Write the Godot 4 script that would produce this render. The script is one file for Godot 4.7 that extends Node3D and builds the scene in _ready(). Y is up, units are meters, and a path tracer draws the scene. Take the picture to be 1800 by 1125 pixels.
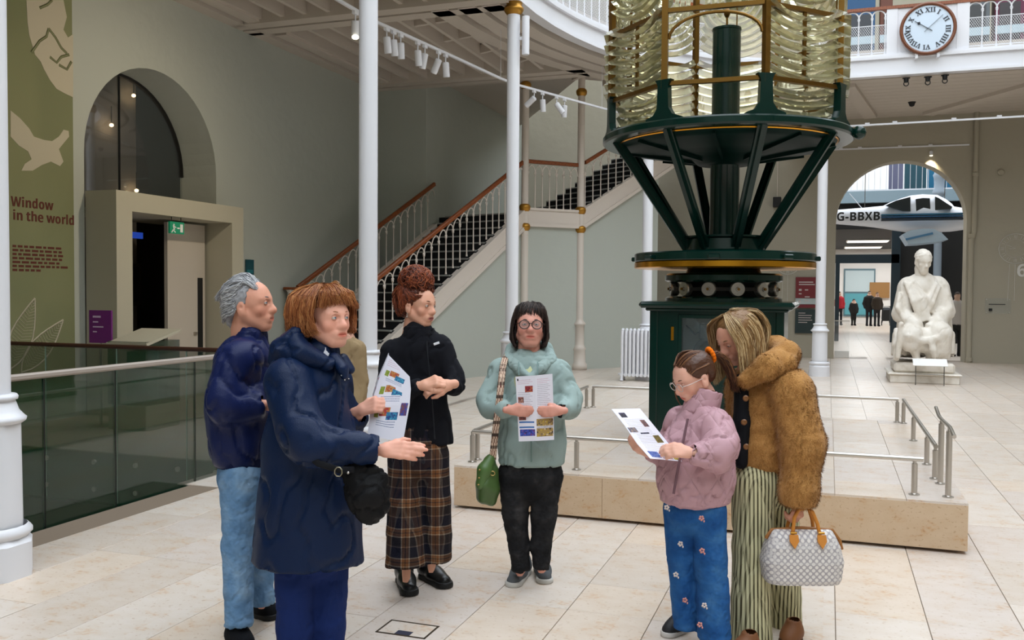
extends Node3D
# ---------- camera model (photo frame 1800 x 1125) ----------
const FOC := 1600.0
const EYE := Vector3(0, 1.7, 0)
var fw: Vector3
var rt: Vector3
var up: Vector3
var M := {}
var taken := {}
var rng := RandomNumberGenerator.new()

func setup_lens() -> void:
	var pitch := 0.03268
	var roll := 0.006884
	var yaw := -0.334794
	fw = Vector3(sin(yaw) * cos(pitch), -sin(pitch), -cos(yaw) * cos(pitch))
	var r0 := Vector3(cos(yaw), 0, sin(yaw))
	var u0 := r0.cross(fw)
	rt = r0 * cos(roll) + u0 * sin(roll)
	up = u0 * cos(roll) - r0 * sin(roll)

func ray(px: float, py: float) -> Vector3:
	return fw + rt * ((px - 900.0) / FOC) - up * ((py - 562.5) / FOC)
func at(px: float, py: float, depth: float) -> Vector3:
	return EYE + ray(px, py) * depth
func ground(px: float, py: float, h := 0.0) -> Vector3:
	var d := ray(px, py)
	return EYE + d * ((h - EYE.y) / d.y)
func at_z(px: float, py: float, z: float) -> Vector3:
	var d := ray(px, py)
	return EYE + d * (z / d.z)
func at_x(px: float, py: float, x: float) -> Vector3:
	var d := ray(px, py)
	return EYE + d * (x / d.x)
func depth_of(p: Vector3) -> float:
	return (p - EYE).dot(fw)

# ---------- mesh builder ----------
class MB:
	var v := PackedVector3Array()
	var n := PackedVector3Array()
	var c := PackedColorArray()
	var t := PackedVector2Array()
	var col := Color.WHITE
	var has_uv := false
	func tri(a: Vector3, b: Vector3, d: Vector3, na: Vector3, nb: Vector3, nd: Vector3) -> void:
		if (b - a).cross(d - a).dot(na + nb + nd) > 0.0:
			v.append(a); v.append(d); v.append(b)
			n.append(na); n.append(nd); n.append(nb)
		else:
			v.append(a); v.append(b); v.append(d)
			n.append(na); n.append(nb); n.append(nd)
		c.append(col); c.append(col); c.append(col)
	func tri_uv(a: Vector3, b: Vector3, d: Vector3, nn: Vector3, ua: Vector2, ub: Vector2, ud: Vector2) -> void:
		has_uv = true
		if (b - a).cross(d - a).dot(nn) > 0.0:
			tri(a, b, d, nn, nn, nn)
			t.append(ua); t.append(ud); t.append(ub)
		else:
			tri(a, b, d, nn, nn, nn)
			t.append(ua); t.append(ub); t.append(ud)
	func quad_uv(a: Vector3, b: Vector3, d: Vector3, e: Vector3, nn: Vector3, r := Rect2(0, 0, 1, 1)) -> void:
		# a top-left, b top-right, d bottom-right, e bottom-left
		var p := r.position
		var q := r.end
		tri_uv(a, b, d, nn, p, Vector2(q.x, p.y), q)
		tri_uv(a, d, e, nn, p, q, Vector2(p.x, q.y))
	func quad(a: Vector3, b: Vector3, d: Vector3, e: Vector3, out: Vector3) -> void:
		var nn := (d - a).cross(e - b).normalized()
		if nn.dot(out) < 0.0:
			nn = -nn
		tri(a, b, d, nn, nn, nn)
		tri(a, d, e, nn, nn, nn)
	func box(lo: Vector3, hi: Vector3) -> void:
		obox((lo + hi) * 0.5, hi - lo, Basis())
	func obox(o: Vector3, s: Vector3, b: Basis) -> void:
		var h := s * 0.5
		for ax in 3:
			var u := (ax + 1) % 3
			var w := (ax + 2) % 3
			for sg in [-1.0, 1.0]:
				var m: Vector3 = b[ax] * h[ax] * sg
				var p := b[u] * h[u]
				var q := b[w] * h[w]
				quad(o + m - p - q, o + m + p - q, o + m + p + q, o + m - p + q, m)
	func bar(a: Vector3, b: Vector3, w: float, h: float, upv := Vector3.UP) -> void:
		var z := (b - a).normalized()
		var x := upv.cross(z)
		if x.length() < 1e-4:
			x = Vector3.RIGHT.cross(z)
		x = x.normalized()
		var y := z.cross(x).normalized()
		obox((a + b) * 0.5, Vector3(w, h, a.distance_to(b)), Basis(x, y, z))
	func chamfer_box(lo: Vector3, hi: Vector3, r: float) -> void:
		cbox((lo + hi) * 0.5, hi - lo, Basis(), r)
	func cbox(o: Vector3, s: Vector3, b: Basis, r: float) -> void:
		var h := s * 0.5
		for ax in 3:
			var u := (ax + 1) % 3
			var w := (ax + 2) % 3
			for sg in [-1.0, 1.0]:
				var m: Vector3 = b[ax] * h[ax] * sg
				var p := b[u] * (h[u] - r)
				var q := b[w] * (h[w] - r)
				quad(o + m - p - q, o + m + p - q, o + m + p + q, o + m - p + q, m)
			for s1 in [-1.0, 1.0]:
				for s2 in [-1.0, 1.0]:
					var e: Vector3 = b[ax] * (h[ax] - r)
					var p1: Vector3 = b[u] * h[u] * s1 + b[w] * (h[w] - r) * s2
					var p2: Vector3 = b[u] * (h[u] - r) * s1 + b[w] * h[w] * s2
					quad(o - e + p1, o + e + p1, o + e + p2, o - e + p2, p1 + p2)
		for sx in [-1.0, 1.0]:
			for sy in [-1.0, 1.0]:
				for sz in [-1.0, 1.0]:
					var A: Vector3 = o + b.x * h.x * sx + b.y * (h.y - r) * sy + b.z * (h.z - r) * sz
					var B: Vector3 = o + b.x * (h.x - r) * sx + b.y * h.y * sy + b.z * (h.z - r) * sz
					var C: Vector3 = o + b.x * (h.x - r) * sx + b.y * (h.y - r) * sy + b.z * h.z * sz
					var nn: Vector3 = (b.x * sx + b.y * sy + b.z * sz).normalized()
					tri(A, B, C, nn, nn, nn)
	func tube(pts: Array, rads: Array, sides := 8, caps := true, flat_k := 1.0, ref := Vector3.ZERO) -> void:
		var np := pts.size()
		var rings: Array = []
		var side := Vector3.ZERO
		for i in np:
			var a: Vector3 = pts[maxi(i - 1, 0)]
			var b: Vector3 = pts[mini(i + 1, np - 1)]
			var d := (b - a).normalized()
			if side == Vector3.ZERO:
				side = ref if ref != Vector3.ZERO else (Vector3.UP if absf(d.y) < 0.9 else Vector3.RIGHT)
			side = (side - d * side.dot(d)).normalized()
			var o := d.cross(side).normalized()
			var r: float = rads[i] if rads.size() > 1 else rads[0]
			var ring: Array = []
			for k in sides:
				var f := TAU * k / sides
				ring.append([pts[i] + side * (cos(f) * r) + o * (sin(f) * r * flat_k), (side * cos(f) * flat_k + o * sin(f)).normalized()])
			rings.append([ring, d])
		for i in np - 1:
			for k in sides:
				var k2 := (k + 1) % sides
				var A: Array = rings[i][0][k]
				var B: Array = rings[i][0][k2]
				var C: Array = rings[i + 1][0][k2]
				var D: Array = rings[i + 1][0][k]
				tri(A[0], B[0], C[0], A[1], B[1], C[1])
				tri(A[0], C[0], D[0], A[1], C[1], D[1])
		if caps:
			for e in [0, np - 1]:
				var d: Vector3 = rings[e][1] * (-1.0 if e == 0 else 1.0)
				for k in range(1, sides - 1):
					tri(rings[e][0][0][0], rings[e][0][k][0], rings[e][0][k + 1][0], d, d, d)
	func rod(a: Vector3, b: Vector3, r: float, sides := 8) -> void:
		tube([a, b], [r, r], sides)
	func lathe(prof: Array, segs: int, xf: Transform3D, smooth := false, a0 := 0.0, a1 := TAU) -> void:
		# prof: Vector2(radius, height) from bottom to top; out is to the right of the path
		for i in prof.size() - 1:
			var p: Vector2 = prof[i]
			var q: Vector2 = prof[i + 1]
			var d := q - p
			if d.length() < 1e-6:
				continue
			var nn := Vector2(d.y, -d.x).normalized()
			var n0 := nn
			var n1 := nn
			if smooth:
				if i > 0:
					var e: Vector2 = p - prof[i - 1]
					n0 = (nn + Vector2(e.y, -e.x).normalized()).normalized()
				if i < prof.size() - 2:
					var e2: Vector2 = prof[i + 2] - q
					n1 = (nn + Vector2(e2.y, -e2.x).normalized()).normalized()
			for k in segs:
				var f := a0 + (a1 - a0) * k / segs
				var g := a0 + (a1 - a0) * (k + 1) / segs
				var cf := Vector3(cos(f), 0, sin(f))
				var cg := Vector3(cos(g), 0, sin(g))
				var A := xf * (cf * p.x + Vector3.UP * p.y)
				var B := xf * (cg * p.x + Vector3.UP * p.y)
				var C := xf * (cg * q.x + Vector3.UP * q.y)
				var D := xf * (cf * q.x + Vector3.UP * q.y)
				var nA := (xf.basis * (cf * n0.x + Vector3.UP * n0.y)).normalized()
				var nB := (xf.basis * (cg * n0.x + Vector3.UP * n0.y)).normalized()
				var nC := (xf.basis * (cg * n1.x + Vector3.UP * n1.y)).normalized()
				var nD := (xf.basis * (cf * n1.x + Vector3.UP * n1.y)).normalized()
				if p.x > 1e-5:
					tri(A, B, C, nA, nB, nC)
				if q.x > 1e-5:
					tri(A, C, D, nA, nC, nD)
	func ball(o: Vector3, r: Vector3, seg := 12, b := Basis()) -> void:
		var prof: Array = []
		for i in seg / 2 + 1:
			var f := -PI / 2 + PI * i / (seg / 2)
			prof.append(Vector2(maxf(cos(f), 0.0), sin(f)))
		lathe(prof, seg, Transform3D(Basis(b.x * r.x, b.y * r.y, b.z * r.z), o), true)
	func extrude(poly: PackedVector2Array, z0: float, z1: float, xf: Transform3D, ends := true) -> void:
		# polygon in the xy plane of xf, pushed along its z
		var p := poly
		if Geometry2D.is_polygon_clockwise(p):
			p = p.duplicate()
			p.reverse()
		var m := p.size()
		for i in m:
			var a := p[i]
			var b := p[(i + 1) % m]
			var e := b - a
			var nn := xf.basis * Vector3(e.y, -e.x, 0)
			quad(xf * Vector3(a.x, a.y, z0), xf * Vector3(b.x, b.y, z0), xf * Vector3(b.x, b.y, z1), xf * Vector3(a.x, a.y, z1), nn)
		if ends:
			var ids := Geometry2D.triangulate_polygon(p)
			var nz := (xf.basis * Vector3(0, 0, 1)).normalized() * signf(z1 - z0)
			for i in range(0, ids.size(), 3):
				var a := p[ids[i]]
				var b := p[ids[i + 1]]
				var d := p[ids[i + 2]]
				tri(xf * Vector3(a.x, a.y, z1), xf * Vector3(b.x, b.y, z1), xf * Vector3(d.x, d.y, z1), nz, nz, nz)
				tri(xf * Vector3(a.x, a.y, z0), xf * Vector3(b.x, b.y, z0), xf * Vector3(d.x, d.y, z0), -nz, -nz, -nz)
	func text(s: String, size: float, depth: float, xf: Transform3D, serif := false, bold := false) -> void:
		var tm := TextMesh.new()
		var f := SystemFont.new()
		f.font_names = PackedStringArray(["Droid Serif" if serif else "Droid Sans"])
		if bold:
			f.font_weight = 700
		tm.font = f
		tm.font_size = 64
		tm.pixel_size = size / 64.0
		tm.depth = depth
		tm.text = s
		tm.curve_step = 4.0
		tm.horizontal_alignment = HORIZONTAL_ALIGNMENT_LEFT
		tm.vertical_alignment = VERTICAL_ALIGNMENT_BOTTOM
		var ar := tm.get_mesh_arrays()
		if ar.is_empty():
			return
		var vs: PackedVector3Array = ar[Mesh.ARRAY_VERTEX]
		var ns: PackedVector3Array = ar[Mesh.ARRAY_NORMAL]
		var ids: PackedInt32Array = ar[Mesh.ARRAY_INDEX]
		for i in range(0, ids.size(), 3):
			var q: Array = []
			for k in 3:
				q.append(xf * vs[ids[i + k]])
				q.append((xf.basis * ns[ids[i + k]]).normalized())
			tri(q[0], q[2], q[4], q[1], q[3], q[5])
	func mesh() -> ArrayMesh:
		var m := ArrayMesh.new()
		if v.is_empty():
			return m
		var a := []
		a.resize(Mesh.ARRAY_MAX)
		a[Mesh.ARRAY_VERTEX] = v
		a[Mesh.ARRAY_NORMAL] = n
		a[Mesh.ARRAY_COLOR] = c
		if has_uv and t.size() == v.size():
			a[Mesh.ARRAY_TEX_UV] = t
		m.add_surface_from_arrays(Mesh.PRIMITIVE_TRIANGLES, a)
		return m

# ---------- scene helpers ----------
func numbered(called: String) -> String:
	if not taken.has(called):
		taken[called] = 0
		return called
	taken[called] += 1
	return "%s_%03d" % [called, taken[called]]

func put(called: String, mesh: Mesh, m: Material, parent: Node = self) -> MeshInstance3D:
	var o := MeshInstance3D.new()
	o.name = numbered(called) if parent == self else called
	o.mesh = mesh
	o.material_override = m
	parent.add_child(o, true)
	return o

func tag(o: Node, label: String, category := "", group := "", kind := "") -> Node:
	if label: o.set_meta("label", label)
	if category: o.set_meta("category", category)
	if group: o.set_meta("group", group)
	if kind: o.set_meta("kind", kind)
	return o

func thing(called: String, label: String, category: String, where := Vector3.ZERO, basis_ := Basis(), group := "") -> Node3D:
	var o := Node3D.new()
	o.name = numbered(called)
	add_child(o)
	o.transform = Transform3D(basis_, where)
	tag(o, label, category, group)
	return o

func struct(called: String, mesh: Mesh, m: Material, label := "") -> MeshInstance3D:
	var o := put(called, mesh, m)
	o.set_meta("kind", "structure")
	if label: o.set_meta("label", label)
	return o

func struct_node(called: String, label := "") -> Node3D:
	var o := Node3D.new()
	o.name = numbered(called)
	add_child(o)
	o.set_meta("kind", "structure")
	if label: o.set_meta("label", label)
	return o

# ---------- materials ----------
func mat(color: Color, rough := 0.6, metal := 0.0, spec := 0.5) -> StandardMaterial3D:
	var m := StandardMaterial3D.new()
	m.albedo_color = color
	m.roughness = rough
	m.metallic = metal
	m.metallic_specular = spec
	return m

func rgb8(r: float, g: float, b: float) -> Color:
	return Color(r / 255.0, g / 255.0, b / 255.0)

func noise_tex(freq: float, ramp: Array, size := 256, oct := 4, seed_ := 1, kind := FastNoiseLite.TYPE_SIMPLEX_SMOOTH) -> NoiseTexture2D:
	var f := FastNoiseLite.new()
	f.noise_type = kind
	f.frequency = freq
	f.fractal_octaves = oct
	f.seed = seed_
	var t := NoiseTexture2D.new()
	t.width = size
	t.height = size
	t.seamless = true
	t.noise = f
	var g := Gradient.new()
	var offs := PackedFloat32Array()
	var cols := PackedColorArray()
	for e in ramp:
		offs.append(e[0])
		cols.append(e[1])
	g.offsets = offs
	g.colors = cols
	t.color_ramp = g
	return t

func bump_tex(freq: float, strength: float, size := 256, oct := 3, seed_ := 3, kind := FastNoiseLite.TYPE_SIMPLEX_SMOOTH) -> NoiseTexture2D:
	var f := FastNoiseLite.new()
	f.noise_type = kind
	f.frequency = freq
	f.fractal_octaves = oct
	f.seed = seed_
	var t := NoiseTexture2D.new()
	t.width = size
	t.height = size
	t.seamless = true
	t.as_normal_map = true
	t.bump_strength = strength
	t.noise = f
	return t

func with_tex(m: StandardMaterial3D, tex: Texture2D, scale: Vector3, world := false) -> StandardMaterial3D:
	m.albedo_texture = tex
	m.uv1_triplanar = true
	m.uv1_world_triplanar = world
	m.uv1_scale = scale
	return m

func with_bump(m: StandardMaterial3D, tex: Texture2D, amount: float, scale: Vector3, world := false) -> StandardMaterial3D:
	m.normal_enabled = true
	m.normal_texture = tex
	m.normal_scale = amount
	m.uv1_triplanar = true
	m.uv1_world_triplanar = world
	m.uv1_scale = scale
	return m

# ---------- smooth solids: tapered limbs joined by a smooth minimum, meshed as surface nets ----------
class Blob:
	var prim: Array = []      # [a, b, ra, rb, kx, kz, caps]
	var cuts: Array = []      # [a, b, ra, rb, kx, kz, soft] carved out afterwards
	var paints: Array = []    # [centre, radius (Vector3), colour, soft]
	var clips: Array = []     # Plane: what lies over it is removed
	var base := Color.WHITE
	var k := 0.02
	var fold_amp := 0.0
	var fold_freq := 8.0
	var fold_scale := Vector3(1, 1, 1)
	var fold_seed := 1
	func add(a: Vector3, b: Vector3, ra: float, rb: float, kz := 1.0, caps := 0, kx := 1.0) -> void:
		prim.append([a, b, ra, rb, kx, kz, caps])
	func ball(o: Vector3, r: Vector3) -> void:
		# ellipsoid: radius r.y with the other two scaled
		prim.append([o, o + Vector3(0, 1e-4, 0), r.y, r.y, r.x / r.y, r.z / r.y, 0])
	func chain(pts: Array, rads: Array, kz := 1.0, caps := 0, kx := 1.0) -> void:
		for i in pts.size() - 1:
			var cp := 0
			if i == 0: cp |= caps & 1
			if i == pts.size() - 2: cp |= caps & 2
			add(pts[i], pts[i + 1], rads[i], rads[i + 1], kz, cp, kx)
	func cut(a: Vector3, b: Vector3, ra: float, rb: float, kx := 1.0, kz := 1.0) -> void:
		cuts.append([a, b, ra, rb, kx, kz])
	func paint(o: Vector3, r: Vector3, col: Color, soft := 0.4) -> void:
		paints.append([o, r, col, soft])
	static func dist(p: Vector3, q: Array) -> float:
		var a: Vector3 = q[0]
		var ab: Vector3 = q[1] - a
		var l2 := ab.length_squared()
		var t0 := (p - a).dot(ab) / l2
		var t := clampf(t0, 0.0, 1.0)
		var w := p - a - ab * t
		w.x /= q[4]
		w.z /= q[5]
		var r: float = q[2] + (q[3] - q[2]) * t
		var d := w.length() - r
		var caps: int = q[6] if q.size() > 6 else 0
		if caps:
			# flat ends: measure across the axis only and stop at the end plane
			var l := sqrt(l2)
			var over := 0.0
			if caps & 1 and t0 < 0.0:
				over = -t0 * l
			elif caps & 2 and t0 > 1.0:
				over = (t0 - 1.0) * l
			if over > 0.0:
				var e := p - a - ab * t0
				e.x /= q[4]
				e.z /= q[5]
				d = maxf(e.length() - r, over)
		return d
	func build(cell: float, into: MB = null, xf := Transform3D()) -> ArrayMesh:
		var lo := Vector3(1e9, 1e9, 1e9)
		var hi := -lo
		var kk := k
		for q in prim:
			for e in 2:
				var r: float = q[2 + e]
				var rv := Vector3(r * maxf(q[4], 1.0), r, r * maxf(q[5], 1.0))
				rv = Vector3(r * q[4], r, r * q[5]).max(Vector3(r, r, r) * 0.3)
				if q[4] > 1.0 or q[5] > 1.0 or true:
					rv = Vector3(r * maxf(q[4], 0.35), r, r * maxf(q[5], 0.35))
				lo = lo.min(q[e] - rv)
				hi = hi.max(q[e] + rv)
		lo -= Vector3.ONE * (cell * 2 + kk)
		hi += Vector3.ONE * (cell * 2 + kk)
		var nx := int((hi.x - lo.x) / cell) + 2
		var ny := int((hi.y - lo.y) / cell) + 2
		var nz := int((hi.z - lo.z) / cell) + 2
		var nxy := nx * ny
		var F := PackedFloat32Array()
		F.resize(nx * ny * nz)
		var reach := kk * 2.5 + cell
		var thin := 1.0
		for q in prim:
			thin = minf(thin, minf(q[4], q[5]))
		for q in cuts:
			thin = minf(thin, minf(q[4], q[5]))
		var near_ := cell * 1.8 / thin
		for q in prim:
			var a: Vector3 = q[0]
			var b: Vector3 = q[1]
			var ra: float = q[2]
			var rb: float = q[3]
			var kx: float = q[4]
			var kz: float = q[5]
			var caps: int = q[6]
			var ab := b - a
			var l2 := ab.length_squared()
			var l := sqrt(l2)
			var rm := maxf(ra, rb) + reach
			var ext := Vector3(rm * maxf(kx, 1.0), rm, rm * maxf(kz, 1.0))
			var p0 := (a.min(b) - ext - lo) / cell
			var p1 := (a.max(b) + ext - lo) / cell
			var x0 := maxi(int(p0.x), 0)
			var x1 := mini(int(p1.x) + 1, nx - 1)
			var y0 := maxi(int(p0.y), 0)
			var y1 := mini(int(p1.y) + 1, ny - 1)
			var z0 := maxi(int(p0.z), 0)
			var z1 := mini(int(p1.z) + 1, nz - 1)
			var ikx := 1.0 / kx
			var ikz := 1.0 / kz
			var ik := -1.0 / kk
			var dr := rb - ra
			var izz := ikz
			var lyz := maxf(ab.y * ab.y + ab.z * ab.z * ikz * ikz, 1e-9)
			for z in range(z0, z1 + 1):
				var pz := lo.z + z * cell - a.z
				for y in range(y0, y1 + 1):
					var py := lo.y + y * cell - a.y
					var row := y * nx + z * nxy
					var part := py * ab.y + pz * ab.z
					# how near this row can come to the limb, seen along x
					var tr := clampf((py * ab.y + pz * izz * ab.z * izz) / lyz, 0.0, 1.0)
					var ry := py - ab.y * tr
					var rz := (pz - ab.z * tr) * ikz
					var left := rm * rm - ry * ry - rz * rz
					if left < 0.0:
						continue
					var span := sqrt(left) * kx
					var xa := maxi(x0, int((minf(a.x, b.x) - span - lo.x) / cell))
					var xb := mini(x1, int((maxf(a.x, b.x) + span - lo.x) / cell) + 1)
					for x in range(xa, xb + 1):
						var px := lo.x + x * cell - a.x
						var t0 := (px * ab.x + part) / l2
						var t := clampf(t0, 0.0, 1.0)
						var wx := (px - ab.x * t) * ikx
						var wy := py - ab.y * t
						var wz := (pz - ab.z * t) * ikz
						var d := sqrt(wx * wx + wy * wy + wz * wz) - ra - dr * t
						if caps != 0:
							var over := 0.0
							if caps & 1 and t0 < 0.0:
								over = -t0 * l
							elif caps & 2 and t0 > 1.0:
								over = (t0 - 1.0) * l
							if over > 0.0:
								var ex := (px - ab.x * t0) * ikx
								var ey := py - ab.y * t0
								var ez := (pz - ab.z * t0) * ikz
								d = maxf(sqrt(ex * ex + ey * ey + ez * ez) - ra - dr * t, over)
						if d < reach:
							F[row + x] += exp(maxf(d, -0.25 if kk > 0.004 else -0.06) * ik)
		# to distance, carve, clip
		var big := reach
		for i in F.size():
			var f := F[i]
			if f == 0.0:
				F[i] = big
			else:
				F[i] = minf(-kk * log(f), big)
		for q in cuts:
			var rm: float = maxf(q[2], q[3]) + cell * 2
			var ext := Vector3(rm * maxf(q[4], 1.0), rm, rm * maxf(q[5], 1.0))
			var p0: Vector3 = (q[0].min(q[1]) - ext - lo) / cell
			var p1: Vector3 = (q[0].max(q[1]) + ext - lo) / cell
			for z in range(maxi(int(p0.z), 0), mini(int(p1.z) + 1, nz - 1) + 1):
				for y in range(maxi(int(p0.y), 0), mini(int(p1.y) + 1, ny - 1) + 1):
					for x in range(maxi(int(p0.x), 0), mini(int(p1.x) + 1, nx - 1) + 1):
						var d := -dist(lo + Vector3(x, y, z) * cell, q)
						var i := x + y * nx + z * nxy
						if d > F[i]:
							F[i] = d
		for pl in clips:
			var nn: Vector3 = pl[0]
			var cc: float = pl[1]
			for z in nz:
				for y in ny:
					var s := nn.y * (lo.y + y * cell) + nn.z * (lo.z + z * cell) - cc + nn.x * lo.x
					var row := y * nx + z * nxy
					for x in nx:
						var d := s + nn.x * x * cell
						if d > F[row + x]:
							F[row + x] = d
		# surface nets
		var ids := PackedInt32Array()
		ids.resize(nx * ny * nz)
		ids.fill(-1)
		var V := PackedVector3Array()
		var off := PackedInt32Array([0, 1, nx, nx + 1, nxy, nxy + 1, nxy + nx, nxy + nx + 1])
		var ea := PackedInt32Array([0, 2, 4, 6, 0, 1, 4, 5, 0, 1, 2, 3])
		var eb := PackedInt32Array([1, 3, 5, 7, 2, 3, 6, 7, 4, 5, 6, 7])
		for z in nz - 1:
			for y in ny - 1:
				var row := y * nx + z * nxy
				for x in nx - 1:
					var i := row + x
					var f0 := F[i]
					if f0 > near_ or f0 < -near_ or (f0 >= big and F[i + off[7]] >= big):
						continue
					var neg := f0 < 0.0
					var same := true
					for c in range(1, 8):
						if (F[i + off[c]] < 0.0) != neg:
							same = false
							break
					if same:
						continue
					var sx := 0.0
					var sy := 0.0
					var sz := 0.0
					var m := 0
					for e in 12:
						var ca := ea[e]
						var cb := eb[e]
						var fa := F[i + off[ca]]
						var fb := F[i + off[cb]]
						if (fa < 0.0) != (fb < 0.0):
							var t := fa / (fa - fb)
							sx += float(ca & 1) + (float(cb & 1) - float(ca & 1)) * t
							sy += float((ca >> 1) & 1) + (float((cb >> 1) & 1) - float((ca >> 1) & 1)) * t
							sz += float(ca >> 2) + (float(cb >> 2) - float(ca >> 2)) * t
							m += 1
					ids[i] = V.size()
					V.append(lo + Vector3(x + sx / m, y + sy / m, z + sz / m) * cell)
		var T := PackedInt32Array()
		var steps := [[1, nx, nxy], [nx, nxy, 1], [nxy, 1, nx]]
		for z in range(1, nz - 1):
			for y in range(1, ny - 1):
				var row := y * nx + z * nxy
				for x in range(1, nx - 1):
					var i := row + x
					var fi := F[i]
					if fi > near_ or fi < -near_:
						continue
					var f0 := fi < 0.0
					for s in 3:
						var st: Array = steps[s]
						var j: int = i + st[0]
						if (F[j] < 0.0) == f0:
							continue
						var A := ids[i]
						var B := ids[i - st[1]]
						var C := ids[i - st[1] - st[2]]
						var D := ids[i - st[2]]
						if A < 0 or B < 0 or C < 0 or D < 0:
							continue
						if f0:
							T.append_array([A, C, B, A, D, C])
						else:
							T.append_array([A, B, C, A, C, D])
		# one smoothing pass on normals, folds, normals again
		var N := normals(V, T)
		if fold_amp > 0.0:
			var fn := FastNoiseLite.new()
			fn.seed = fold_seed
			fn.frequency = 1.0
			fn.fractal_octaves = 2
			fn.fractal_gain = 0.35
			for i in V.size():
				var p := V[i] * fold_scale * fold_freq
				var w := fn.get_noise_3dv(p)
				V[i] += N[i] * ((w * 0.45 - exp(-w * w * 150.0) * 0.7 + 0.1) * fold_amp)
			N = normals(V, T)
		var C := PackedColorArray()
		C.resize(V.size())
		C.fill(base)
		for pt in paints:
			var o: Vector3 = pt[0]
			var r: Vector3 = pt[1]
			var soft: float = pt[3]
			for i in V.size():
				var d := ((V[i] - o) / r).length()
				if d < 1.0 + soft:
					C[i] = C[i].lerp(pt[2], clampf((1.0 + soft - d) / soft, 0, 1) if soft > 0.01 else 1.0)
		if into:
			for i in range(0, T.size(), 3):
				for e in 3:
					var id := T[i + e]
					into.v.append(xf * V[id])
					into.n.append((xf.basis * N[id]).normalized())
					into.c.append(C[id])
			return null
		var out := ArrayMesh.new()
		if V.is_empty():
			return out
		var ar := []
		ar.resize(Mesh.ARRAY_MAX)
		ar[Mesh.ARRAY_VERTEX] = V
		ar[Mesh.ARRAY_NORMAL] = N
		ar[Mesh.ARRAY_COLOR] = C
		ar[Mesh.ARRAY_INDEX] = T
		out.add_surface_from_arrays(Mesh.PRIMITIVE_TRIANGLES, ar)
		return out
	func normals(V: PackedVector3Array, T: PackedInt32Array) -> PackedVector3Array:
		var N := PackedVector3Array()
		N.resize(V.size())
		for i in range(0, T.size(), 3):
			var a := T[i]
			var b := T[i + 1]
			var d := T[i + 2]
			var f := (V[d] - V[a]).cross(V[b] - V[a])
			N[a] += f
			N[b] += f
			N[d] += f
		for i in N.size():
			N[i] = N[i].normalized()
		return N

# ---------- light, camera, sky ----------
func make_view() -> void:
	setup_lens()
	var cam := Camera3D.new()
	cam.name = "camera"
	cam.fov = rad_to_deg(2.0 * atan(562.5 / FOC))
	cam.near = 0.05
	cam.far = 300.0
	add_child(cam)
	cam.transform = Transform3D(Basis(rt, up, -fw), EYE)
	cam.current = true
	var env := Environment.new()
	env.background_mode = Environment.BG_SKY
	var sky := Sky.new()
	var sm := ProceduralSkyMaterial.new()
	sm.sky_top_color = Color(0.93, 0.965, 1.0)
	sm.sky_horizon_color = Color(0.97, 0.985, 1.0)
	sm.ground_bottom_color = Color(0.35, 0.34, 0.33)
	sm.ground_horizon_color = Color(0.6, 0.6, 0.6)
	sm.sun_angle_max = 0.1
	sky.sky_material = sm
	env.sky = sky
	env.background_energy_multiplier = 4.6
	env.tonemap_mode = Environment.TONE_MAPPER_LINEAR
	env.tonemap_exposure = 0.88
	env.sdfgi_enabled = true
	env.ssao_enabled = true
	env.ssil_enabled = true
	var we := WorldEnvironment.new()
	we.name = "daylight"
	we.environment = env
	add_child(we)

# ---------- materials of the building ----------
func stone_image(seed_: int) -> ImageTexture:
	var s := 512
	var im := Image.create(s, s, false, Image.FORMAT_RGB8)
	var a := FastNoiseLite.new()
	a.seed = seed_
	a.frequency = 0.012
	a.fractal_octaves = 4
	a.domain_warp_enabled = true
	a.domain_warp_amplitude = 30.0
	var b := FastNoiseLite.new()
	b.seed = seed_ + 7
	b.frequency = 0.07
	b.fractal_octaves = 3
	var base := Color(0.84, 0.785, 0.73)
	var rust := Color(0.80, 0.63, 0.47)
	var pale := Color(0.86, 0.815, 0.77)
	for y in s:
		# blend the borders so that the pattern repeats without an edge
		for x in s:
			var n1 := a.get_noise_2d(x, y * 1.7)
			var n2 := b.get_noise_2d(x, y * 1.5)
			var c := base.lerp(pale, clampf(0.5 - n1 * 1.2, 0, 1))
			var st := clampf((n1 - 0.22) * 3.4, 0, 1) * clampf(0.4 + n2 * 1.5, 0, 1)
			c = c.lerp(rust, st * 0.5)
			if n2 > 0.42:
				c = c.lerp(Color(0.66, 0.54, 0.43), clampf((n2 - 0.42) * 2.4, 0, 0.4))
			im.set_pixel(x, y, c)
	return ImageTexture.create_from_image(im)

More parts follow.
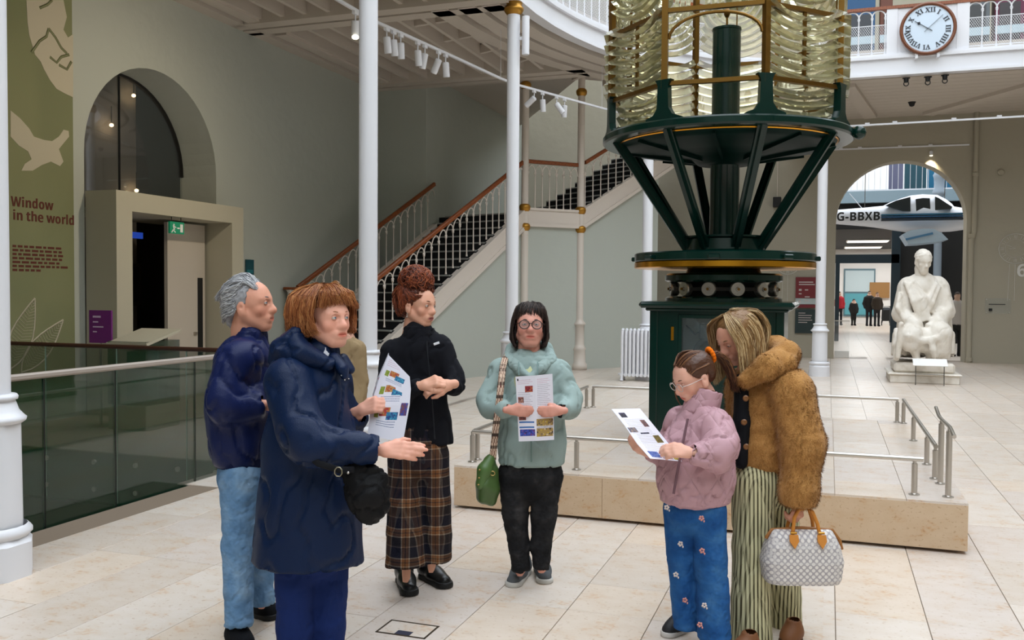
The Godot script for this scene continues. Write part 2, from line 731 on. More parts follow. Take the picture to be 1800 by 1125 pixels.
func make_materials() -> void:
	var stone := stone_image(5)
	for k in 4:
		var m := mat([Color(1, 1, 1), Color(0.965, 0.955, 0.945), Color(1.0, 0.98, 0.955), Color(0.975, 0.97, 0.975)][k], 0.32, 0.0, 0.5)
		with_tex(m, stone, Vector3(0.62, 0.62, 0.62), true)
		m.uv1_offset = Vector3(0.31 * k, 0.17 * k, 0.43 * k)
		m.vertex_color_use_as_albedo = true
		M["stone%d" % k] = m
	var ps := mat(Color(0.95, 0.88, 0.78), 0.4)
	with_tex(ps, stone, Vector3(0.8, 0.8, 0.8), true)
	M.plinth = ps
	M.grout = mat(rgb8(128, 112, 95), 0.9)
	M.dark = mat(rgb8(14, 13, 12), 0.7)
	M.black = mat(rgb8(5, 5, 6), 0.6)
	var wp := mat(rgb8(181, 185, 176), 0.75, 0, 0.35)
	with_bump(wp, bump_tex(0.02, 3.0, 256, 4), 0.25, Vector3(0.5, 0.5, 0.5), true)
	M.wall = wp
	var wb := mat(rgb8(168, 161, 144), 0.75, 0, 0.35)  # warm bounce light is put into the base colour of this wall
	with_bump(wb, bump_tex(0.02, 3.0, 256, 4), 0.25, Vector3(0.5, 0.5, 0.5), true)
	M.wall_warm_lit = wb
	M.ceiling = mat(rgb8(200, 190, 178), 0.7, 0, 0.35)
	M.iron_white = mat(rgb8(226, 226, 230), 0.38, 0, 0.5)
	M.iron_cream = mat(rgb8(214, 203, 192), 0.42, 0, 0.5)
	M.gilt = mat(rgb8(176, 128, 50), 0.38, 0.75)
	M.portal = mat(rgb8(176, 170, 150), 0.7)
	var wood := mat(Color(1, 1, 1), 0.35)
	with_tex(wood, noise_tex(0.02, [[0.0, rgb8(96, 44, 18)], [0.5, rgb8(136, 70, 30)], [1.0, rgb8(160, 92, 44)]], 256, 4, 8), Vector3(6, 6, 1.2))
	M.rail_wood = wood
	M.carpet = mat(rgb8(22, 22, 24), 0.95)
	M.nosing = mat(rgb8(150, 150, 146), 0.7)
	M.steel = mat(rgb8(190, 184, 176), 0.28, 0.9)
	M.steel_dark = mat(rgb8(120, 116, 110), 0.3, 0.9)
	var gl := mat(Color(0.07, 0.22, 0.14, 0.36), 0.02, 0.0, 0.5)
	gl.transparency = BaseMaterial3D.TRANSPARENCY_ALPHA
	M.glass_green = gl
	var gd := mat(Color(0.75, 0.82, 0.85, 0.04), 0.02, 0.0, 0.5)
	gd.transparency = BaseMaterial3D.TRANSPARENCY_ALPHA
	M.glass = gd
	M.white = mat(rgb8(232, 230, 226), 0.55)
	M.paper = mat(rgb8(236, 234, 240), 0.6)

# plan of the gallery edge: straight side, quarter ellipse, straight end
func edge_point(k: float) -> Vector2:
	# k in 0..1 along the curved corner
	var f := k * PI / 2
	return Vector2(0.2 - 4.75 * cos(f), -13.0 - 6.9 * sin(f))

func edge_path() -> Array:
	var a: Array = [Vector2(-4.55, 10.0), Vector2(-4.55, 2.0), Vector2(-4.55, -4.0), Vector2(-4.55, -8.3)]
	for i in 15:
		a.append(edge_point(i / 14.0))
	a.append(Vector2(4.0, -19.9))
	a.append(Vector2(7.9, -19.9))
	return a

func arch_poly(lo: float, hi: float, top: float, cx: float, r: float, spring: float) -> PackedVector2Array:
	var p := PackedVector2Array([Vector2(lo, 0), Vector2(cx - r, 0), Vector2(cx - r, spring)])
	for i in range(1, 24):
		var f := PI - PI * i / 24.0
		p.append(Vector2(cx + r * cos(f), spring + r * sin(f)))
	p.append_array(PackedVector2Array([Vector2(cx + r, spring), Vector2(cx + r, 0), Vector2(hi, 0), Vector2(hi, top), Vector2(lo, top)]))
	return p

func make_shell() -> void:
	var b: MB
	# left wall with its arch: drawn in (−z, y), pushed towards −x
	b = MB.new()
	b.extrude(arch_poly(-12.0, 17.9, 14.0, 10.955, 1.377, 3.5), 0.0, 0.7, Transform3D(Basis(Vector3(0, 0, -1), Vector3.UP, Vector3(-1, 0, 0)), Vector3(-9.35, 0, 0)))
	struct("wall_left", b.mesh(), M.wall, "grey painted wall with a deep round arch over the portal")
	b = MB.new()
	b.box(Vector3(-10.05, 0, -18.3), Vector3(-8.2, 14, -17.9))
	b.box(Vector3(-8.6, 0, -24.8), Vector3(-8.2, 14, -18.3))
	struct("wall_stair", b.mesh(), M.wall, "grey wall pier and return wall behind the staircase")
	b = MB.new()
	b.extrude(arch_poly(-10.0, 13.2, 14.0, 1.65, 1.51, 3.5), 0.0, -0.6, Transform3D(Basis(), Vector3(0, 0, -24.8)))
	struct("wall_back", b.mesh(), M.wall_warm_lit, "end wall pierced by a tall arch, warm light put into its beige colour")
	b = MB.new()
	b.box(Vector3(12.8, 0, -24.8), Vector3(13.2, 14, 12))
	struct("wall_right", b.mesh(), M.wall)
	b = MB.new()
	b.box(Vector3(-10.05, 0, 12), Vector3(13.2, 14, 12.4))
	struct("wall_front", b.mesh(), M.wall)
	# roof with the long skylight opening and its ribs
	b = MB.new()
	b.box(Vector3(-10.05, 14, -25.4), Vector3(-5.6, 14.3, 12.4))
	b.box(Vector3(9.0, 14, -25.4), Vector3(13.2, 14.3, 12.4))
	b.box(Vector3(-5.6, 14, -25.4), Vector3(9.0, 14.3, -22.5))
	for k in 8:
		b.box(Vector3(-5.6, 14.0, -18.6 + k * 4.2), Vector3(9.0, 14.25, -18.45 + k * 4.2))
	struct("roof", b.mesh(), M.ceiling)
	# gallery slab with the stairwell cut out
	var e := edge_path()
	var plan := PackedVector2Array([Vector2(-9.35, 12)])
	plan.append(Vector2(-4.55, 12))
	for q in e:
		plan.append(q)
	plan.append_array(PackedVector2Array([Vector2(7.9, 12), Vector2(12.8, 12), Vector2(12.8, -24.8), Vector2(-1.2, -24.8), Vector2(-1.2, -22.5), Vector2(-5.25, -19.3), Vector2(-8.2, -24.2), Vector2(-8.2, -24.8), Vector2(-8.6, -24.8), Vector2(-9.35, -17.9)]))
	b = MB.new()
	# plan (x, z) with y pushed up: basis x->x, y->z, z->-y
	b.extrude(plan, -6.3, -6.6, Transform3D(Basis(Vector3.RIGHT, Vector3.BACK, Vector3.DOWN), Vector3.ZERO))
	var slab := struct("ceiling", b.mesh(), M.ceiling, "cream painted underside of the gallery")
	# joists under the side gallery
	for bay in [[10.0, -8.15], [-8.45, -12.85], [-13.2, -17.75]]:
		for i in 11:
			b = MB.new()
			var x := -9.2 + i * 0.42
			b.box(Vector3(x - 0.035, 6.06, bay[1]), Vector3(x + 0.035, 6.3, bay[0]))
			put("joist", b.mesh(), M.ceiling, slab)
	# cross beams, doubled with a gap
	for z in [-8.3, -13.02, -17.6]:
		for s in [-0.17, 0.17]:
			b = MB.new()
			b.box(Vector3(-9.35, 6.0, z + s - 0.13), Vector3(-4.6, 6.3, z + s + 0.13))
			put("beam", b.mesh(), M.ceiling, slab)
	for z in [-8.45, -13.2]:
		b = MB.new()
		b.box(Vector3(-9.35, 6.0, z - 4.4), Vector3(-9.1, 6.3, z))
		b.box(Vector3(-9.02, 6.02, z - 4.4), Vector3(-8.8, 6.3, z - 0.3))
		put("wall_plate", b.mesh(), M.ceiling, slab)
	# boards under the end gallery, with diagonal braces
	for i in 13:
		b = MB.new()
		var z := -20.35 - i * 0.345
		b.box(Vector3(-1.2, 6.1, z - 0.33), Vector3(12.8, 6.3, z))
		put("board", b.mesh(), M.ceiling, slab)
	for br in [[Vector2(0.3, -20.6), Vector2(0.9, -24.4)], [Vector2(4.6, -20.6), Vector2(2.2, -24.4)], [Vector2(5.0, -20.6), Vector2(7.6, -24.4)]]:
		b = MB.new()
		b.bar(Vector3(br[0].x, 6.06, br[0].y), Vector3(br[1].x, 6.06, br[1].y), 0.3, 0.08)
		put("brace", b.mesh(), M.ceiling, slab)
	# curved edge beams under the corner (two boards with a dark gap between)
	for off in [0.35, 0.75, 1.2]:
		b = MB.new()
		var pts: Array = []
		for i in 15:
			var p := edge_point(i / 14.0)
			var nrm := (p - Vector2(0.2, -13.0)).normalized()
			pts.append(p + nrm * off)
		for i in 14:
			if off > 0.5 and i > 10: continue
			b.bar(Vector3(pts[i].x, 6.1, pts[i].y), Vector3(pts[i + 1].x, 6.1, pts[i + 1].y), 0.3, 0.2)
		put("curved_beam", b.mesh(), M.ceiling, slab)
	for i in 16:
		b = MB.new()
		var p := edge_point(i / 15.0)
		var nrm := (p - Vector2(0.2, -13.0)).normalized()
		if p.x < -1.0:
			b.bar(Vector3(p.x, 6.2, p.y) , Vector3(p.x + nrm.x * 2.2, 6.2, p.y + nrm.y * 2.2), 0.08, 0.16)
			put("joist", b.mesh(), M.ceiling, slab)
	# fascia: white iron beam along the gallery edge, with mouldings
	b = MB.new()
	for i in e.size() - 1:
		var p: Vector2 = e[i]
		var q: Vector2 = e[i + 1]
		b.bar(Vector3(p.x, 6.25, p.y), Vector3(q.x, 6.25, q.y), 0.10, 0.34)
		b.bar(Vector3(p.x, 6.07, p.y), Vector3(q.x, 6.07, q.y), 0.2, 0.05)
		b.bar(Vector3(p.x, 6.41, p.y), Vector3(q.x, 6.41, q.y), 0.22, 0.06)
		b.bar(Vector3(p.x, 6.46, p.y), Vector3(q.x, 6.46, q.y), 0.16, 0.05)
	struct("trim_1", b.mesh(), M.iron_white, "white moulded fascia along the gallery edge")

func make_floor() -> void:
	var floor_ := struct_node("floor", "pale limestone floor laid in long slabs")
	var b := MB.new()
	# grout bed, with the light-well left open
	b.box(Vector3(-5.2, -0.3, -24.8), Vector3(12.8, -0.008, 12))
	b.box(Vector3(-9.35, -0.3, -24.8), Vector3(-5.2, -0.008, -7.45))
	b.box(Vector3(-9.35, -0.3, -7.45), Vector3(-8.6, -0.008, 12))
	b.box(Vector3(-5.4, -0.3, -56), Vector3(12, -0.008, -24.8))
	put("floor_bed", b.mesh(), M.grout, floor_)
	var pitch_x := 0.4495
	var pitch_z := 0.46
	var meshes := {}
	for L in [1, 2, 3]:
		var q := MB.new()
		var g := 0.0022
		q.cbox(Vector3(pitch_x / 2, -0.006, -L * pitch_z / 2), Vector3(pitch_x - 2 * g, 0.012, L * pitch_z - 2 * g), Basis(), 0.0015)
		meshes[L] = q.mesh()
	rng.seed = 42
	var count := 0
	var far := MB.new()
	for i in range(-12, 28):
		var x := 0.06 + pitch_x * i
		var k := -6
		while k < 54:
			var L := 1 + (rng.randi() % 3 if rng.randf() < 0.75 else 0)
			var z := -pitch_z * k - 0.04
			var z_end := z - L * pitch_z
			var tint := rng.randi() % 4
			var dz := -z - 4.0
			# near slabs in view are pieces of their own
			var ahead := Vector3(x + 0.22, 0, (z + z_end) / 2) - EYE
			var w := ahead.dot(fw)
			var sx := absf(ahead.dot(rt)) / maxf(w, 0.1)
			var free := x > -5.2 or z_end < -7.45
			if x < -9.4 or not free:
				k += L
				continue
			if w > 2.5 and sx < 0.62 and count < 290 and -z_end < 9.7:
				var o := put("floor_slab", meshes[L], M["stone%d" % tint], floor_)
				o.position = Vector3(x, 0, z)
				count += 1
			elif x < 12.6:
				var s := 1.0 - 0.03 * tint
				far.col = Color(s, s * 0.995, s * 0.985)
				far.box(Vector3(x + 0.0022, -0.012, z_end + 0.0022), Vector3(x + pitch_x - 0.0022, 0, z - 0.0022))
			k += L
	# beyond the light-well and behind the arch
	for i in 9:
		for k in 38:
			var x := -9.35 + i * 0.46
			var z := -7.46 - k * 0.455
			far.box(Vector3(x + 0.002, -0.012, z - 0.453), Vector3(x + 0.458, 0, z - 0.002))
	for i in 20:
		for k in 60:
			var x := -3.0 + i * 0.45
			var z := -24.82 - k * 0.5
			far.box(Vector3(x + 0.002, -0.012, z - 0.498), Vector3(x + 0.448, 0, z - 0.002))
	var o2 := put("distant_slabs", far.mesh(), M.stone0, floor_)
	o2.set_meta("kind", "stuff")
	# light-well: slab edges, lower walls and lower floor
	b = MB.new()
	b.box(Vector3(-8.6, -0.55, -7.75), Vector3(-5.2, -0.012, -7.45))
	b.box(Vector3(-5.2, -0.55, -7.75), Vector3(-4.95, -0.012, 6))
	struct("trim_2", b.mesh(), M.dark, "dark steel edge of the light-well")
	b = MB.new()
	b.box(Vector3(-9.0, -4.2, -14), Vector3(-4.9, -4.0, 6))
	struct("floor_lower", b.mesh(), M.stone1, "stone floor of the level below")
	b = MB.new()
	b.box(Vector3(-9.0, -4, -14.3), Vector3(-4.6, -0.3, -14))
	b.box(Vector3(-4.9, -4, -14), Vector3(-4.6, -0.5, 6))
	b.box(Vector3(-9.0, -4, -14), Vector3(-8.7, -0.3, 6))
	struct("wall_lower", b.mesh(), M.wall)

# ---------- columns ----------
func column_mesh(r: float, top: float, seg := 20) -> ArrayMesh:
	var b := MB.new()
	var k := r / 0.098
	# octagonal plinth and pedestal, round moulded necking, shaft
	var oct := Transform3D(Basis(Vector3.UP, PI / 8), Vector3.ZERO)
	b.lathe([Vector2(0, 0), Vector2(0.215 * k, 0), Vector2(0.215 * k, 0.20), Vector2(0.185 * k, 0.235)], 8, oct)
	b.lathe([Vector2(0.185 * k, 0.23), Vector2(0.205 * k, 0.25), Vector2(0.205 * k, 0.275), Vector2(0.18 * k, 0.30)], 16, oct, true)
	b.lathe([Vector2(0.165 * k, 0.29), Vector2(0.158 * k, 0.9)], 8, oct)
	b.lathe([Vector2(0.158 * k, 0.9), Vector2(0.178 * k, 0.915), Vector2(0.182 * k, 0.93), Vector2(0.165 * k, 0.945), Vector2(0.14 * k, 0.975), Vector2(0.125 * k, 1.02), Vector2(0.118 * k, 1.035), Vector2(0.135 * k, 1.04), Vector2(0.138 * k, 1.055), Vector2(0.128 * k, 1.07), Vector2(r, 1.072)], seg, Transform3D(), true)
	b.lathe([Vector2(r, 1.07), Vector2(r * 0.98, top)], seg, Transform3D(), true)
	return b.mesh()

func make_columns() -> void:
	var big := column_mesh(0.098, 6.06)
	var b := MB.new()
	b.lathe([Vector2(0.098, 5.86), Vector2(0.135, 5.9), Vector2(0.15, 5.93), Vector2(0.15, 5.965), Vector2(0.12, 5.99), Vector2(0.13, 6.03), Vector2(0.13, 6.06)], 20, Transform3D(), true)
	var cap := b.mesh()
	var spots := [
		[Vector2(-4.62, -4.02), "white iron column with octagonal pedestal beside the glass balustrade"],
		[Vector2(-4.5, -8.4), "white iron column standing in front of the staircase foot"],
		[Vector2(-4.58, -13.15), "white iron column with a gilt collar and a white cylinder lamp at its top"],
		[Vector2(-3.3, -17.35), "white iron column rising behind the white radiator"],
		[Vector2(-0.16, -19.5), "white iron column beside the red and green wall sign"],
		[Vector2(6.6, -19.5), "white iron column under the end gallery"],
	]
	for s in spots:
		var o := struct_node("column", s[1])
		o.position = Vector3(s[0].x, 0, s[0].y)
		put("shaft", big, M.iron_white, o)
		put("collar", cap, M.gilt, o)
		o.set_meta("category", "column")
	# cylinder uplight strapped to the third column
	var c3: Node3D = get_node("column_002")
	b = MB.new()
	b.lathe([Vector2(0, 5.25), Vector2(0.055, 5.25), Vector2(0.055, 5.82), Vector2(0.0, 5.82)], 16, Transform3D(Basis(), Vector3(0.2, 0, 0.02)))
	b.bar(Vector3(0.1, 5.5, 0.01), Vector3(0.16, 5.5, 0.02), 0.03, 0.05)
	put("cylinder_lamp", b.mesh(), M.iron_white, c3)
	# slender columns that carry the stair landing
	var slim := MB.new()
	slim.lathe([Vector2(0.0, 0), Vector2(0.17, 0), Vector2(0.17, 0.12), Vector2(0.14, 0.16), Vector2(0.13, 0.42), Vector2(0.15, 0.45), Vector2(0.12, 0.5), Vector2(0.105, 0.55), Vector2(0.1, 0.95), Vector2(0.13, 0.97), Vector2(0.13, 1.0), Vector2(0.085, 1.06), Vector2(0.078, 1.1), Vector2(0.075, 6.3)], 16, Transform3D(), true)
	var sm := slim.mesh()
	b = MB.new()
	for h in [3.02, 3.42, 5.93]:
		b.lathe([Vector2(0.075, h - 0.09), Vector2(0.11, h - 0.05), Vector2(0.12, h), Vector2(0.11, h + 0.04), Vector2(0.075, h + 0.07)], 16, Transform3D(), true)
	var rings := b.mesh()
	for s in [[Vector2(-5.98, -17.95), "slender cream column with gilt rings at the landing corner above the stair flight"], [Vector2(-5.05, -18.93), "slender cream column with gilt rings where the upper flight leaves the landing"]]:
		var o := struct_node("column", s[1])
		o.position = Vector3(s[0].x, 0, s[0].y)
		put("shaft", sm, M.iron_cream, o)
		put("gilt_rings", rings, M.gilt, o)
		o.set_meta("category", "column")

# ---------- staircase ----------
func v3(p: Vector2, y: float) -> Vector3:
	return Vector3(p.x, y, p.y)

func baluster_mesh(space: float, slope: float, h: float) -> ArrayMesh:
	# one slender post with its leafy knot and the loop that springs to the next post (local x along the rail)
	var b := MB.new()
	b.tube([Vector3(0, 0, 0), Vector3(0, 0.06, 0), Vector3(0, h - 0.22, 0)], [0.02, 0.013, 0.011], 8)
	b.ball(Vector3(0, h - 0.22, 0), Vector3(0.024, 0.034, 0.022), 8)
	b.ball(Vector3(0.018, h - 0.185, 0), Vector3(0.018, 0.026, 0.014), 6)
	b.ball(Vector3(-0.018, h - 0.19 , 0), Vector3(0.018, 0.026, 0.014), 6)
	var pts: Array = []
	for i in 11:
		var f := PI * i / 10.0
		var x := space * 0.5 * (1 - cos(f))
		pts.append(Vector3(x, h - 0.2 + sin(f) * 0.165 + slope * x, 0))
	b.tube(pts, [0.0115], 6, false)
	b.ball(Vector3(space * 0.5, h - 0.025 + slope * space * 0.5, 0), Vector3(0.016, 0.016, 0.014), 6)
	return b.mesh()

func balustrade(called: String, label: String, a: Vector3, b_: Vector3, h: float, space: float, m_rail: Material, rail_w := 0.075) -> Node3D:
	var flat := Vector3(b_.x - a.x, 0, b_.z - a.z)
	var L := flat.length()
	var slope := (b_.y - a.y) / L
	var x := flat / L
	var bs := Basis(x, Vector3.UP, x.cross(Vector3.UP))
	var o := thing(called, label, "balustrade", a, bs, "")
	var n := int(L / space)
	var bm := baluster_mesh(L / n, slope, h - 0.03)
	for i in n:
		var q := put("baluster", bm, M.iron_cream, o)
		q.position = Vector3(i * L / n, slope * i * L / n, 0)
	var r := MB.new()
	r.bar(Vector3(0, h, 0), Vector3(L, h + slope * L, 0), rail_w, 0.045)
	r.tube([Vector3(0, h + 0.025, 0), Vector3(L, h + 0.025 + slope * L, 0)], [0.034], 10, true, 1.15)
	put("handrail", r.mesh(), m_rail, o)
	return o

func make_stairs() -> void:
	var d1 := Vector2(0.2967, -0.955)
	var p1 := Vector2(-0.955, -0.2967)      # across the flight, towards the far side
	var top := Vector2(-6.0, -17.97)
	var foot := top - d1 * 5.2
	var st := struct_node("staircase", "broad staircase with dark carpeted treads and pale nosings")
	st.set_meta("category", "staircase")
	var bs := Basis(v3(d1, 0), Vector3.UP, v3(d1, 0).cross(Vector3.UP))
	# local frame: x up the flight, z towards the near side; treads span z from -1.95 to 0
	var tread := MB.new()
	tread.box(Vector3(0, -0.165, -1.93), Vector3(0.262, -0.004, -0.02))
	var nose := MB.new()
	nose.chamfer_box(Vector3(-0.012, -0.03, -1.93), Vector3(0.03, 0.002, -0.02), 0.006)
	var tm := tread.mesh()
	var nm := nose.mesh()
	for i in 20:
		var o := Node3D.new()
		o.name = "step"
		st.add_child(o, true)
		o.transform = Transform3D(bs, v3(foot + d1 * (0.26 * i), 0.165 * (i + 1)))
		put("tread", tm, M.carpet, o)
		put("nosing", nm, M.nosing, o)
	# wall under the near side, in the line of flight, landing and upper flight
	var b := MB.new()
	var xf := Transform3D(bs, v3(foot, 0))
	b.extrude(PackedVector2Array([Vector2(0.35, 0), Vector2(5.2, 0), Vector2(5.2, 3.08)]), -0.16, -0.03, xf)
	var c1 := Vector2(-5.05, -18.93)
	b.quad(v3(top, 0), v3(c1, 0), v3(c1, 3.08), v3(top, 3.08), Vector3(0.7, 0, 0.7))
	b.quad(v3(top + Vector2(-0.1, -0.1), 0), v3(c1 + Vector2(-0.1, -0.1), 0), v3(c1 + Vector2(-0.1, -0.1), 3.08), v3(top + Vector2(-0.1, -0.1), 3.08), Vector3(-0.7, 0, -0.7))
	var d2 := Vector2(0.5708, -0.8211)
	var p2 := Vector2(-0.8211, -0.5708)
	var bs2 := Basis(v3(d2, 0), Vector3.UP, v3(d2, 0).cross(Vector3.UP))
	var xf2 := Transform3D(bs2, v3(c1, 0))
	b.extrude(PackedVector2Array([Vector2(0, 0), Vector2(2.35, 0), Vector2(2.35, 3.06 + 0.565 * 2.35), Vector2(0, 3.06)]), -0.16, -0.03, xf2)
	put("stair_wall", b.mesh(), M.wall, st)
	# landing
	b = MB.new()
	var land := PackedVector2Array([top, c1, c1 + p2 * 1.95, Vector2(-8.2, -21.4), Vector2(-8.2, -18.6), top + p1 * 1.95])
	b.extrude(land, -3.1, -3.3, Transform3D(Basis(Vector3.RIGHT, Vector3.BACK, Vector3.DOWN), Vector3.ZERO))
	put("landing", b.mesh(), M.carpet, st)
	# upper flight
	for i in 18:
		var o := Node3D.new()
		o.name = "step"
		st.add_child(o, true)
		o.transform = Transform3D(bs2, v3(c1 + d2 * (0.29 * i), 3.3 + 0.165 * (i + 1)))
		put("tread", tm, M.carpet, o)
		put("nosing", nm, M.nosing, o)
	# string boards with mouldings
	for f in [[xf, Vector2(0.0, -0.28), Vector2(5.2, 3.02), -0.0], [xf, Vector2(0.0, -0.22), Vector2(4.6, 2.72), -1.95], [xf2, Vector2(0, 3.03), Vector2(5.2, 3.03 + 0.565 * 5.2), 0.0]]:
		b = MB.new()
		var A: Vector2 = f[1]
		var B: Vector2 = f[2]
		b.extrude(PackedVector2Array([A, B, B + Vector2(0, 0.36), A + Vector2(0, 0.36)]), f[3] - 0.05, f[3] + 0.05, f[0])
		b.extrude(PackedVector2Array([A + Vector2(0, -0.03), B + Vector2(0, -0.03), B + Vector2(0, 0.05), A + Vector2(0, 0.05)]), f[3] - 0.08, f[3] + 0.08, f[0])
		b.extrude(PackedVector2Array([A + Vector2(0, 0.33), B + Vector2(0, 0.33), B + Vector2(0, 0.39), A + Vector2(0, 0.39)]), f[3] - 0.07, f[3] + 0.07, f[0])
		put("string_board", b.mesh(), M.iron_cream, st)
	b = MB.new()
	b.bar(v3(top, 3.22), v3(c1, 3.22), 0.1, 0.34)
	b.bar(v3(top, 3.06), v3(c1, 3.06), 0.16, 0.07)
	b.bar(v3(top, 3.39), v3(c1, 3.39), 0.15, 0.05)
	put("landing_beam", b.mesh(), M.iron_cream, st)
	# balustrades
	balustrade("stair_balustrade", "cream iron stair balustrade with looped tops rising to the slender gilt-ringed column", v3(foot + d1 * 0.9, 0.36 + 0.57), v3(top - d1 * 0.06, 3.40), 0.93, 0.2, M.rail_wood)
	balustrade("stair_balustrade", "cream iron stair balustrade on the wall side ending at a turned newel", v3(foot + p1 * 1.95 + d1 * 0.85, 0.78), v3(foot + p1 * 1.95 + d1 * 4.6, 3.02), 0.93, 0.2, M.rail_wood)
	balustrade("landing_balustrade", "short level balustrade between the two slender gilt-ringed columns", v3(top.lerp(c1, 0.06), 3.41), v3(top.lerp(c1, 0.94), 3.41), 0.95, 0.16, M.rail_wood)
	balustrade("stair_balustrade", "cream iron balustrade of the upper flight leaving the landing", v3(c1 + d2 * 0.12, 3.41 + 0.07), v3(c1 + d2 * 5.0, 3.41 + 0.565 * 5.0), 0.95, 0.22, M.rail_wood)
	# newel at the foot on the wall side
	var nw := thing("newel_post", "cream turned newel post with a wooden cap at the stair foot", "newel", v3(foot + p1 * 1.95 + d1 * 0.72, 0.45))
	b = MB.new()
	b.lathe([Vector2(0.0, -0.45), Vector2(0.11, -0.45), Vector2(0.11, 0.1), Vector2(0.085, 0.16), Vector2(0.075, 0.9), Vector2(0.1, 0.95), Vector2(0.085, 1.0), Vector2(0.075, 1.18), Vector2(0.11, 1.23), Vector2(0.0, 1.23)], 14, Transform3D(), true)
	put("post", b.mesh(), M.iron_cream, nw)
	b = MB.new()
	b.chamfer_box(Vector3(-0.13, 1.23, -0.1), Vector3(0.16, 1.28, 0.1), 0.015)
	put("cap", b.mesh(), M.rail_wood, nw)

# ---------- gallery railing ----------
func make_gallery_rail() -> void:
	var sp := 0.25
	var h0 := 6.48
	# post, arch and lattice of one bay, local x along the edge
	var post := MB.new()
	post.tube([Vector3(0, 0, 0), Vector3(0, 0.05, 0), Vector3(0, 0.08, 0), Vector3(0, 0.70, 0), Vector3(0, 0.73, 0)], [0.028, 0.028, 0.016, 0.014, 0.03], 8)
	post.ball(Vector3(0, 0.75, 0), Vector3(0.03, 0.02, 0.03), 8)
	var arch := MB.new()
	var pts: Array = []
	for i in 11:
		var f := PI * i / 10.0
		pts.append(Vector3(sp * 0.5 * (1 - cos(f)), 0.76 + sin(f) * 0.13, 0))
	arch.tube(pts, [0.014], 6, false)
	var lat := MB.new()
	lat.bar(Vector3(0, 0.05, 0), Vector3(sp, 0.05, 0), 0.012, 0.02)
	lat.bar(Vector3(0, 0.6, 0), Vector3(sp, 0.6, 0), 0.008, 0.012)
	var n := 5
	for i in range(-8, n + 1):
		for s in [0, 1]:
			# diagonals cut to the panel 0.03..0.22 x 0.06..0.6
			var x0 := 0.02 + i * 0.042
			var a := Vector2(x0, 0.06)
			var b2 := Vector2(x0 + 0.36, 0.6)
			var t0 := clampf((0.02 - a.x) / 0.36, 0, 1)
			var t1 := clampf((0.23 - a.x) / 0.36, 0, 1)
			if t1 - t0 < 0.03:
				continue
			var A := a.lerp(b2, t0)
			var B := a.lerp(b2, t1)
			if s:
				A.x = 0.25 - A.x
				B.x = 0.25 - B.x
			lat.bar(Vector3(A.x, A.y, 0.004 * s), Vector3(B.x, B.y, 0.004 * s), 0.004, 0.007, Vector3(0, 0, 1))
	var pm := post.mesh()
	var am := arch.mesh()
	var lm := lat.mesh()
	var runs := [["white looped gallery railing with lattice panels along the curved corner", [], 0], ["white looped gallery railing with lattice panels behind the round clock", [], 1]]
	# sample points along the edge
	var along: Array = []
	var e := edge_path()
	var carry := 0.0
	for i in e.size() - 1:
		var p: Vector2 = e[i]
		var q: Vector2 = e[i + 1]
		var L := p.distance_to(q)
		var s := carry
		while s < L:
			along.append(p.lerp(q, s / L))
			s += sp
		carry = s - L
	for r in runs:
		var o := thing("gallery_railing", r[0], "railing")
		for i in along.size() - 1:
			var p: Vector2 = along[i]
			var q: Vector2 = along[i + 1]
			var curved := p.y < -11.5 and p.x < -2.6
			var straight := p.x > -0.3 and p.x < 4.4 and p.y < -19.0
			if (r[2] == 0 and not curved) or (r[2] == 1 and not straight):
				continue
			if straight and p.x > 0.98 and p.x < 2.45:
				continue
			var d := (q - p).normalized()
			var bs := Basis(v3(d, 0), Vector3.UP, v3(d, 0).cross(Vector3.UP))
			for part in [["post", pm], ["arch", am], ["lattice", lm]]:
				var w := put(part[0], part[1], M.iron_white, o)
				w.transform = Transform3D(bs, v3(p, h0))
		var rail := MB.new()
		for i in along.size() - 1:
			var p: Vector2 = along[i]
			var q: Vector2 = along[i + 1]
			var curved := p.y < -11.5 and p.x < -2.6
			var straight := p.x > -0.3 and p.x < 4.4 and p.y < -19.0
			if (r[2] == 0 and curved) or (r[2] == 1 and straight):
				rail.bar(v3(p, 7.41), v3(q, 7.41), 0.09, 0.06)
		put("handrail", rail.mesh(), M.rail_wood, o)
		if r[2] == 1:
			var pan := MB.new()
			pan.box(Vector3(1.0, 6.48, -19.93), Vector3(1.2, 7.38, -19.87))
			pan.box(Vector3(2.28, 6.48, -19.93), Vector3(2.5, 7.38, -19.87))
			pan.box(Vector3(1.2, 6.48, -19.92), Vector3(2.28, 7.38, -19.89))
			put("clock_panel", pan.mesh(), M.iron_white, o)
	# round clock fixed to the railing
	var ck := thing("clock", "round white-faced clock with roman numerals on the gallery railing", "clock", Vector3(1.745, 6.89, -19.72))
	var fx := Transform3D(Basis(Vector3.RIGHT, Vector3.BACK, Vector3.DOWN), Vector3.ZERO)   # lathe axis towards +z
	var ring := MB.new()
	var face_x := Transform3D(Basis(Vector3.RIGHT, Vector3(0, 0, 1), Vector3(0, -1, 0)), Vector3.ZERO)
	ring.lathe([Vector2(0.0, -0.07), Vector2(0.5, -0.07), Vector2(0.515, -0.03), Vector2(0.515, 0.02), Vector2(0.5, 0.045), Vector2(0.475, 0.05), Vector2(0.455, 0.035), Vector2(0.45, 0.015)], 48, face_x, true)
	put("rim", ring.mesh(), mat(rgb8(112, 62, 34), 0.35), ck)
	var face := MB.new()
	face.lathe([Vector2(0.452, 0.012), Vector2(0.0, 0.018)], 48, face_x)
	put("face", face.mesh(), mat(rgb8(206, 220, 234), 0.5), ck)
	var inkm := mat(rgb8(42, 44, 52), 0.6)
	var num := MB.new()
	var romans := ["XII", "I", "II", "III", "IIII", "V", "VI", "VII", "VIII", "IX", "X", "XI"]
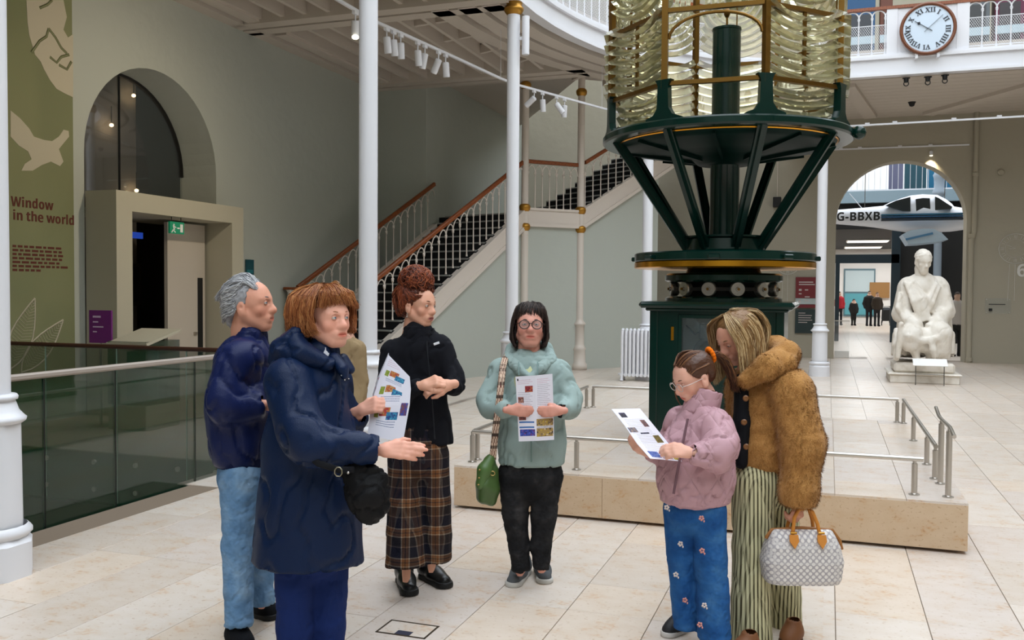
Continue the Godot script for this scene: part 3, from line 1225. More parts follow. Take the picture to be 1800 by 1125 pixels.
	for i in 12:
		var f: float = -TAU * i / 12.0
		var bs := Basis(Vector3(0, 0, 1), f)
		var w: float = [0.12, 0.03, 0.06, 0.09, 0.115, 0.07, 0.10, 0.125, 0.15, 0.10, 0.07, 0.10][i]
		num.text(romans[i], 0.125, 0.004, Transform3D(bs, bs * Vector3(-w * 0.5, 0.285, 0.022)), true, true)
	put("numerals", num.mesh(), inkm, ck)
	var hnd := MB.new()
	for h in [[deg_to_rad(303.0), 0.29, 0.022], [deg_to_rad(47.0), 0.36, 0.012]]:
		var dir := Vector3(sin(h[0]), cos(h[0]), 0)
		hnd.bar(dir * -0.09 + Vector3(0, 0, 0.032), dir * h[1] + Vector3(0, 0, 0.032), 0.004, h[2], Vector3(0, 0, 1))
		if h[2] > 0.02:
			hnd.obox(dir * 0.2 + Vector3(0, 0, 0.032), Vector3(0.05, 0.05, 0.004), Basis(Vector3(0, 0, 1), -h[0] + PI / 4))
	put("hands", hnd.mesh(), inkm, ck)
	var br := MB.new()
	br.box(Vector3(-0.22, -0.56, -0.149), Vector3(-0.17, -0.4, 0.0))
	put("bracket", br.mesh(), M.iron_white, ck)
	br = MB.new()
	br.box(Vector3(0.17, -0.56, -0.149), Vector3(0.22, -0.4, 0.0))
	put("bracket", br.mesh(), M.iron_white, ck)
	# black clamp lamps under the fascia
	for p in [Vector2(1593, 141), Vector2(1631, 139), Vector2(1661, 136)]:
		var w := at_z(p.x, p.y, -19.95)
		var cl := thing("clamp_lamp", "small black lamp clamped under the white gallery fascia below the clock", "lamp", w, Basis(), "black lamps below the clock")
		var b := MB.new()
		b.box(Vector3(-0.07, 0.03, -0.03), Vector3(0.07, 0.05, 0.03))
		b.tube([Vector3(0, 0.05, 0), Vector3(0, -0.03, 0), Vector3(0, -0.05, 0)], [0.05, 0.045, 0.02], 10)
		put("bracket", b.mesh(), M.black, cl)
		b = MB.new()
		var rp: Array = []
		for i in 13:
			rp.append(Vector3(cos(TAU * i / 12.0) * 0.045, -0.07 + sin(TAU * i / 12.0) * 0.045, 0))
		b.tube(rp, [0.01], 6, false)
		put("yoke", b.mesh(), M.black, cl)
	# things standing on the end gallery, seen through the railing
	var cols := [[0.05, 0.85, rgb8(22, 74, 116), "tall blue display cabinet on the gallery behind the railing"], [0.95, 1.2, rgb8(96, 48, 28), "narrow brown cabinet on the gallery behind the railing"], [2.6, 3.1, rgb8(90, 96, 100), "grey cabinet on the gallery behind the lattice"], [3.2, 3.75, rgb8(96, 30, 60), "purple display cabinet on the gallery behind the lattice"], [3.85, 4.5, rgb8(70, 96, 104), "teal display cabinet on the gallery behind the lattice"]]
	for c in cols:
		var o := thing("display_cabinet", c[3], "cabinet", Vector3(c[0], 6.6, -21.6))
		var b := MB.new()
		var w: float = c[1] - c[0]
		b.chamfer_box(Vector3(0, 0, -0.5), Vector3(w, 1.9, 0), 0.01)
		put("body", b.mesh(), mat(c[2], 0.5), o)
		b = MB.new()
		b.box(Vector3(0.08, 0.35, 0.0), Vector3(w - 0.08, 1.2, 0.02))
		put("door", b.mesh(), mat(c[2].darkened(0.75), 0.2), o)
		b = MB.new()
		b.box(Vector3(0.0, 0.55, 0.02), Vector3(w, 0.72, 0.04))
		put("label_strip", b.mesh(), mat(rgb8(170, 190, 200), 0.5), o)

# ---------- plinth and its low rails ----------
func post_rail(label: String, pts: Array, posts: Array, y_top: float, r := 0.017) -> Node3D:
	var o := thing("guard_rail", label, "guard rail", Vector3(posts[0].x, 0.337, posts[0].z))
	var org: Vector3 = o.position
	for p in posts:
		var b := MB.new()
		b.lathe([Vector2(0, 0), Vector2(0.036, 0), Vector2(0.036, 0.006), Vector2(0.022, 0.009), Vector2(0.0195, 0.012), Vector2(0.0195, p.y - 0.337 - 0.03), Vector2(0.012, p.y - 0.337 - 0.028), Vector2(0.012, p.y - 0.337)], 12, Transform3D(Basis(), Vector3(p.x, 0.337, p.z) - org))
		put("post", b.mesh(), M.steel, o)
	var b2 := MB.new()
	var q: Array = []
	for p in pts:
		q.append(p - org)
	b2.tube(q, [r], 10)
	put("rail", b2.mesh(), M.steel, o)
	return o

func make_plinth() -> void:
	var o := thing("display_plinth", "low square limestone plinth carrying the lighthouse lens", "plinth", Vector3(-0.93, 0, -8.48))
	var lo := Vector3(-2.737, 0.022, -10.45)
	var hi := Vector3(0.88, 0.337, -6.515)
	var org := o.position
	var b := MB.new()
	b.box(lo + Vector3(0.03, 0.0, 0.03) - org, Vector3(hi.x - 0.03, 0.325, hi.z - 0.03) - org)
	put("core", b.mesh(), M.plinth, o)
	b = MB.new()
	b.box(Vector3(lo.x + 0.16, 0.0, lo.z + 0.16) - org, Vector3(hi.x - 0.16, 0.03, hi.z - 0.16) - org)
	put("recessed_base", b.mesh(), M.plinth, o)
	# front and side facing slabs
	var cuts := [-2.737, -1.62, -0.52, 0.55, 0.88]
	cuts = [-2.737, -1.555, -0.37, 0.88]
	for i in cuts.size() - 1:
		b = MB.new()
		b.chamfer_box(Vector3(cuts[i] + 0.001, 0.022, hi.z - 0.03) - org, Vector3(cuts[i + 1] - 0.001, 0.322, hi.z) - org, 0.002)
		put("facing_slab", b.mesh(), M.plinth, o)
		b = MB.new()
		b.chamfer_box(Vector3(cuts[i] + 0.001, 0.022, lo.z) - org, Vector3(cuts[i + 1] - 0.001, 0.322, lo.z + 0.03) - org, 0.002)
		put("facing_slab", b.mesh(), M.plinth, o)
	for x in [lo.x, hi.x - 0.03]:
		for i in 3:
			b = MB.new()
			b.chamfer_box(Vector3(x, 0.022, lo.z + 0.03 + i * 1.292) - org, Vector3(x + 0.03, 0.322, lo.z + 0.03 + i * 1.292 + 1.29) - org, 0.002)
			put("facing_slab", b.mesh(), M.plinth, o)
	# paving on top, in the lines of the floor
	var xs := [-2.737, -2.185, -1.735, -1.285, -0.84, -0.39, 0.06, 0.508, 0.88]
	for i in xs.size() - 1:
		var z := hi.z
		var k := 0
		while z > lo.z + 0.01:
			var L: float = [0.92, 1.38, 0.46, 0.92][(i * 3 + k) % 4]
			var z2 := maxf(z - L, lo.z)
			b = MB.new()
			b.chamfer_box(Vector3(xs[i] + 0.0012, 0.315, z2 + 0.0012) - org, Vector3(xs[i + 1] - 0.0012, 0.337, z - 0.0012) - org, 0.0015)
			put("top_slab", b.mesh(), M["stone%d" % ((i + k) % 4)], o)
			z = z2
			k += 1
	var y := 0.58
	post_rail("steel guard rail along the front edge of the limestone plinth", [Vector3(-2.645, y, -6.67), Vector3(0.62, y, -6.67)], [Vector3(-2.645, y, -6.67), Vector3(-1.793, y, -6.67), Vector3(-0.62, y, -6.67), Vector3(0.567, y, -6.67)], y)
	post_rail("steel guard rail with four posts along the statue side of the plinth", [Vector3(0.757, y, -10.33), Vector3(0.757, y, -7.27)], [Vector3(0.757, y, -10.3), Vector3(0.757, y, -9.115), Vector3(0.757, y, -7.887), Vector3(0.757, y, -7.296)], y)
	post_rail("steel guard rail along the rear edge of the limestone plinth", [Vector3(-2.60, y, -10.36), Vector3(0.71, y, -10.36)], [Vector3(-2.59, y, -10.36), Vector3(-0.9, y, -10.36), Vector3(0.70, y, -10.36)], y)
	post_rail("steel guard rail along the staircase side of the plinth", [Vector3(-2.645, y, -10.30), Vector3(-2.645, y, -6.72)], [Vector3(-2.645, y, -10.26), Vector3(-2.645, y, -8.5), Vector3(-2.645, y, -6.78)], y)
	post_rail("short sloping black-topped handrail on two tall steel posts at the plinth corner", [Vector3(0.775, 0.84, -7.5), Vector3(0.775, 0.80, -7.28), Vector3(0.775, 0.80, -7.0), Vector3(0.775, 0.81, -6.65), Vector3(0.775, 0.78, -6.42)], [Vector3(0.775, 0.80, -7.117), Vector3(0.775, 0.81, -6.669)], 0.8, 0.013)

# ---------- light-well balustrades, portal, mural, signs on the left ----------
func make_left_side() -> void:
	var b: MB
	# near balustrade: frameless glass with a steel handrail
	var o := thing("glass_balustrade", "green-tinted frameless glass balustrade with a pale steel handrail", "balustrade", Vector3(-5.24, 0, -4.0))
	var cuts := [1.5, 0.0, -1.0, -2.0, -3.0, -4.0, -4.975, -5.655, -6.6, -7.3]
	for i in cuts.size() - 1:
		b = MB.new()
		b.box(Vector3(-0.009, -0.28, cuts[i + 1] + 0.006 + 4.0), Vector3(0.009, 1.06, cuts[i] - 0.006 + 4.0))
		put("pane", b.mesh(), M.glass_green, o)
	for i in range(1, cuts.size() - 1):
		b = MB.new()
		b.box(Vector3(-0.008, -0.28, cuts[i] + 4.0 - 0.005), Vector3(0.008, 1.05, cuts[i] + 4.0 + 0.005))
		put("joint", b.mesh(), M.black, o)
	b = MB.new()
	b.cbox(Vector3(0, 1.08, 1.1), Vector3(0.06, 0.045, 8.8), Basis(), 0.012)
	put("handrail", b.mesh(), mat(rgb8(178, 166, 156), 0.45, 0.3), o)
	# far balustrade: glass on stand-off bolts with a wooden handrail
	o = thing("glass_balustrade", "glass balustrade with a thin dark wooden handrail across the light-well", "balustrade", Vector3(-5.3, 0, -7.38))
	var fx := [-8.6, -7.733, -6.805, -5.95, -5.3]
	for i in fx.size() - 1:
		b = MB.new()
		b.box(Vector3(fx[i] + 5.3 + 0.005, -0.5, -0.008), Vector3(fx[i + 1] + 5.3 - 0.005, 1.08, 0.008))
		put("pane", b.mesh(), M.glass_green, o)
	for i in range(1, fx.size() - 1):
		b = MB.new()
		b.box(Vector3(fx[i] + 5.3 - 0.004, -0.5, -0.006), Vector3(fx[i] + 5.3 + 0.004, 1.08, 0.006))
		put("joint", b.mesh(), mat(rgb8(160, 190, 175), 0.3), o)
	b = MB.new()
	b.tube([Vector3(-3.3, 1.1, 0), Vector3(0.0, 1.1, 0)], [0.022], 10)
	put("handrail", b.mesh(), mat(rgb8(66, 36, 24), 0.4), o)
	for x in [-7.72, -7.09, -6.565, -6.05, -5.6]:
		for y in [-0.09, -0.37]:
			b = MB.new()
			b.lathe([Vector2(0, 0), Vector2(0.026, 0), Vector2(0.026, 0.02), Vector2(0, 0.024)], 12, Transform3D(Basis(Vector3.RIGHT, Vector3(0, 0, 1), Vector3(0, -1, 0)), Vector3(x + 5.3, y, 0.008)))
			put("bolt", b.mesh(), M.steel, o)
	# portal box in the arch
	o = thing("door_portal", "square stone-coloured portal box projecting from the arch", "portal", Vector3(-8.83, 0, -10.955))
	var zf := 1.369      # half width
	b = MB.new()
	b.box(Vector3(-0.51, 0, 1.08), Vector3(0, 2.98, zf))
	put("jamb", b.mesh(), M.portal, o)
	b = MB.new()
	b.box(Vector3(-0.51, 0, -zf), Vector3(0, 2.98, -1.08))
	put("jamb", b.mesh(), M.portal, o)
	b = MB.new()
	b.box(Vector3(-0.51, 2.72, -1.08), Vector3(0, 2.98, 1.08))
	put("lintel", b.mesh(), M.portal, o)
	b = MB.new()
	b.box(Vector3(-1.4, 2.72, -1.08), Vector3(-0.51, 2.8, 1.08))
	put("soffit", b.mesh(), M.portal, o)
	# door leaf with a dark vision slot
	var dl := thing("door_leaf", "plain pale door leaf with a narrow dark vision slot inside the portal", "door", Vector3(-9.3, 0, -11.1))
	b = MB.new()
	b.box(Vector3(-0.06, 0, -0.88), Vector3(0, 2.68, -0.02))
	put("panel", b.mesh(), mat(rgb8(186, 176, 162), 0.6), dl)
	b = MB.new()
	b.box(Vector3(-0.01, 0.62, -0.82), Vector3(0.004, 1.86, -0.70))
	put("vision_slot", b.mesh(), M.black, dl)
	b = MB.new()
	b.box(Vector3(0.0, 0.98, -0.66), Vector3(0.03, 1.02, -0.6))
	put("handle", b.mesh(), M.steel, dl)
	# blue lit sign in the dark doorway
	var bs := thing("lit_sign", "small blue glowing sign in the dark doorway", "sign", Vector3(-9.6, 2.42, -10.72))
	b = MB.new()
	b.box(Vector3(0, 0, -0.2), Vector3(0.03, 0.09, 0.2))
	var em := mat(rgb8(30, 60, 150), 0.5)
	em.emission_enabled = true
	em.emission = rgb8(36, 80, 200)
	em.emission_energy_multiplier = 0.5
	put("screen", b.mesh(), em, bs)
	# picture on the dark inner wall
	var pc := thing("framed_picture", "dim framed picture hanging in the dark doorway", "picture", Vector3(-10.94, 1.75, -12.15))
	b = MB.new()
	b.box(Vector3(0, -0.35, -0.25), Vector3(0.03, 0.35, 0.25))
	put("frame", b.mesh(), mat(rgb8(46, 36, 26), 0.5), pc)
	b = MB.new()
	b.box(Vector3(0.03, -0.29, -0.19), Vector3(0.034, 0.29, 0.19))
	put("print", b.mesh(), mat(rgb8(20, 20, 22), 0.5), pc)
	# exit sign under the lintel
	var ex := thing("exit_sign", "green running-man exit sign hanging under the portal lintel", "sign", Vector3(-8.9, 2.56, -10.83))
	b = MB.new()
	b.box(Vector3(-0.015, -0.08, -0.15), Vector3(0.015, 0.09, 0.15))
	var eg := mat(rgb8(20, 130, 92), 0.5)
	eg.emission_enabled = true
	eg.emission = rgb8(16, 120, 84)
	eg.emission_energy_multiplier = 0.25
	put("plate", b.mesh(), eg, ex)
	b = MB.new()
	# white door, arrow and running figure, on the face towards +x; local z runs to the left of the viewer
	b.box(Vector3(0.015, -0.055, -0.12), Vector3(0.019, 0.06, -0.065))
	b.box(Vector3(0.015, -0.01, -0.05), Vector3(0.019, 0.01, 0.0))
	b.obox(Vector3(0.017, 0.045, 0.07), Vector3(0.004, 0.026, 0.026), Basis())
	b.obox(Vector3(0.017, 0.005, 0.072), Vector3(0.004, 0.07, 0.022), Basis(Vector3.RIGHT, 0.4))
	b.obox(Vector3(0.017, -0.045, 0.06), Vector3(0.004, 0.06, 0.016), Basis(Vector3.RIGHT, 0.9))
	b.obox(Vector3(0.017, -0.045, 0.1), Vector3(0.004, 0.06, 0.016), Basis(Vector3.RIGHT, -0.7))
	b.obox(Vector3(0.017, 0.015, 0.045), Vector3(0.004, 0.05, 0.013), Basis(Vector3.RIGHT, 1.2))
	put("pictogram", b.mesh(), M.white, ex)
	for z in [0.1, -0.1]:
		b = MB.new()
		b.rod(Vector3(0, 0.09, z), Vector3(0, 0.158, z), 0.006)
		put("hanger", b.mesh(), M.dark, ex)
	# arch glazing and the dark room behind
	var wn := struct_node("window_1", "dark glazing filling the arch above the portal")
	b = MB.new()
	var gp := PackedVector2Array([Vector2(-1.377, 2.98), Vector2(1.377, 2.98)])
	for i in 25:
		var f := PI * i / 24.0
		gp.append(Vector2(1.377 * cos(f), 3.5 + 1.377 * sin(f)))
	b.extrude(gp, -0.006, 0.006, Transform3D(Basis(Vector3(0, 0, -1), Vector3.UP, Vector3(1, 0, 0)), Vector3(-10.02, 0, -10.955)))
	put("pane", b.mesh(), M.glass, wn)
	b = MB.new()
	b.box(Vector3(-10.03, 2.98, -10.95), Vector3(-10.0, 4.86, -10.93))
	for i in 24:
		var f := PI * i / 24.0
		var g := PI * (i + 1) / 24.0
		b.bar(Vector3(-10.01, 3.5 + 1.36 * sin(f), -10.955 - 1.36 * cos(f)), Vector3(-10.01, 3.5 + 1.36 * sin(g), -10.955 - 1.36 * cos(g)), 0.05, 0.05)
	put("window_frame", b.mesh(), M.black, wn)
	b = MB.new()
	b.box(Vector3(-15, -0.1, -16), Vector3(-14.8, 6.2, -8))
	b.box(Vector3(-15, -0.1, -16.2), Vector3(-10.05, 6.2, -16))
	b.box(Vector3(-15, -0.1, -8), Vector3(-10.05, 6.2, -7.8))
	b.box(Vector3(-15, 6.0, -16), Vector3(-10.05, 6.2, -8))
	b.box(Vector3(-15, -0.1, -16), Vector3(-9.35, -0.005, -8))
	b.box(Vector3(-11.2, 0, -12.4), Vector3(-11.0, 6, -8))
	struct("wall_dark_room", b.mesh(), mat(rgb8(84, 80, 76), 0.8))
	for p in [Vector2(235, 168), Vector2(196, 220), Vector2(240, 335)]:
		var w := at_x(p.x, p.y, -10.9)
		var lb := thing("ceiling_lamp", "small glowing lamp in the dark room behind the arch", "lamp", w, Basis(), "lamps in the dark room")
		b = MB.new()
		b.ball(Vector3.ZERO, Vector3(0.035, 0.03, 0.035), 10)
		var lm := mat(rgb8(255, 230, 190), 0.5)
		lm.emission_enabled = true
		lm.emission = rgb8(255, 222, 170)
		lm.emission_energy_multiplier = 4.0
		put("bulb", b.mesh(), lm, lb)
		b = MB.new()
		b.rod(Vector3(0, 0.03, 0), Vector3(0, 0.3, 0), 0.008)
		put("stem", b.mesh(), M.black, lb)
		var li := OmniLight3D.new()
		li.name = "lamp_light"
		li.light_color = rgb8(255, 222, 170)
		li.light_energy = 0.06
		li.light_size = 0.03
		li.omni_range = 12.0
		li.omni_attenuation = 2.0
		li.shadow_enabled = true
		lb.add_child(li)
	# green mural on the wall with pale silhouettes and lettering
	var mu := thing("mural_panel", "olive green wall mural with pale silhouettes and dark red lettering", "mural", Vector3(-9.35, 0, -7.0))
	b = MB.new()
	b.box(Vector3(0.003, 0.05, -2.385), Vector3(0.012, 6.0, 3.0))
	var mg := mat(Color(1, 1, 1), 0.8)
	with_tex(mg, noise_tex(0.006, [[0.0, rgb8(118, 122, 88)], [1.0, rgb8(134, 136, 98)]], 128, 3, 4), Vector3(0.3, 0.3, 0.3))
	put("panel", b.mesh(), mg, mu)
	var pale := mat(rgb8(190, 182, 160), 0.8)
	var shapes := {
		"head_silhouette": [[47, 0], [49, 40], [52, 62], [58, 82], [62, 96], [72, 108], [78, 122], [88, 140], [100, 156], [114, 164], [129, 171], [129, 60], [120, 66], [112, 52], [118, 30], [112, 0]],
		"bird_silhouette": [[19, 194], [36, 208], [52, 226], [60, 240], [78, 246], [92, 248], [104, 240], [112, 228], [121, 230], [122, 240], [112, 252], [104, 262], [112, 284], [106, 292], [90, 284], [74, 290], [58, 300], [38, 300], [44, 288], [56, 280], [50, 266], [34, 256], [19, 240]],
	}
	for nm in shapes:
		var poly := PackedVector2Array()
		for q in shapes[nm]:
			var w := at_x(q[0], q[1], -9.33)
			poly.append(Vector2(-(w.z + 7.0), w.y))
		b = MB.new()
		b.extrude(poly, 0.012, 0.016, Transform3D(Basis(Vector3(0, 0, -1), Vector3.UP, Vector3(1, 0, 0)), Vector3.ZERO))
		put(nm, b.mesh(), pale, mu)
	# dark features drawn on the head
	b = MB.new()
	for st in [[[56, 92], [70, 72], [82, 64], [86, 50]], [[86, 50], [98, 66], [108, 84], [118, 94]], [[88, 100], [100, 110], [108, 100], [122, 96]], [[104, 114], [118, 122], [126, 108]], [[70, 14], [84, 8], [92, 0]]]:
		var q: Array = []
		for e in st:
			var w := at_x(e[0], e[1], -9.33)
			q.append(Vector3(0.017, w.y, w.z + 7.0))
		b = MB.new()
		b.tube(q, [0.018], 4, true, 0.12, Vector3(0, 1, 0))
		put("drawn_line", b.mesh(), mg, mu)
	# striped leaves at the bottom
	for lf in [[Vector2(18, 650), Vector2(62, 524), 20.0], [Vector2(38, 655), Vector2(112, 562), 18.0]]:
		b = MB.new()
		var A: Vector2 = lf[0]
		var B: Vector2 = lf[1]
		var d := (B - A)
		var nn := Vector2(-d.y, d.x).normalized()
		var outl: Array = []
		for s in [1.0, -1.0]:
			var q: Array = []
			for i in 9:
				var t := i / 8.0
				var p: Vector2 = A + d * t + nn * s * sin(PI * pow(t, 0.8)) * lf[2]
				var w := at_x(p.x, p.y, -9.33)
				q.append(Vector3(0.014, w.y, w.z + 7.0))
			b.tube(q, [0.012], 4, true, 0.2, Vector3(0, 1, 0))
			outl.append(q)
		for i in range(1, 8):
			for j in 3:
				var t := (i + j / 3.0) / 8.0
				if t > 0.95: continue
				var w0 := at_x((A + d * t).x, (A + d * t).y, -9.33)
				for s in [1.0, -1.0]:
					var p: Vector2 = A + d * (t + 0.05) + nn * s * sin(PI * pow(t, 0.8)) * lf[2] * 0.8
					var w1 := at_x(p.x, p.y, -9.33)
					b.bar(Vector3(0.014, w0.y, w0.z + 7.0), Vector3(0.014, w1.y, w1.z + 7.0), 0.004, 0.008, Vector3(1, 0, 0))
		put("leaf_drawing", b.mesh(), pale, mu)
	var redm := mat(rgb8(92, 40, 26), 0.8)
	b = MB.new()
	var tb := Basis(Vector3(0, 0, -1), Vector3.UP, Vector3(1, 0, 0))
	var w1 := at_x(19, 368, -9.338)
	b.text("Window", 0.165, 0.004, Transform3D(tb, w1 - mu.position + Vector3(0.002, 0, 0)), false, true)
	var w2 := at_x(22, 392, -9.338)
	b.text("in the world", 0.165, 0.004, Transform3D(tb, w2 - mu.position + Vector3(0.002, 0, 0)), false, true)
	put("lettering", b.mesh(), redm, mu)
	b = MB.new()
	for i in 7:
		var ya := 432.0 + i * 7.0
		var wa := at_x(22, ya, -9.338)
		var wb := at_x([108, 104, 109, 110, 107, 111, 68][i], ya + 8.5, -9.338)
		var L := -(wb.z - wa.z)
		var x := 0.0
		rng.seed = 90 + i
		while x < L:
			var wl := rng.randf_range(0.04, 0.12)
			b.box(Vector3(0.013, wa.y - 0.016 - mu.position.y, wa.z - x - wl - mu.position.z), Vector3(0.015, wa.y + 0.012 - mu.position.y, wa.z - x - mu.position.z))
			x += wl + 0.025
	var pt := put("small_print", b.mesh(), redm, mu)
	pt.set_meta("kind", "stuff")
	# teal wall plate behind the man
	var tp := thing("wall_plate_sign", "small teal printed plate on the grey wall beside the portal", "sign", at_x(438, 474, -9.34))
	b = MB.new()
	b.box(Vector3(0, -0.17, -0.11), Vector3(0.02, 0.17, 0.11))
	put("plate", b.mesh(), mat(rgb8(18, 74, 84), 0.5), tp)
	b = MB.new()
	b.box(Vector3(0.02, -0.06, -0.08), Vector3(0.023, 0.0, 0.08))
	put("print", b.mesh(), mat(rgb8(40, 120, 128), 0.5), tp)
	# purple sign on a lectern and the glazed case beyond the light-well
	var ps := thing("purple_sign", "purple information sign on a stand beyond the light-well", "sign", Vector3(-8.42, 0, -8.86))
	b = MB.new()
	b.box(Vector3(-0.16, 1.02, -0.012), Vector3(0.18, 1.42, 0.012))
	put("plate", b.mesh(), mat(rgb8(112, 30, 116), 0.5), ps)
	b = MB.new()
	for i in 4:
		b.box(Vector3(-0.1, 1.33 - i * 0.06, 0.012), Vector3([0.02, -0.02, 0.06, -0.04][i], 1.345 - i * 0.06 + (0.008 if i == 0 else 0.0), 0.014))
	put("print", b.mesh(), mat(rgb8(214, 190, 218), 0.5), ps)
	b = MB.new()
	b.rod(Vector3(0, 0, 0), Vector3(0, 1.02, 0), 0.018)
	b.lathe([Vector2(0, 0), Vector2(0.15, 0), Vector2(0.15, 0.012), Vector2(0, 0.014)], 20, Transform3D())
	put("stand", b.mesh(), M.steel, ps)
	var cs := thing("glass_case", "green-glass display case on a stone-coloured base beyond the light-well", "display case", Vector3(-7.9, 0, -9.0))
	b = MB.new()
	b.chamfer_box(Vector3(-0.26, 0, -0.3), Vector3(0.3, 0.3, 0.3), 0.01)
	put("base", b.mesh(), M.portal, cs)
	for f in [[Vector3(-0.26, 0.3, 0.29), Vector3(0.3, 1.06, 0.3)], [Vector3(-0.26, 0.3, -0.3), Vector3(0.3, 1.06, -0.29)], [Vector3(-0.26, 0.3, -0.29), Vector3(-0.25, 1.06, 0.29)], [Vector3(0.29, 0.3, -0.29), Vector3(0.3, 1.06, 0.29)]]:
		b = MB.new()
		b.box(f[0], f[1])
		put("pane", b.mesh(), M.glass_green, cs)
	b = MB.new()
	b.obox(Vector3(0.02, 1.1, 0.0), Vector3(0.6, 0.03, 0.62), Basis(Vector3.RIGHT, 0.25))
	put("sloping_top", b.mesh(), M.portal, cs)
	b = MB.new()
	b.obox(Vector3(0, 0.62, 0.0), Vector3(0.36, 0.6, 0.08), Basis(Vector3.UP, 0.4))
	put("exhibit_panel", b.mesh(), mat(rgb8(40, 140, 128), 0.5), cs)

# ---------- radiator, lamp tracks, wall signs ----------
func make_fittings() -> void:
	var b: MB
	var rd := thing("radiator", "white cast iron column radiator beside the white column", "radiator", Vector3(-3.72, 0, -17.0))
	var sec := MB.new()
	for z in [-0.07, 0.07]:
		sec.tube([Vector3(0, 0.1, z), Vector3(0, 0.2, z), Vector3(0, 0.88, z), Vector3(0, 0.95, z * 0.6)], [0.03, 0.028, 0.028, 0.028], 8)
	sec.tube([Vector3(0, 0.94, -0.06), Vector3(0, 0.97, 0), Vector3(0, 0.94, 0.06)], [0.03], 8)
	sec.tube([Vector3(0, 0.12, -0.1), Vector3(0, 0.12, 0.1)], [0.036], 8)
	var sm := sec.mesh()
	for i in 10:
		var s := put("section", sm, M.iron_white, rd)
		s.position = Vector3(0.04 + i * 0.075, 0, 0)
	b = MB.new()
	for x in [0.04, 0.715]:
		for z in [-1.0, 1.0]:
			b = MB.new()
			b.tube([Vector3(x, 0.14, 0.07 * z), Vector3(x, 0.04, 0.09 * z), Vector3(x, 0.0, 0.11 * z)], [0.03, 0.028, 0.036], 8)
			put("foot", b.mesh(), M.iron_white, rd)
	b = MB.new()
	b.tube([Vector3(-0.04, 0.12, 0), Vector3(0.8, 0.12, 0)], [0.02], 8)
	put("pipe", b.mesh(), M.iron_white, rd)
	# white light track hung below the gallery, with its spotlights
	var pts := [Vector2(560, -20), Vector2(660, 38), Vector2(780, 92), Vector2(880, 138), Vector2(905, 148), Vector2(1058, 190), Vector2(1120, 205)]
	var w: Array = []
	for p in pts:
		w.append(ground(p.x, p.y, 5.2))
	var tr := thing("light_track", "long white lamp track hanging under the curved gallery corner", "lamp track", w[0])
	b = MB.new()
	for i in w.size() - 1:
		b.bar(w[i] - w[0], w[i + 1] - w[0], 0.035, 0.035)
	put("track", b.mesh(), M.iron_white, tr)
	for i in [1, 3, 5]:
		b = MB.new()
		b.rod(w[i] - w[0], w[i] - w[0] + Vector3(0, 0.95, 0), 0.004, 5)
		put("hanging_wire", b.mesh(), M.iron_white, tr)
	var spot_m := MB.new()
	spot_m.lathe([Vector2(0, -0.2), Vector2(0.048, -0.2), Vector2(0.05, -0.18), Vector2(0.05, 0.0), Vector2(0.04, 0.015), Vector2(0, 0.015)], 16, Transform3D())
	var sp := spot_m.mesh()
	var arm := MB.new()
	arm.rod(Vector3(0, 0.0, 0), Vector3(0, 0.11, 0), 0.01, 6)
	arm.box(Vector3(-0.02, 0.09, -0.05), Vector3(0.02, 0.13, 0.05))
	var am := arm.mesh()
	var k := 0
	var note := ["white track spotlight pointing straight down below the gallery", "white track spotlight tilted beside a downward one"]
	for q in [[622, 0, 0.1], [678, 0, 0.0], [689, 0, 0.0], [701, 0, 0.05], [731, 0, 0.0], [744, 0, 0.3], [770, 0, 0.5], [783, 0, 0.0], [936, 0, 0.9], [950, 0, 0.0], [974, 0, -0.6], [988, 0, 0.1]]:
		var p: Vector3 = w[0]
		for i in pts.size() - 1:
			if q[0] >= pts[i].x and q[0] <= pts[i + 1].x:
				p = w[i].lerp(w[i + 1], (q[0] - pts[i].x) / (pts[i + 1].x - pts[i].x))
		p.y = 5.2 - 0.148
		var s := thing("spotlight", "white tilted spotlight on the lamp track" if absf(q[2]) > 0.2 else "white downward spotlight on the lamp track", "spotlight", p, Basis(), "tilted track spotlights" if absf(q[2]) > 0.2 else "downward track spotlights")
		var hd := put("head", sp, M.iron_white, s)
		hd.rotation = Vector3(0.2, 0, -q[2])
		put("arm", am, M.iron_white, s)
		if k == 0:
			s.set_meta("label", "lit white spotlight at the end of the lamp track")
			s.remove_meta("group")
			b = MB.new()
			b.ball(Vector3(0, -0.19, 0), Vector3(0.046, 0.03, 0.046), 12)
			var em := mat(rgb8(255, 246, 220), 0.5)
			em.emission_enabled = true
			em.emission = rgb8(255, 244, 214)
			em.emission_energy_multiplier = 4.0
			put("lamp", b.mesh(), em, s)
			var li := SpotLight3D.new()
			li.name = "lamp_light"
			li.light_energy = 7.0
			li.light_color = rgb8(255, 236, 205)
			li.spot_angle = 62.0
			li.spot_range = 20.0
			li.spot_attenuation = 2.0
			li.light_size = 0.04
			li.shadow_enabled = true
			s.add_child(li)
			li.position = Vector3(0, -0.24, 0)
			# leaning towards the side wall, as a wall washer
			li.basis = Basis.looking_at(Vector3(-1.0, -0.55, 0.1))
		k += 1
	# tracks under the end gallery
	for t in [[ground(1470, 223, 5.2), ground(1860, 201, 5.2), "white lamp track under the end gallery in front of the arch wall"], [at_z(1440, 264, -24.782), at_z(1704, 254.4, -24.782), "thin white conduit on the beige wall above the arch"]]:
		var o := thing("light_track", t[2], "lamp track", t[0])
		b = MB.new()
		b.bar(Vector3.ZERO, t[1] - t[0], 0.03, 0.035)
		put("track", b.mesh(), M.iron_white, o)
		for f in [0.15, 0.28, 0.55, 0.75]:
			b = MB.new()
			b.obox((t[1] - t[0]) * f + Vector3(0, 0.03, 0), Vector3(0.09, 0.035, 0.04), Basis())
			put("adaptor", b.mesh(), M.iron_white, o)
	var wl := at_z(1637, 266, -24.68)
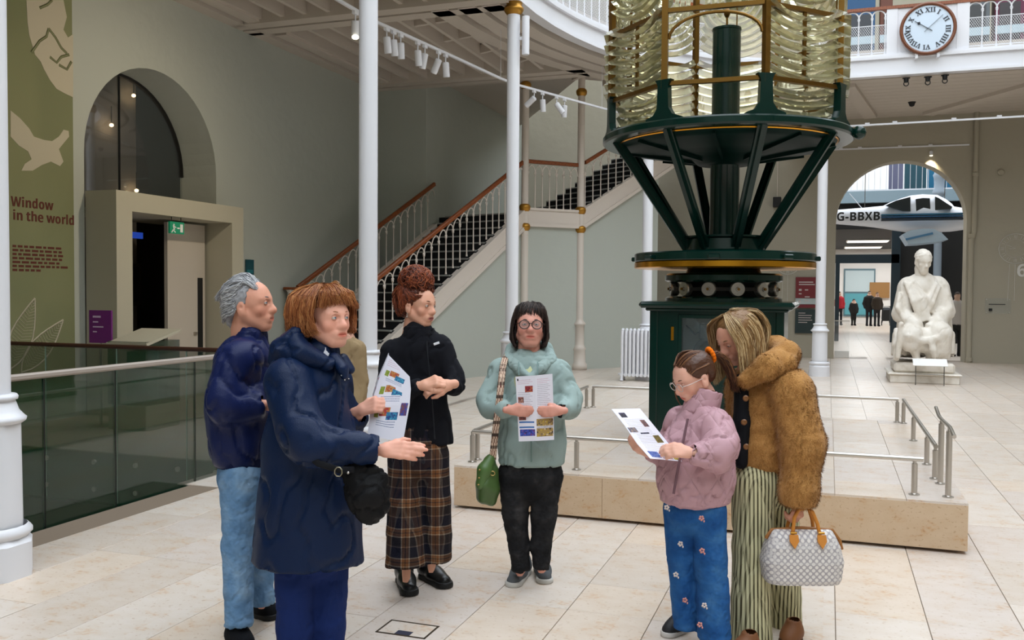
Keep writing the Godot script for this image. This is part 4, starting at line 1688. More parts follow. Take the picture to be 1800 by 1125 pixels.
	var ws := thing("spotlight", "small lit spotlight fixed above the arch", "spotlight", wl)
	var h := put("head", sp, M.iron_white, ws)
	h.scale = Vector3(0.8, 0.5, 0.8)
	b = MB.new()
	b.box(Vector3(-0.02, -0.02, -0.118), Vector3(0.02, 0.02, 0.0))
	put("bracket", b.mesh(), M.iron_white, ws)
	b = MB.new()
	b.ball(Vector3(0, -0.1, 0), Vector3(0.04, 0.025, 0.04), 10)
	var em2 := mat(rgb8(255, 246, 220), 0.5)
	em2.emission_enabled = true
	em2.emission = rgb8(255, 240, 200)
	em2.emission_energy_multiplier = 4.0
	put("lamp", b.mesh(), em2, ws)
	var l2 := SpotLight3D.new()
	l2.name = "lamp_light"
	l2.light_energy = 2.0
	l2.light_color = rgb8(255, 236, 200)
	l2.spot_angle = 45.0
	l2.spot_range = 20.0
	l2.spot_attenuation = 2.0
	l2.light_size = 0.04
	l2.shadow_enabled = true
	ws.add_child(l2)
	l2.position = Vector3(0, -0.14, 0)
	l2.rotation = Vector3(-PI / 2 + 0.3, 0, 0)
	# down-pipe
	b = MB.new()
	b.tube([Vector3(3.32, 6.1, -24.72), Vector3(3.32, 3.2, -24.72), Vector3(3.26, 3.0, -24.72), Vector3(3.26, 0, -24.72)], [0.06], 10)
	for y in [0.08, 3.1, 4.6]:
		b.lathe([Vector2(0.06, y - 0.05), Vector2(0.075, y - 0.04), Vector2(0.075, y + 0.04), Vector2(0.06, y + 0.05)], 10, Transform3D(Basis(), Vector3(3.32 if y > 3.1 else 3.27, 0, -24.72)))
	var dp := put("down_pipe", b.mesh(), M.wall_warm_lit)
	tag(dp, "beige painted down-pipe on the wall beside the arch", "pipe")
	# wall directory sign: red panels over a dark green one
	var sg := thing("wall_sign", "red, white and dark green directory sign on the end wall", "sign", at_z(1416, 530, -24.76))
	for pn in [[0.63, 0.09, rgb8(112, 18, 26), "red_panel"], [0.08, -0.07, rgb8(176, 184, 182), "white_panel"], [-0.08, -0.16, rgb8(112, 18, 26), "red_strip"], [-0.2, -0.82, rgb8(24, 44, 44), "green_panel"]]:
		b = MB.new()
		b.box(Vector3(-0.25, pn[1], 0), Vector3(0.25, pn[0], 0.03))
		put(pn[3], b.mesh(), mat(pn[2], 0.5), sg)
	b = MB.new()
	for ln in [[0.5, -0.17, 0.18, 0.028], [0.44, -0.17, 0.22, 0.028], [0.3, -0.17, -0.1, 0.05], [0.3, -0.02, 0.06, 0.03], [0.2, -0.17, -0.1, 0.03], [0.12, -0.02, 0.1, 0.03], [0.0, -0.17, -0.12, 0.05], [0.02, -0.02, 0.08, 0.025], [-0.3, -0.17, 0.0, 0.018], [-0.36, -0.17, 0.16, 0.018], [-0.42, -0.17, 0.14, 0.018], [-0.48, -0.17, 0.17, 0.018], [-0.54, -0.17, 0.05, 0.018]]:
		b.box(Vector3(ln[1], ln[0] - ln[3] / 2, 0.03), Vector3(ln[2], ln[0] + ln[3] / 2, 0.033))
	put("print", b.mesh(), mat(rgb8(190, 176, 172), 0.5), sg).set_meta("kind", "stuff")
	# glass plaque
	var gp := thing("glass_plaque", "small clear glass plaque on steel studs on the beige wall", "plaque", at_z(1754, 538, -24.74))
	b = MB.new()
	b.box(Vector3(-0.28, -0.19, 0), Vector3(0.28, 0.19, 0.012))
	put("pane", b.mesh(), M.glass, gp)
	b = MB.new()
	b = MB.new()
	b.box(Vector3(-0.2, 0.03, 0.012), Vector3(0.16, 0.05, 0.014))
	b.box(Vector3(-0.2, -0.12, 0.012), Vector3(-0.12, -0.06, 0.014))
	put("print", b.mesh(), M.dark, gp)
	for x in [-0.25, 0.25]:
		for y in [-0.16, 0.16]:
			b = MB.new()
			b.lathe([Vector2(0, -0.03), Vector2(0.014, -0.03), Vector2(0.014, 0.022), Vector2(0, 0.024)], 8, Transform3D(Basis(Vector3.RIGHT, Vector3(0, 0, 1), Vector3(0, -1, 0)), Vector3(x, y, 0)))
			put("stud", b.mesh(), M.steel, gp)
	# white line drawings of clocks on the end wall
	var pale := mat(rgb8(214, 212, 206), 0.7)
	for c in [[1785, 437, 0.36, "white outline drawing of a clock on the wall beside the glass plaque"], [1385, 462, 0.3, "white outline drawing of a clock on the wall behind the lens cabinet"]]:
		var o := thing("clock_drawing", c[3], "wall drawing", at_z(c[0], c[1], -24.78))
		var r: float = c[2]
		for rr in [r, r * 0.62]:
			b = MB.new()
			var q: Array = []
			for i in 41:
				q.append(Vector3(cos(TAU * i / 40.0) * rr, sin(TAU * i / 40.0) * rr, 0.0))
			b.tube(q, [0.008 if rr == r else 0.004], 4, false)
			put("ring", b.mesh(), pale, o)
		b = MB.new()
		for i in 12:
			var d := Vector3(sin(TAU * i / 12.0), cos(TAU * i / 12.0), 0)
			var sd := Vector3(d.y, -d.x, 0)
			for s in ([-1, 1] if i % 3 else [-1, 0, 1]):
				b.bar(d * r * 0.68 + sd * s * 0.02, d * r * 0.9 + sd * s * 0.03, 0.006, 0.012, Vector3(0, 0, 1))
		put("numeral_strokes", b.mesh(), pale, o).set_meta("kind", "stuff")
		b = MB.new()
		b.bar(Vector3.ZERO, Vector3(-r * 0.5, r * 0.25, 0), 0.006, 0.014, Vector3(0, 0, 1))
		b.bar(Vector3.ZERO, Vector3(-r * 0.42, -r * 0.02, 0), 0.006, 0.014, Vector3(0, 0, 1))
		put("hands", b.mesh(), pale, o)
		for s in [-0.12, 0.0]:
			b = MB.new()
			b.bar(Vector3(s, -r - 0.02, 0), Vector3(s * 1.2, -r - 0.9, 0), 0.006, 0.01, Vector3(0, 0, 1))
			put("pendulum_line", b.mesh(), pale, o)
	var nd := thing("number_drawing", "large pale number painted on the wall below the clock drawing", "wall drawing", at_z(1786, 494, -24.78))
	b = MB.new()
	b.text("68", 0.42, 0.006, Transform3D(Basis(), Vector3(0, 0, 0)), false, true)
	put("digits", b.mesh(), pale, nd)
	# small round detectors
	for q in [Vector2(1760, 303), Vector2(1603, 181)]:
		var p := at_z(q.x, q.y, -24.75) if q.x > 1700 else ground(q.x, q.y, 6.08)
		var o := thing("detector", "small round white detector on the beige wall" if q.x > 1700 else "small dark dome under the end gallery boards", "detector", p)
		b = MB.new()
		if q.x > 1700:
			b.lathe([Vector2(0, -0.04), Vector2(0.075, -0.04), Vector2(0.075, 0.02), Vector2(0.05, 0.035), Vector2(0, 0.035)], 20, Transform3D(Basis(Vector3.RIGHT, Vector3(0, 0, 1), Vector3(0, -1, 0)), Vector3.ZERO))
		else:
			b.lathe([Vector2(0, -0.09), Vector2(0.05, -0.07), Vector2(0.075, 0.0), Vector2(0.09, 0.02), Vector2(0, 0.02)], 16, Transform3D(), true)
		put("housing", b.mesh(), M.wall_warm_lit if q.x > 1700 else M.dark, o)
	# black speaker box on the wall behind the lens
	var bx := thing("wall_speaker", "small black box on the wall seen between the lens struts", "speaker", at_z(1366, 356, -24.7))
	b = MB.new()
	b.chamfer_box(Vector3(-0.1, -0.12, -0.1), Vector3(0.1, 0.14, 0.08), 0.01)
	put("box", b.mesh(), M.black, bx)
	b = MB.new()
	b.rod(Vector3(0, 0.14, 0), Vector3(0, 1.9, 0), 0.008, 5)
	put("cable", b.mesh(), M.iron_cream, bx)
	# hatch in the floor
	var ht := thing("floor_hatch", "rectangular stone-filled floor hatch with a dark metal frame", "hatch", Vector3(-1.963, 0, -4.085))
	b = MB.new()
	for f in [[-0.135, 0.135, -0.09, -0.079], [-0.135, 0.135, 0.079, 0.09], [-0.135, -0.125, -0.09, 0.09], [0.125, 0.135, -0.09, 0.09]]:
		b.box(Vector3(f[0], -0.01, f[2]), Vector3(f[1], 0.0025, f[3]))
	put("frame", b.mesh(), mat(rgb8(84, 72, 58), 0.4, 0.6), ht)
	b = MB.new()
	b.box(Vector3(-0.125, -0.01, -0.079), Vector3(0.125, 0.0012, 0.079))
	put("lid", b.mesh(), M.stone0, ht)
	b = MB.new()
	b.box(Vector3(-0.035, 0.0, 0.03), Vector3(0.045, 0.0028, 0.079))
	put("flap", b.mesh(), mat(rgb8(66, 70, 90), 0.35, 0.3), ht)

# ---------- statue ----------
func make_statue() -> void:
	var marble := mat(Color(1, 1, 1), 0.55)
	with_tex(marble, noise_tex(0.02, [[0.0, rgb8(206, 196, 180)], [0.5, rgb8(226, 218, 206)], [1.0, rgb8(232, 226, 216)]], 256, 4, 12), Vector3(0.8, 0.8, 0.8))
	var D := 17.65
	var yaw_b := Basis(Vector3(rt.x, 0, rt.z).normalized(), Vector3.UP, Vector3(-fw.x, 0, -fw.z).normalized())
	var org := at(1624, 664, D)
	org.y = 0.0
	var ped := thing("statue_pedestal", "stepped pale stone pedestal under the seated marble figure", "pedestal", Vector3(1.72, 0, -19.25))
	var b := MB.new()
	b.chamfer_box(Vector3(-0.60, 0, -0.62), Vector3(0.60, 0.15, 0.62), 0.012)
	b.chamfer_box(Vector3(-0.64, 0.15, -0.66), Vector3(0.64, 0.19, 0.66), 0.018)
	put("base", b.mesh(), marble, ped)
	b = MB.new()
	b.chamfer_box(Vector3(-0.53, 0.19, -0.55), Vector3(0.53, 0.38, 0.55), 0.04)
	put("block", b.mesh(), marble, ped)
	var st := thing("statue", "white marble statue of a seated robed man with bowed head", "statue", Vector3(org.x, 0.384, org.z), yaw_b)
	var o := Vector3(org.x, 0.384, org.z)
	var inv := yaw_b.inverse()
	var L := func(px: float, py: float, dz: float) -> Vector3:
		return inv * (at(px, py, D - dz) - o)
	var s := D / FOC
	var bl := Blob.new()
	bl.k = 0.014
	# seat block and drapery over it
	bl.add(L.call(1600, 626, -0.25), L.call(1600, 545, -0.35), 26 * s, 20 * s, 1.2, 1)
	bl.add(L.call(1650, 626, -0.25), L.call(1650, 545, -0.35), 24 * s, 20 * s, 1.2, 1)
	# torso leaning forward, shoulders
	bl.add(L.call(1622, 575, -0.1), L.call(1621, 505, 0.0), 33 * s, 27 * s, 0.85)
	bl.add(L.call(1598, 503, -0.02), L.call(1647, 502, -0.02), 17 * s, 17 * s)
	bl.add(L.call(1622, 500, 0.02), L.call(1623, 482, 0.1), 11 * s, 9 * s)
	# arms in wide sleeves
	bl.chain([L.call(1594, 507, 0.0), L.call(1585, 552, 0.06), L.call(1608, 572, 0.35)], [16 * s, 16 * s, 13 * s])
	bl.chain([L.call(1652, 507, 0.0), L.call(1661, 548, 0.06), L.call(1646, 568, 0.34)], [16 * s, 16 * s, 13 * s])
	# forearms and hands resting in the lap
	bl.chain([L.call(1604, 574, 0.34), L.call(1617, 582, 0.46)], [6 * s, 5 * s])
	bl.chain([L.call(1647, 566, 0.34), L.call(1632, 572, 0.44)], [6 * s, 5 * s])
	for i in 4:
		bl.add(L.call(1617 + i * 2.6, 583 + i * 0.7, 0.48), L.call(1621 + i * 2.6, 590 - i * 1.0, 0.54), 2.1 * s, 1.7 * s)
	# thighs and knees under the robe, robe falling to the shins
	bl.chain([L.call(1603, 585, 0.0), L.call(1600, 590, 0.5), L.call(1601, 602, 0.5)], [24 * s, 19 * s, 16 * s])
	bl.chain([L.call(1645, 583, 0.0), L.call(1652, 587, 0.5), L.call(1650, 612, 0.46)], [24 * s, 20 * s, 19 * s])
	bl.add(L.call(1606, 596, 0.44), L.call(1650, 592, 0.44), 17 * s, 17 * s)
	bl.add(L.call(1612, 606, 0.46), L.call(1655, 612, 0.44), 12 * s, 15 * s)
	bl.add(L.call(1582, 590, 0.05), L.call(1580, 624, 0.1), 12 * s, 12 * s, 1.4, 2)
	bl.add(L.call(1665, 590, 0.1), L.call(1667, 624, 0.2), 12 * s, 10 * s, 1.4, 2)
	# shins and bare feet
	bl.chain([L.call(1607, 612, 0.5), L.call(1613, 636, 0.46), L.call(1616, 638, 0.62)], [8 * s, 5 * s, 5.5 * s])
	bl.chain([L.call(1632, 612, 0.44), L.call(1634, 632, 0.36), L.call(1640, 636, 0.52)], [8 * s, 5 * s, 5.5 * s])
	# folds of the cloak across the chest and over the knees
	for f in [[1600, 500, 1632, 560], [1606, 496, 1640, 548], [1645, 500, 1612, 556], [1650, 505, 1622, 562]]:
		bl.chain([L.call(f[0], f[1], 0.2), L.call((f[0] + f[2]) / 2.0 + 2, (f[1] + f[3]) / 2.0, 0.3), L.call(f[2], f[3], 0.26)], [4 * s, 4.5 * s, 4 * s])
	for f in [[1592, 590, 1594, 612], [1640, 600, 1650, 622], [1660, 600, 1666, 626], [1612, 600, 1640, 618], [1584, 570, 1578, 626]]:
		bl.add(L.call(f[0], f[1], 0.56), L.call(f[2], f[3], 0.5), 4.5 * s, 5 * s)
	# drapery ridges: sleeves, chest, lap and the hanging skirt of the cloak
	for i in 6:
		var t := i / 5.0
		bl.chain([L.call(1590 + 10 * t, 496 + 6 * t, 0.17), L.call(1604 + 14 * t, 530 - 4 * t, 0.31), L.call(1614 + 22 * t, 566 - 6 * t, 0.33)], [2.2 * s, 2.6 * s, 2.2 * s])
		bl.chain([L.call(1580 + 3 * t, 515 + 9 * t, 0.14), L.call(1577 + 5 * t, 540 + 4 * t, 0.2), L.call(1588 + 6 * t, 560 + 5 * t, 0.3)], [2.0 * s, 2.4 * s, 2.0 * s])
		bl.chain([L.call(1664 - 3 * t, 510 + 9 * t, 0.14), L.call(1671 - 5 * t, 540 + 4 * t, 0.2), L.call(1660 - 6 * t, 558 + 5 * t, 0.3)], [2.0 * s, 2.4 * s, 2.0 * s])
		bl.chain([L.call(1596 + 4 * t, 590 + 2 * t, 0.68), L.call(1618 + 4 * t, 598 + 3 * t, 0.66), L.call(1646 + 4 * t, 592 + 6 * t, 0.68)], [2.0 * s, 2.4 * s, 2.0 * s])
		bl.chain([L.call(1634 + 7 * t, 600, 0.68), L.call(1637 + 6.5 * t, 614, 0.67), L.call(1640 + 6 * t, 626, 0.62)], [2.0 * s, 2.4 * s, 2.6 * s])
		bl.chain([L.call(1574 + 3 * t, 580, 0.2), L.call(1573 + 3 * t, 606, 0.28), L.call(1574 + 3.4 * t, 630, 0.3)], [2.0 * s, 2.6 * s, 2.6 * s])
	bl.clips = [[Vector3(0, -1, 0), 0.0]]
	bl.fold_amp = 0.012
	bl.fold_freq = 3.0
	bl.fold_scale = Vector3(1.6, 0.6, 1.6)
	var fig := MB.new()
	bl.build(0.021, fig)
	# bowed, bearded head with short curls
	var hd := Blob.new()
	hd.k = 0.007
	face(hd, {"full": 0.05, "neck": 0.06, "nz": 0.05})
	hd.ball(Vector3(0, -0.1, 0.06), Vector3(0.045, 0.04, 0.035))
	for i in 60:
		var a := i * 2.4
		var y := 0.02 + 0.1 * (i / 60.0)
		var r := sqrt(maxf(0.0, 1.0 - pow((y - 0.035) / 0.088, 2.0)))
		var p := Vector3(sin(a) * 0.077 * r, y, -0.018 + cos(a) * 0.097 * r)
		if p.z < 0.045 or p.y > 0.085:
			hd.ball(p, Vector3(0.013, 0.011, 0.013))
	hd.build(0.0065, fig, Transform3D(Basis(Vector3.RIGHT, 0.36).scaled(Vector3.ONE * 1.7), L.call(1623, 459, 0.18)))
	put("figure", fig.mesh(), marble, st)
	# caption stand in front
	var cp := thing("caption_stand", "thin-legged white caption stand in front of the pedestal", "stand", Vector3(1.78, 0, -18.35))
	b = MB.new()
	b.obox(Vector3(0, 0.42, 0), Vector3(0.58, 0.015, 0.24), Basis(Vector3.RIGHT, 0.5))
	put("panel", b.mesh(), M.white, cp)
	for x in [-0.24, 0.24]:
		b = MB.new()
		b.rod(Vector3(x, 0, 0.03), Vector3(x, 0.41, 0.0), 0.008, 6)
		put("leg", b.mesh(), M.steel_dark, cp)
	b = MB.new()
	b.rod(Vector3(-0.24, 0.2, 0.015), Vector3(0.24, 0.2, 0.015), 0.005, 6)
	put("cross_bar", b.mesh(), M.steel_dark, cp)

# ---------- hall behind the arch ----------
func far_person(label: String, px: float, foot: float, D: float, h: float, top: Color, legs: Color, hair: Color, wide := 1.0) -> void:
	var o := at(px, foot, D)
	o.y = 0.0
	var t := thing("person", label, "person", o, Basis(Vector3(rt.x, 0, rt.z).normalized(), Vector3.UP, Vector3(-fw.x, 0, -fw.z).normalized()))
	var k := h / 1.72
	var bl := Blob.new()
	bl.k = 0.02
	bl.base = legs
	for s in [-1, 1]:
		bl.chain([Vector3(0.09 * s, 0.04, 0), Vector3(0.09 * s, 0.5, 0.01), Vector3(0.085 * s, 0.92, 0)], [0.055 * k, 0.06, 0.085])
		bl.add(Vector3(0.09 * s, 0.04, -0.03), Vector3(0.1 * s, 0.035, 0.14), 0.04, 0.04)
		bl.chain([Vector3(0.17 * s * wide, 1.38, 0), Vector3(0.23 * s * wide, 1.1, 0.0), Vector3(0.2 * s * wide, 0.88, 0.08)], [0.062, 0.055, 0.045])
	bl.add(Vector3(0, 0.9, 0), Vector3(0, 1.35, 0), 0.16 * wide, 0.17 * wide, 0.7)
	bl.add(Vector3(0, 1.4, 0), Vector3(0, 1.55, 0.01), 0.06, 0.05)
	bl.ball(Vector3(0, 1.62, 0.01), Vector3(0.075, 0.11, 0.09))
	for p in bl.prim:
		p[0] *= k
		p[1] *= k
	bl.paint(Vector3(0, 1.2 * k, 0), Vector3(0.5, 0.36 * k, 0.5), top.srgb_to_linear(), 0.02)
	bl.paint(Vector3(0, 1.62 * k, 0), Vector3(0.16, 0.15, 0.2), Color(0.5, 0.33, 0.25), 0.02)
	bl.paint(Vector3(0, 1.69 * k, -0.03), Vector3(0.12, 0.085, 0.12), hair.srgb_to_linear(), 0.02)
	bl.base = legs.srgb_to_linear()
	var m := mat(Color.WHITE, 0.8)
	m.vertex_color_use_as_albedo = true
	put("body", bl.build(0.03), m, t)

func make_far_hall() -> void:
	var b := MB.new()
	b.box(Vector3(-2.0, 0, -56), Vector3(-1.7, 9, -25.4))
	struct("wall_far_left", b.mesh(), M.white)
	b = MB.new()
	b.box(Vector3(11, 0, -56), Vector3(11.3, 9, -25.4))
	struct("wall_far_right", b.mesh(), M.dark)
	b = MB.new()
	b.box(Vector3(-2, 0, -53.3), Vector3(11.3, 9, -53))
	struct("wall_far_end", b.mesh(), M.white)
	b = MB.new()
	b.box(Vector3(2.25, 0, -34.2), Vector3(11, 4.4, -34))
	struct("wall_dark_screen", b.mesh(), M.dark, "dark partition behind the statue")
	# floor above: dark beam, pale fascia, railing, and the bright storey over it
	b = MB.new()
	b.box(Vector3(-1.7, 4.05, -52.9), Vector3(11, 5.415, -36.2))
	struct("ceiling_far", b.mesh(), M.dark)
	b = MB.new()
	b.box(Vector3(-1.7, 5.0, -36.2), Vector3(11, 5.42, -35.9))
	struct("trim_3", b.mesh(), mat(rgb8(150, 172, 184), 0.6), "pale blue-grey fascia in the far hall")
	b = MB.new()
	b.box(Vector3(-2, 9, -27), Vector3(11.3, 9.3, -25.4))
	b.box(Vector3(-2, 9, -35.5), Vector3(11.3, 9.3, -34.5))
	for i in 5:
		b.box(Vector3(-2 + i * 3.0, 9, -34.5), Vector3(-1.7 + i * 3.0, 9.3, -27))
	struct("roof_far", b.mesh(), M.ceiling)
	var rl := thing("far_railing", "white bar railing on the upper floor of the far hall", "railing", Vector3(-1.5, 5.42, -36.05))
	for i in 38:
		b = MB.new()
		b.box(Vector3(i * 0.2, 0, -0.01), Vector3(i * 0.2 + 0.018, 1.1, 0.01))
		put("bar", b.mesh(), M.iron_white, rl)
	b = MB.new()
	b.box(Vector3(0, 0, -0.03), Vector3(7.6, 0.06, 0.03))
	put("bottom_rail", b.mesh(), M.iron_white, rl)
	for pn in [[2.05, 2.55, rgb8(110, 112, 140), "grey-violet exhibition panel behind the far railing"], [2.58, 3.35, rgb8(40, 84, 98), "dark teal exhibition panel behind the far railing"], [3.38, 4.25, rgb8(28, 112, 150), "bright blue exhibition panel behind the far railing"]]:
		var o := thing("exhibition_panel", pn[3], "panel", Vector3(pn[0], 5.42, -37.2))
		b = MB.new()
		b.chamfer_box(Vector3(0, 0, -0.06), Vector3(pn[1] - pn[0], 2.4, 0), 0.01)
		put("board", b.mesh(), mat(pn[2], 0.5), o)
		b = MB.new()
		b.box(Vector3(0.04, 0.04, 0), Vector3(pn[1] - pn[0] - 0.04, 0.12, 0.02))
		put("foot_rail", b.mesh(), M.dark, o)
	b = MB.new()
	b.box(Vector3(-1.7, 5.42, -45.2), Vector3(11, 9, -45))
	struct("wall_far_upper", b.mesh(), M.white)
	# lamp panels added under the far ceiling to brighten the room
	for q in [Vector3(1.6, 4.03, -44.0), Vector3(4.6, 4.03, -44.0), Vector3(1.6, 4.03, -50.0), Vector3(4.6, 4.03, -50.0)]:
		var lp := thing("added_ceiling_light", "flat lit ceiling panel added to brighten the room beyond the screen", "ceiling light", q, Basis(), "added lit panels in the bright room")
		b = MB.new()
		b.chamfer_box(Vector3(-0.9, -0.03, -0.9), Vector3(0.9, 0.02, 0.9), 0.01)
		put("frame", b.mesh(), M.white, lp)
		b = MB.new()
		b.box(Vector3(-0.85, -0.04, -0.85), Vector3(0.85, -0.03, 0.85))
		var lm := mat(rgb8(250, 250, 245), 0.5)
		lm.emission_enabled = true
		lm.emission = rgb8(250, 250, 240)
		lm.emission_energy_multiplier = 1.5
		put("diffuser", b.mesh(), lm, lp)
		var al := AreaLight3D.new()
		al.name = "added_panel_light"
		al.area_size = Vector2(1.7, 1.7)
		al.light_energy = 14.0
		al.area_range = 30.0
		al.area_attenuation = 2.0
		al.shadow_enabled = true
		lp.add_child(al)
		al.position = Vector3(0, -0.06, 0)
		al.rotation = Vector3(-PI / 2, 0, 0)
	# column in the far hall
	b = MB.new()
	b.lathe([Vector2(0.16, 0), Vector2(0.13, 0.3), Vector2(0.12, 4.9), Vector2(0.2, 5.0), Vector2(0.21, 5.1), Vector2(0.15, 5.2), Vector2(0.17, 5.55), Vector2(0.2, 5.65), Vector2(0.12, 5.75), Vector2(0.12, 9)], 14, Transform3D(Basis(), Vector3(3.42, 0, -33.6)), true)
	var fc := struct("column", b.mesh(), mat(rgb8(150, 164, 178), 0.5), "pale blue-grey column of the far hall beside the aircraft")
	fc.set_meta("category", "column")
	# dark glazed screen with a transom
	var sc := thing("glazed_screen", "dark teal door screen with a transom below the aircraft", "screen", Vector3(0.0, 0, -33.8))
	var dk := mat(rgb8(12, 34, 44), 0.4)
	for f in [["transom", Vector3(-1.0, 2.72, -0.06), Vector3(2.25, 3.02, 0.06)], ["post", Vector3(2.0, 0, -0.06), Vector3(2.28, 4.4, 0.06)], ["post", Vector3(0.2, 0, -0.06), Vector3(0.34, 2.72, 0.06)], ["head", Vector3(-1.0, 4.25, -0.06), Vector3(2.25, 4.45, 0.06)]]:
		b = MB.new()
		b.box(f[1], f[2])
		put(f[0], b.mesh(), dk, sc)
	# things in the bright room beyond
	var wd := struct_node("window_2", "pale window in the bright room beyond the screen")
	b = MB.new()
	b.box(Vector3(0.75, 0.4, -52.98), Vector3(2.35, 3.0, -52.93))
	put("window_frame", b.mesh(), mat(rgb8(90, 120, 130), 0.5), wd)
	for i in 2:
		b = MB.new()
		b.box(Vector3(0.82, 0.5 + i * 1.25, -52.93), Vector3(2.28, 1.65 + i * 1.25, -52.9))
		put("pane", b.mesh(), mat([rgb8(96, 164, 176), rgb8(190, 206, 210)][i], 0.15), wd)
	for bn in [[3.35, 3.72, rgb8(196, 30, 44), "tall red banner in the bright room"], [3.78, 4.0, rgb8(110, 150, 170), "narrow blue banner beside the red one"], [4.05, 4.5, rgb8(190, 160, 120), "tan banner beside the blue one"]]:
		var o := thing("banner", bn[3], "banner", Vector3(bn[0], 2.0, -47.5))
		b = MB.new()
		b.box(Vector3(0, -0.5, -0.01), Vector3(bn[1] - bn[0], 2.05, 0.01))
		put("cloth", b.mesh(), mat(bn[2], 0.7), o)
		b = MB.new()
		b.rod(Vector3(0.0, 2.06, 0), Vector3(bn[1] - bn[0], 2.06, 0), 0.02, 6)
		put("pole", b.mesh(), M.steel, o)
	var bx := thing("wall_poster", "small red and orange poster in the bright room under the aircraft", "poster", at_z(1489, 411, -52.9))
	b = MB.new()
	b.box(Vector3(-0.45, -0.2, 0), Vector3(0.45, 0.24, 0.03))
	put("print", b.mesh(), mat(rgb8(150, 44, 40), 0.6), bx)
	b = MB.new()
	b.box(Vector3(-0.45, -0.28, 0), Vector3(0.45, -0.2, 0.03))
	put("border", b.mesh(), mat(rgb8(190, 130, 50), 0.6), bx)
	var pb := thing("picture_board", "tan framed board on the white wall behind the seated visitors", "picture", at_z(1546, 510, -52.9))
	b = MB.new()
	b.box(Vector3(-0.5, -0.42, 0), Vector3(0.5, 0.42, 0.05))
	put("board", b.mesh(), mat(rgb8(150, 110, 60), 0.6), pb)
	var gb := thing("glass_barrier", "low glass barrier with a white base beside the arch", "barrier", Vector3(0.16, 0, -25.2))
	b = MB.new()
	b.box(Vector3(0, 0.18, -0.008), Vector3(0.36, 0.95, 0.008))
	put("pane", b.mesh(), M.glass, gb)
	b = MB.new()
	b.chamfer_box(Vector3(0, 0, -0.04), Vector3(0.36, 0.18, 0.04), 0.005)
	put("base", b.mesh(), M.white, gb)
	b = MB.new()
	b.box(Vector3(0, 0.95, -0.015), Vector3(0.36, 0.975, 0.015))
	put("top_rail", b.mesh(), M.steel, gb)
	far_person("distant visitor in a red jacket beside the dark screen", 1475, 571, 47.5, 1.75, rgb8(150, 20, 30), rgb8(20, 20, 26), rgb8(20, 16, 14))
	far_person("distant visitor in black crouching beside a pushchair", 1500, 573, 47.0, 1.35, rgb8(16, 16, 20), rgb8(16, 16, 20), rgb8(20, 16, 14), 1.1)
	far_person("distant visitor in a black coat standing close to another", 1527, 574, 46.5, 1.8, rgb8(14, 14, 18), rgb8(20, 20, 26), rgb8(30, 22, 16), 1.2)
	far_person("distant visitor in dark brown clothes beside the black coat", 1541, 574, 46.2, 1.72, rgb8(44, 34, 28), rgb8(18, 18, 22), rgb8(40, 28, 20), 1.1)
	far_person("visitor in a pale grey shirt and black trousers behind the statue", 1680, 632, 24.6, 1.74, rgb8(176, 170, 166), rgb8(10, 10, 12), rgb8(60, 48, 40))
	var pc := thing("pushchair", "dark folded pushchair in the bright room", "pushchair", at(1557, 573, 47.0) * Vector3(1, 0, 1))
	b = MB.new()
	b.tube([Vector3(-0.2, 0.15, 0), Vector3(-0.1, 0.6, 0), Vector3(-0.25, 1.0, 0), Vector3(0.2, 1.0, 0), Vector3(0.1, 0.6, 0), Vector3(0.2, 0.15, 0)], [0.035], 6)
	put("frame", b.mesh(), M.black, pc)
	b = MB.new()
	b.cbox(Vector3(0, 0.6, 0), Vector3(0.42, 0.7, 0.3), Basis(Vector3.RIGHT, 0.3), 0.08)
	put("seat", b.mesh(), mat(rgb8(40, 44, 48), 0.8), pc)
	for x in [-0.2, 0.2]:
		b = MB.new()
		b.lathe([Vector2(0.06, -0.02), Vector2(0.14, -0.02), Vector2(0.14, 0.02), Vector2(0.06, 0.02)], 14, Transform3D(Basis(Vector3.BACK, PI / 2), Vector3(x, 0.14, 0)))
		put("wheel", b.mesh(), M.black, pc)

	# light aircraft hung in the far hall
	var z := -31.0
	var org := at_z(1585, 380, z)
	var ac := thing("light_aircraft", "white light aircraft with blue stripes hanging in the hall behind the arch", "aircraft", org)
	var white := mat(rgb8(222, 224, 230), 0.3)
	var prof := [[1380, 376, 388], [1420, 373, 390], [1470, 369, 394], [1520, 365, 398], [1552, 362, 402], [1566, 356, 405], [1585, 349, 408], [1602, 343.5, 410], [1620, 341.5, 411], [1642, 342.5, 411], [1652, 349, 410], [1664, 357, 409], [1674, 363, 407.5], [1695, 366, 404], [1716, 370, 400], [1728, 378, 392]]
	var pts: Array = []
	var rr: Array = []
	for p in prof:
		var a := at_z(p[0], p[1], z)
		var c := at_z(p[0], p[2], z)
		pts.append((a + c) * 0.5 - org)
		rr.append((a.y - c.y) * 0.5)
	b = MB.new()
	b.tube(pts, rr, 20, true, 0.95, Vector3.UP)
	put("fuselage", b.mesh(), white, ac)
	# windows as slightly proud dark glass on the near side
	var wins := [[[1556, 361.5], [1575, 353], [1600, 346.5], [1600, 372], [1586, 371.5], [1570, 367]], [[1609, 350.5], [1622, 348.5], [1634, 349], [1635, 371], [1610, 372]], [[1643, 346], [1650, 349], [1662, 357], [1673, 364], [1672, 367.5], [1643, 370]]]
	for wv in wins:
		b = MB.new()
		var P := PackedVector2Array()
		for q in wv:
			var a := at_z(q[0], q[1], z + 0.45) - org
			P.append(Vector2(a.x, a.y))
		b.extrude(P, 0.30, 0.56, Transform3D())
		put("window", b.mesh(), mat(rgb8(16, 26, 32), 0.12), ac)
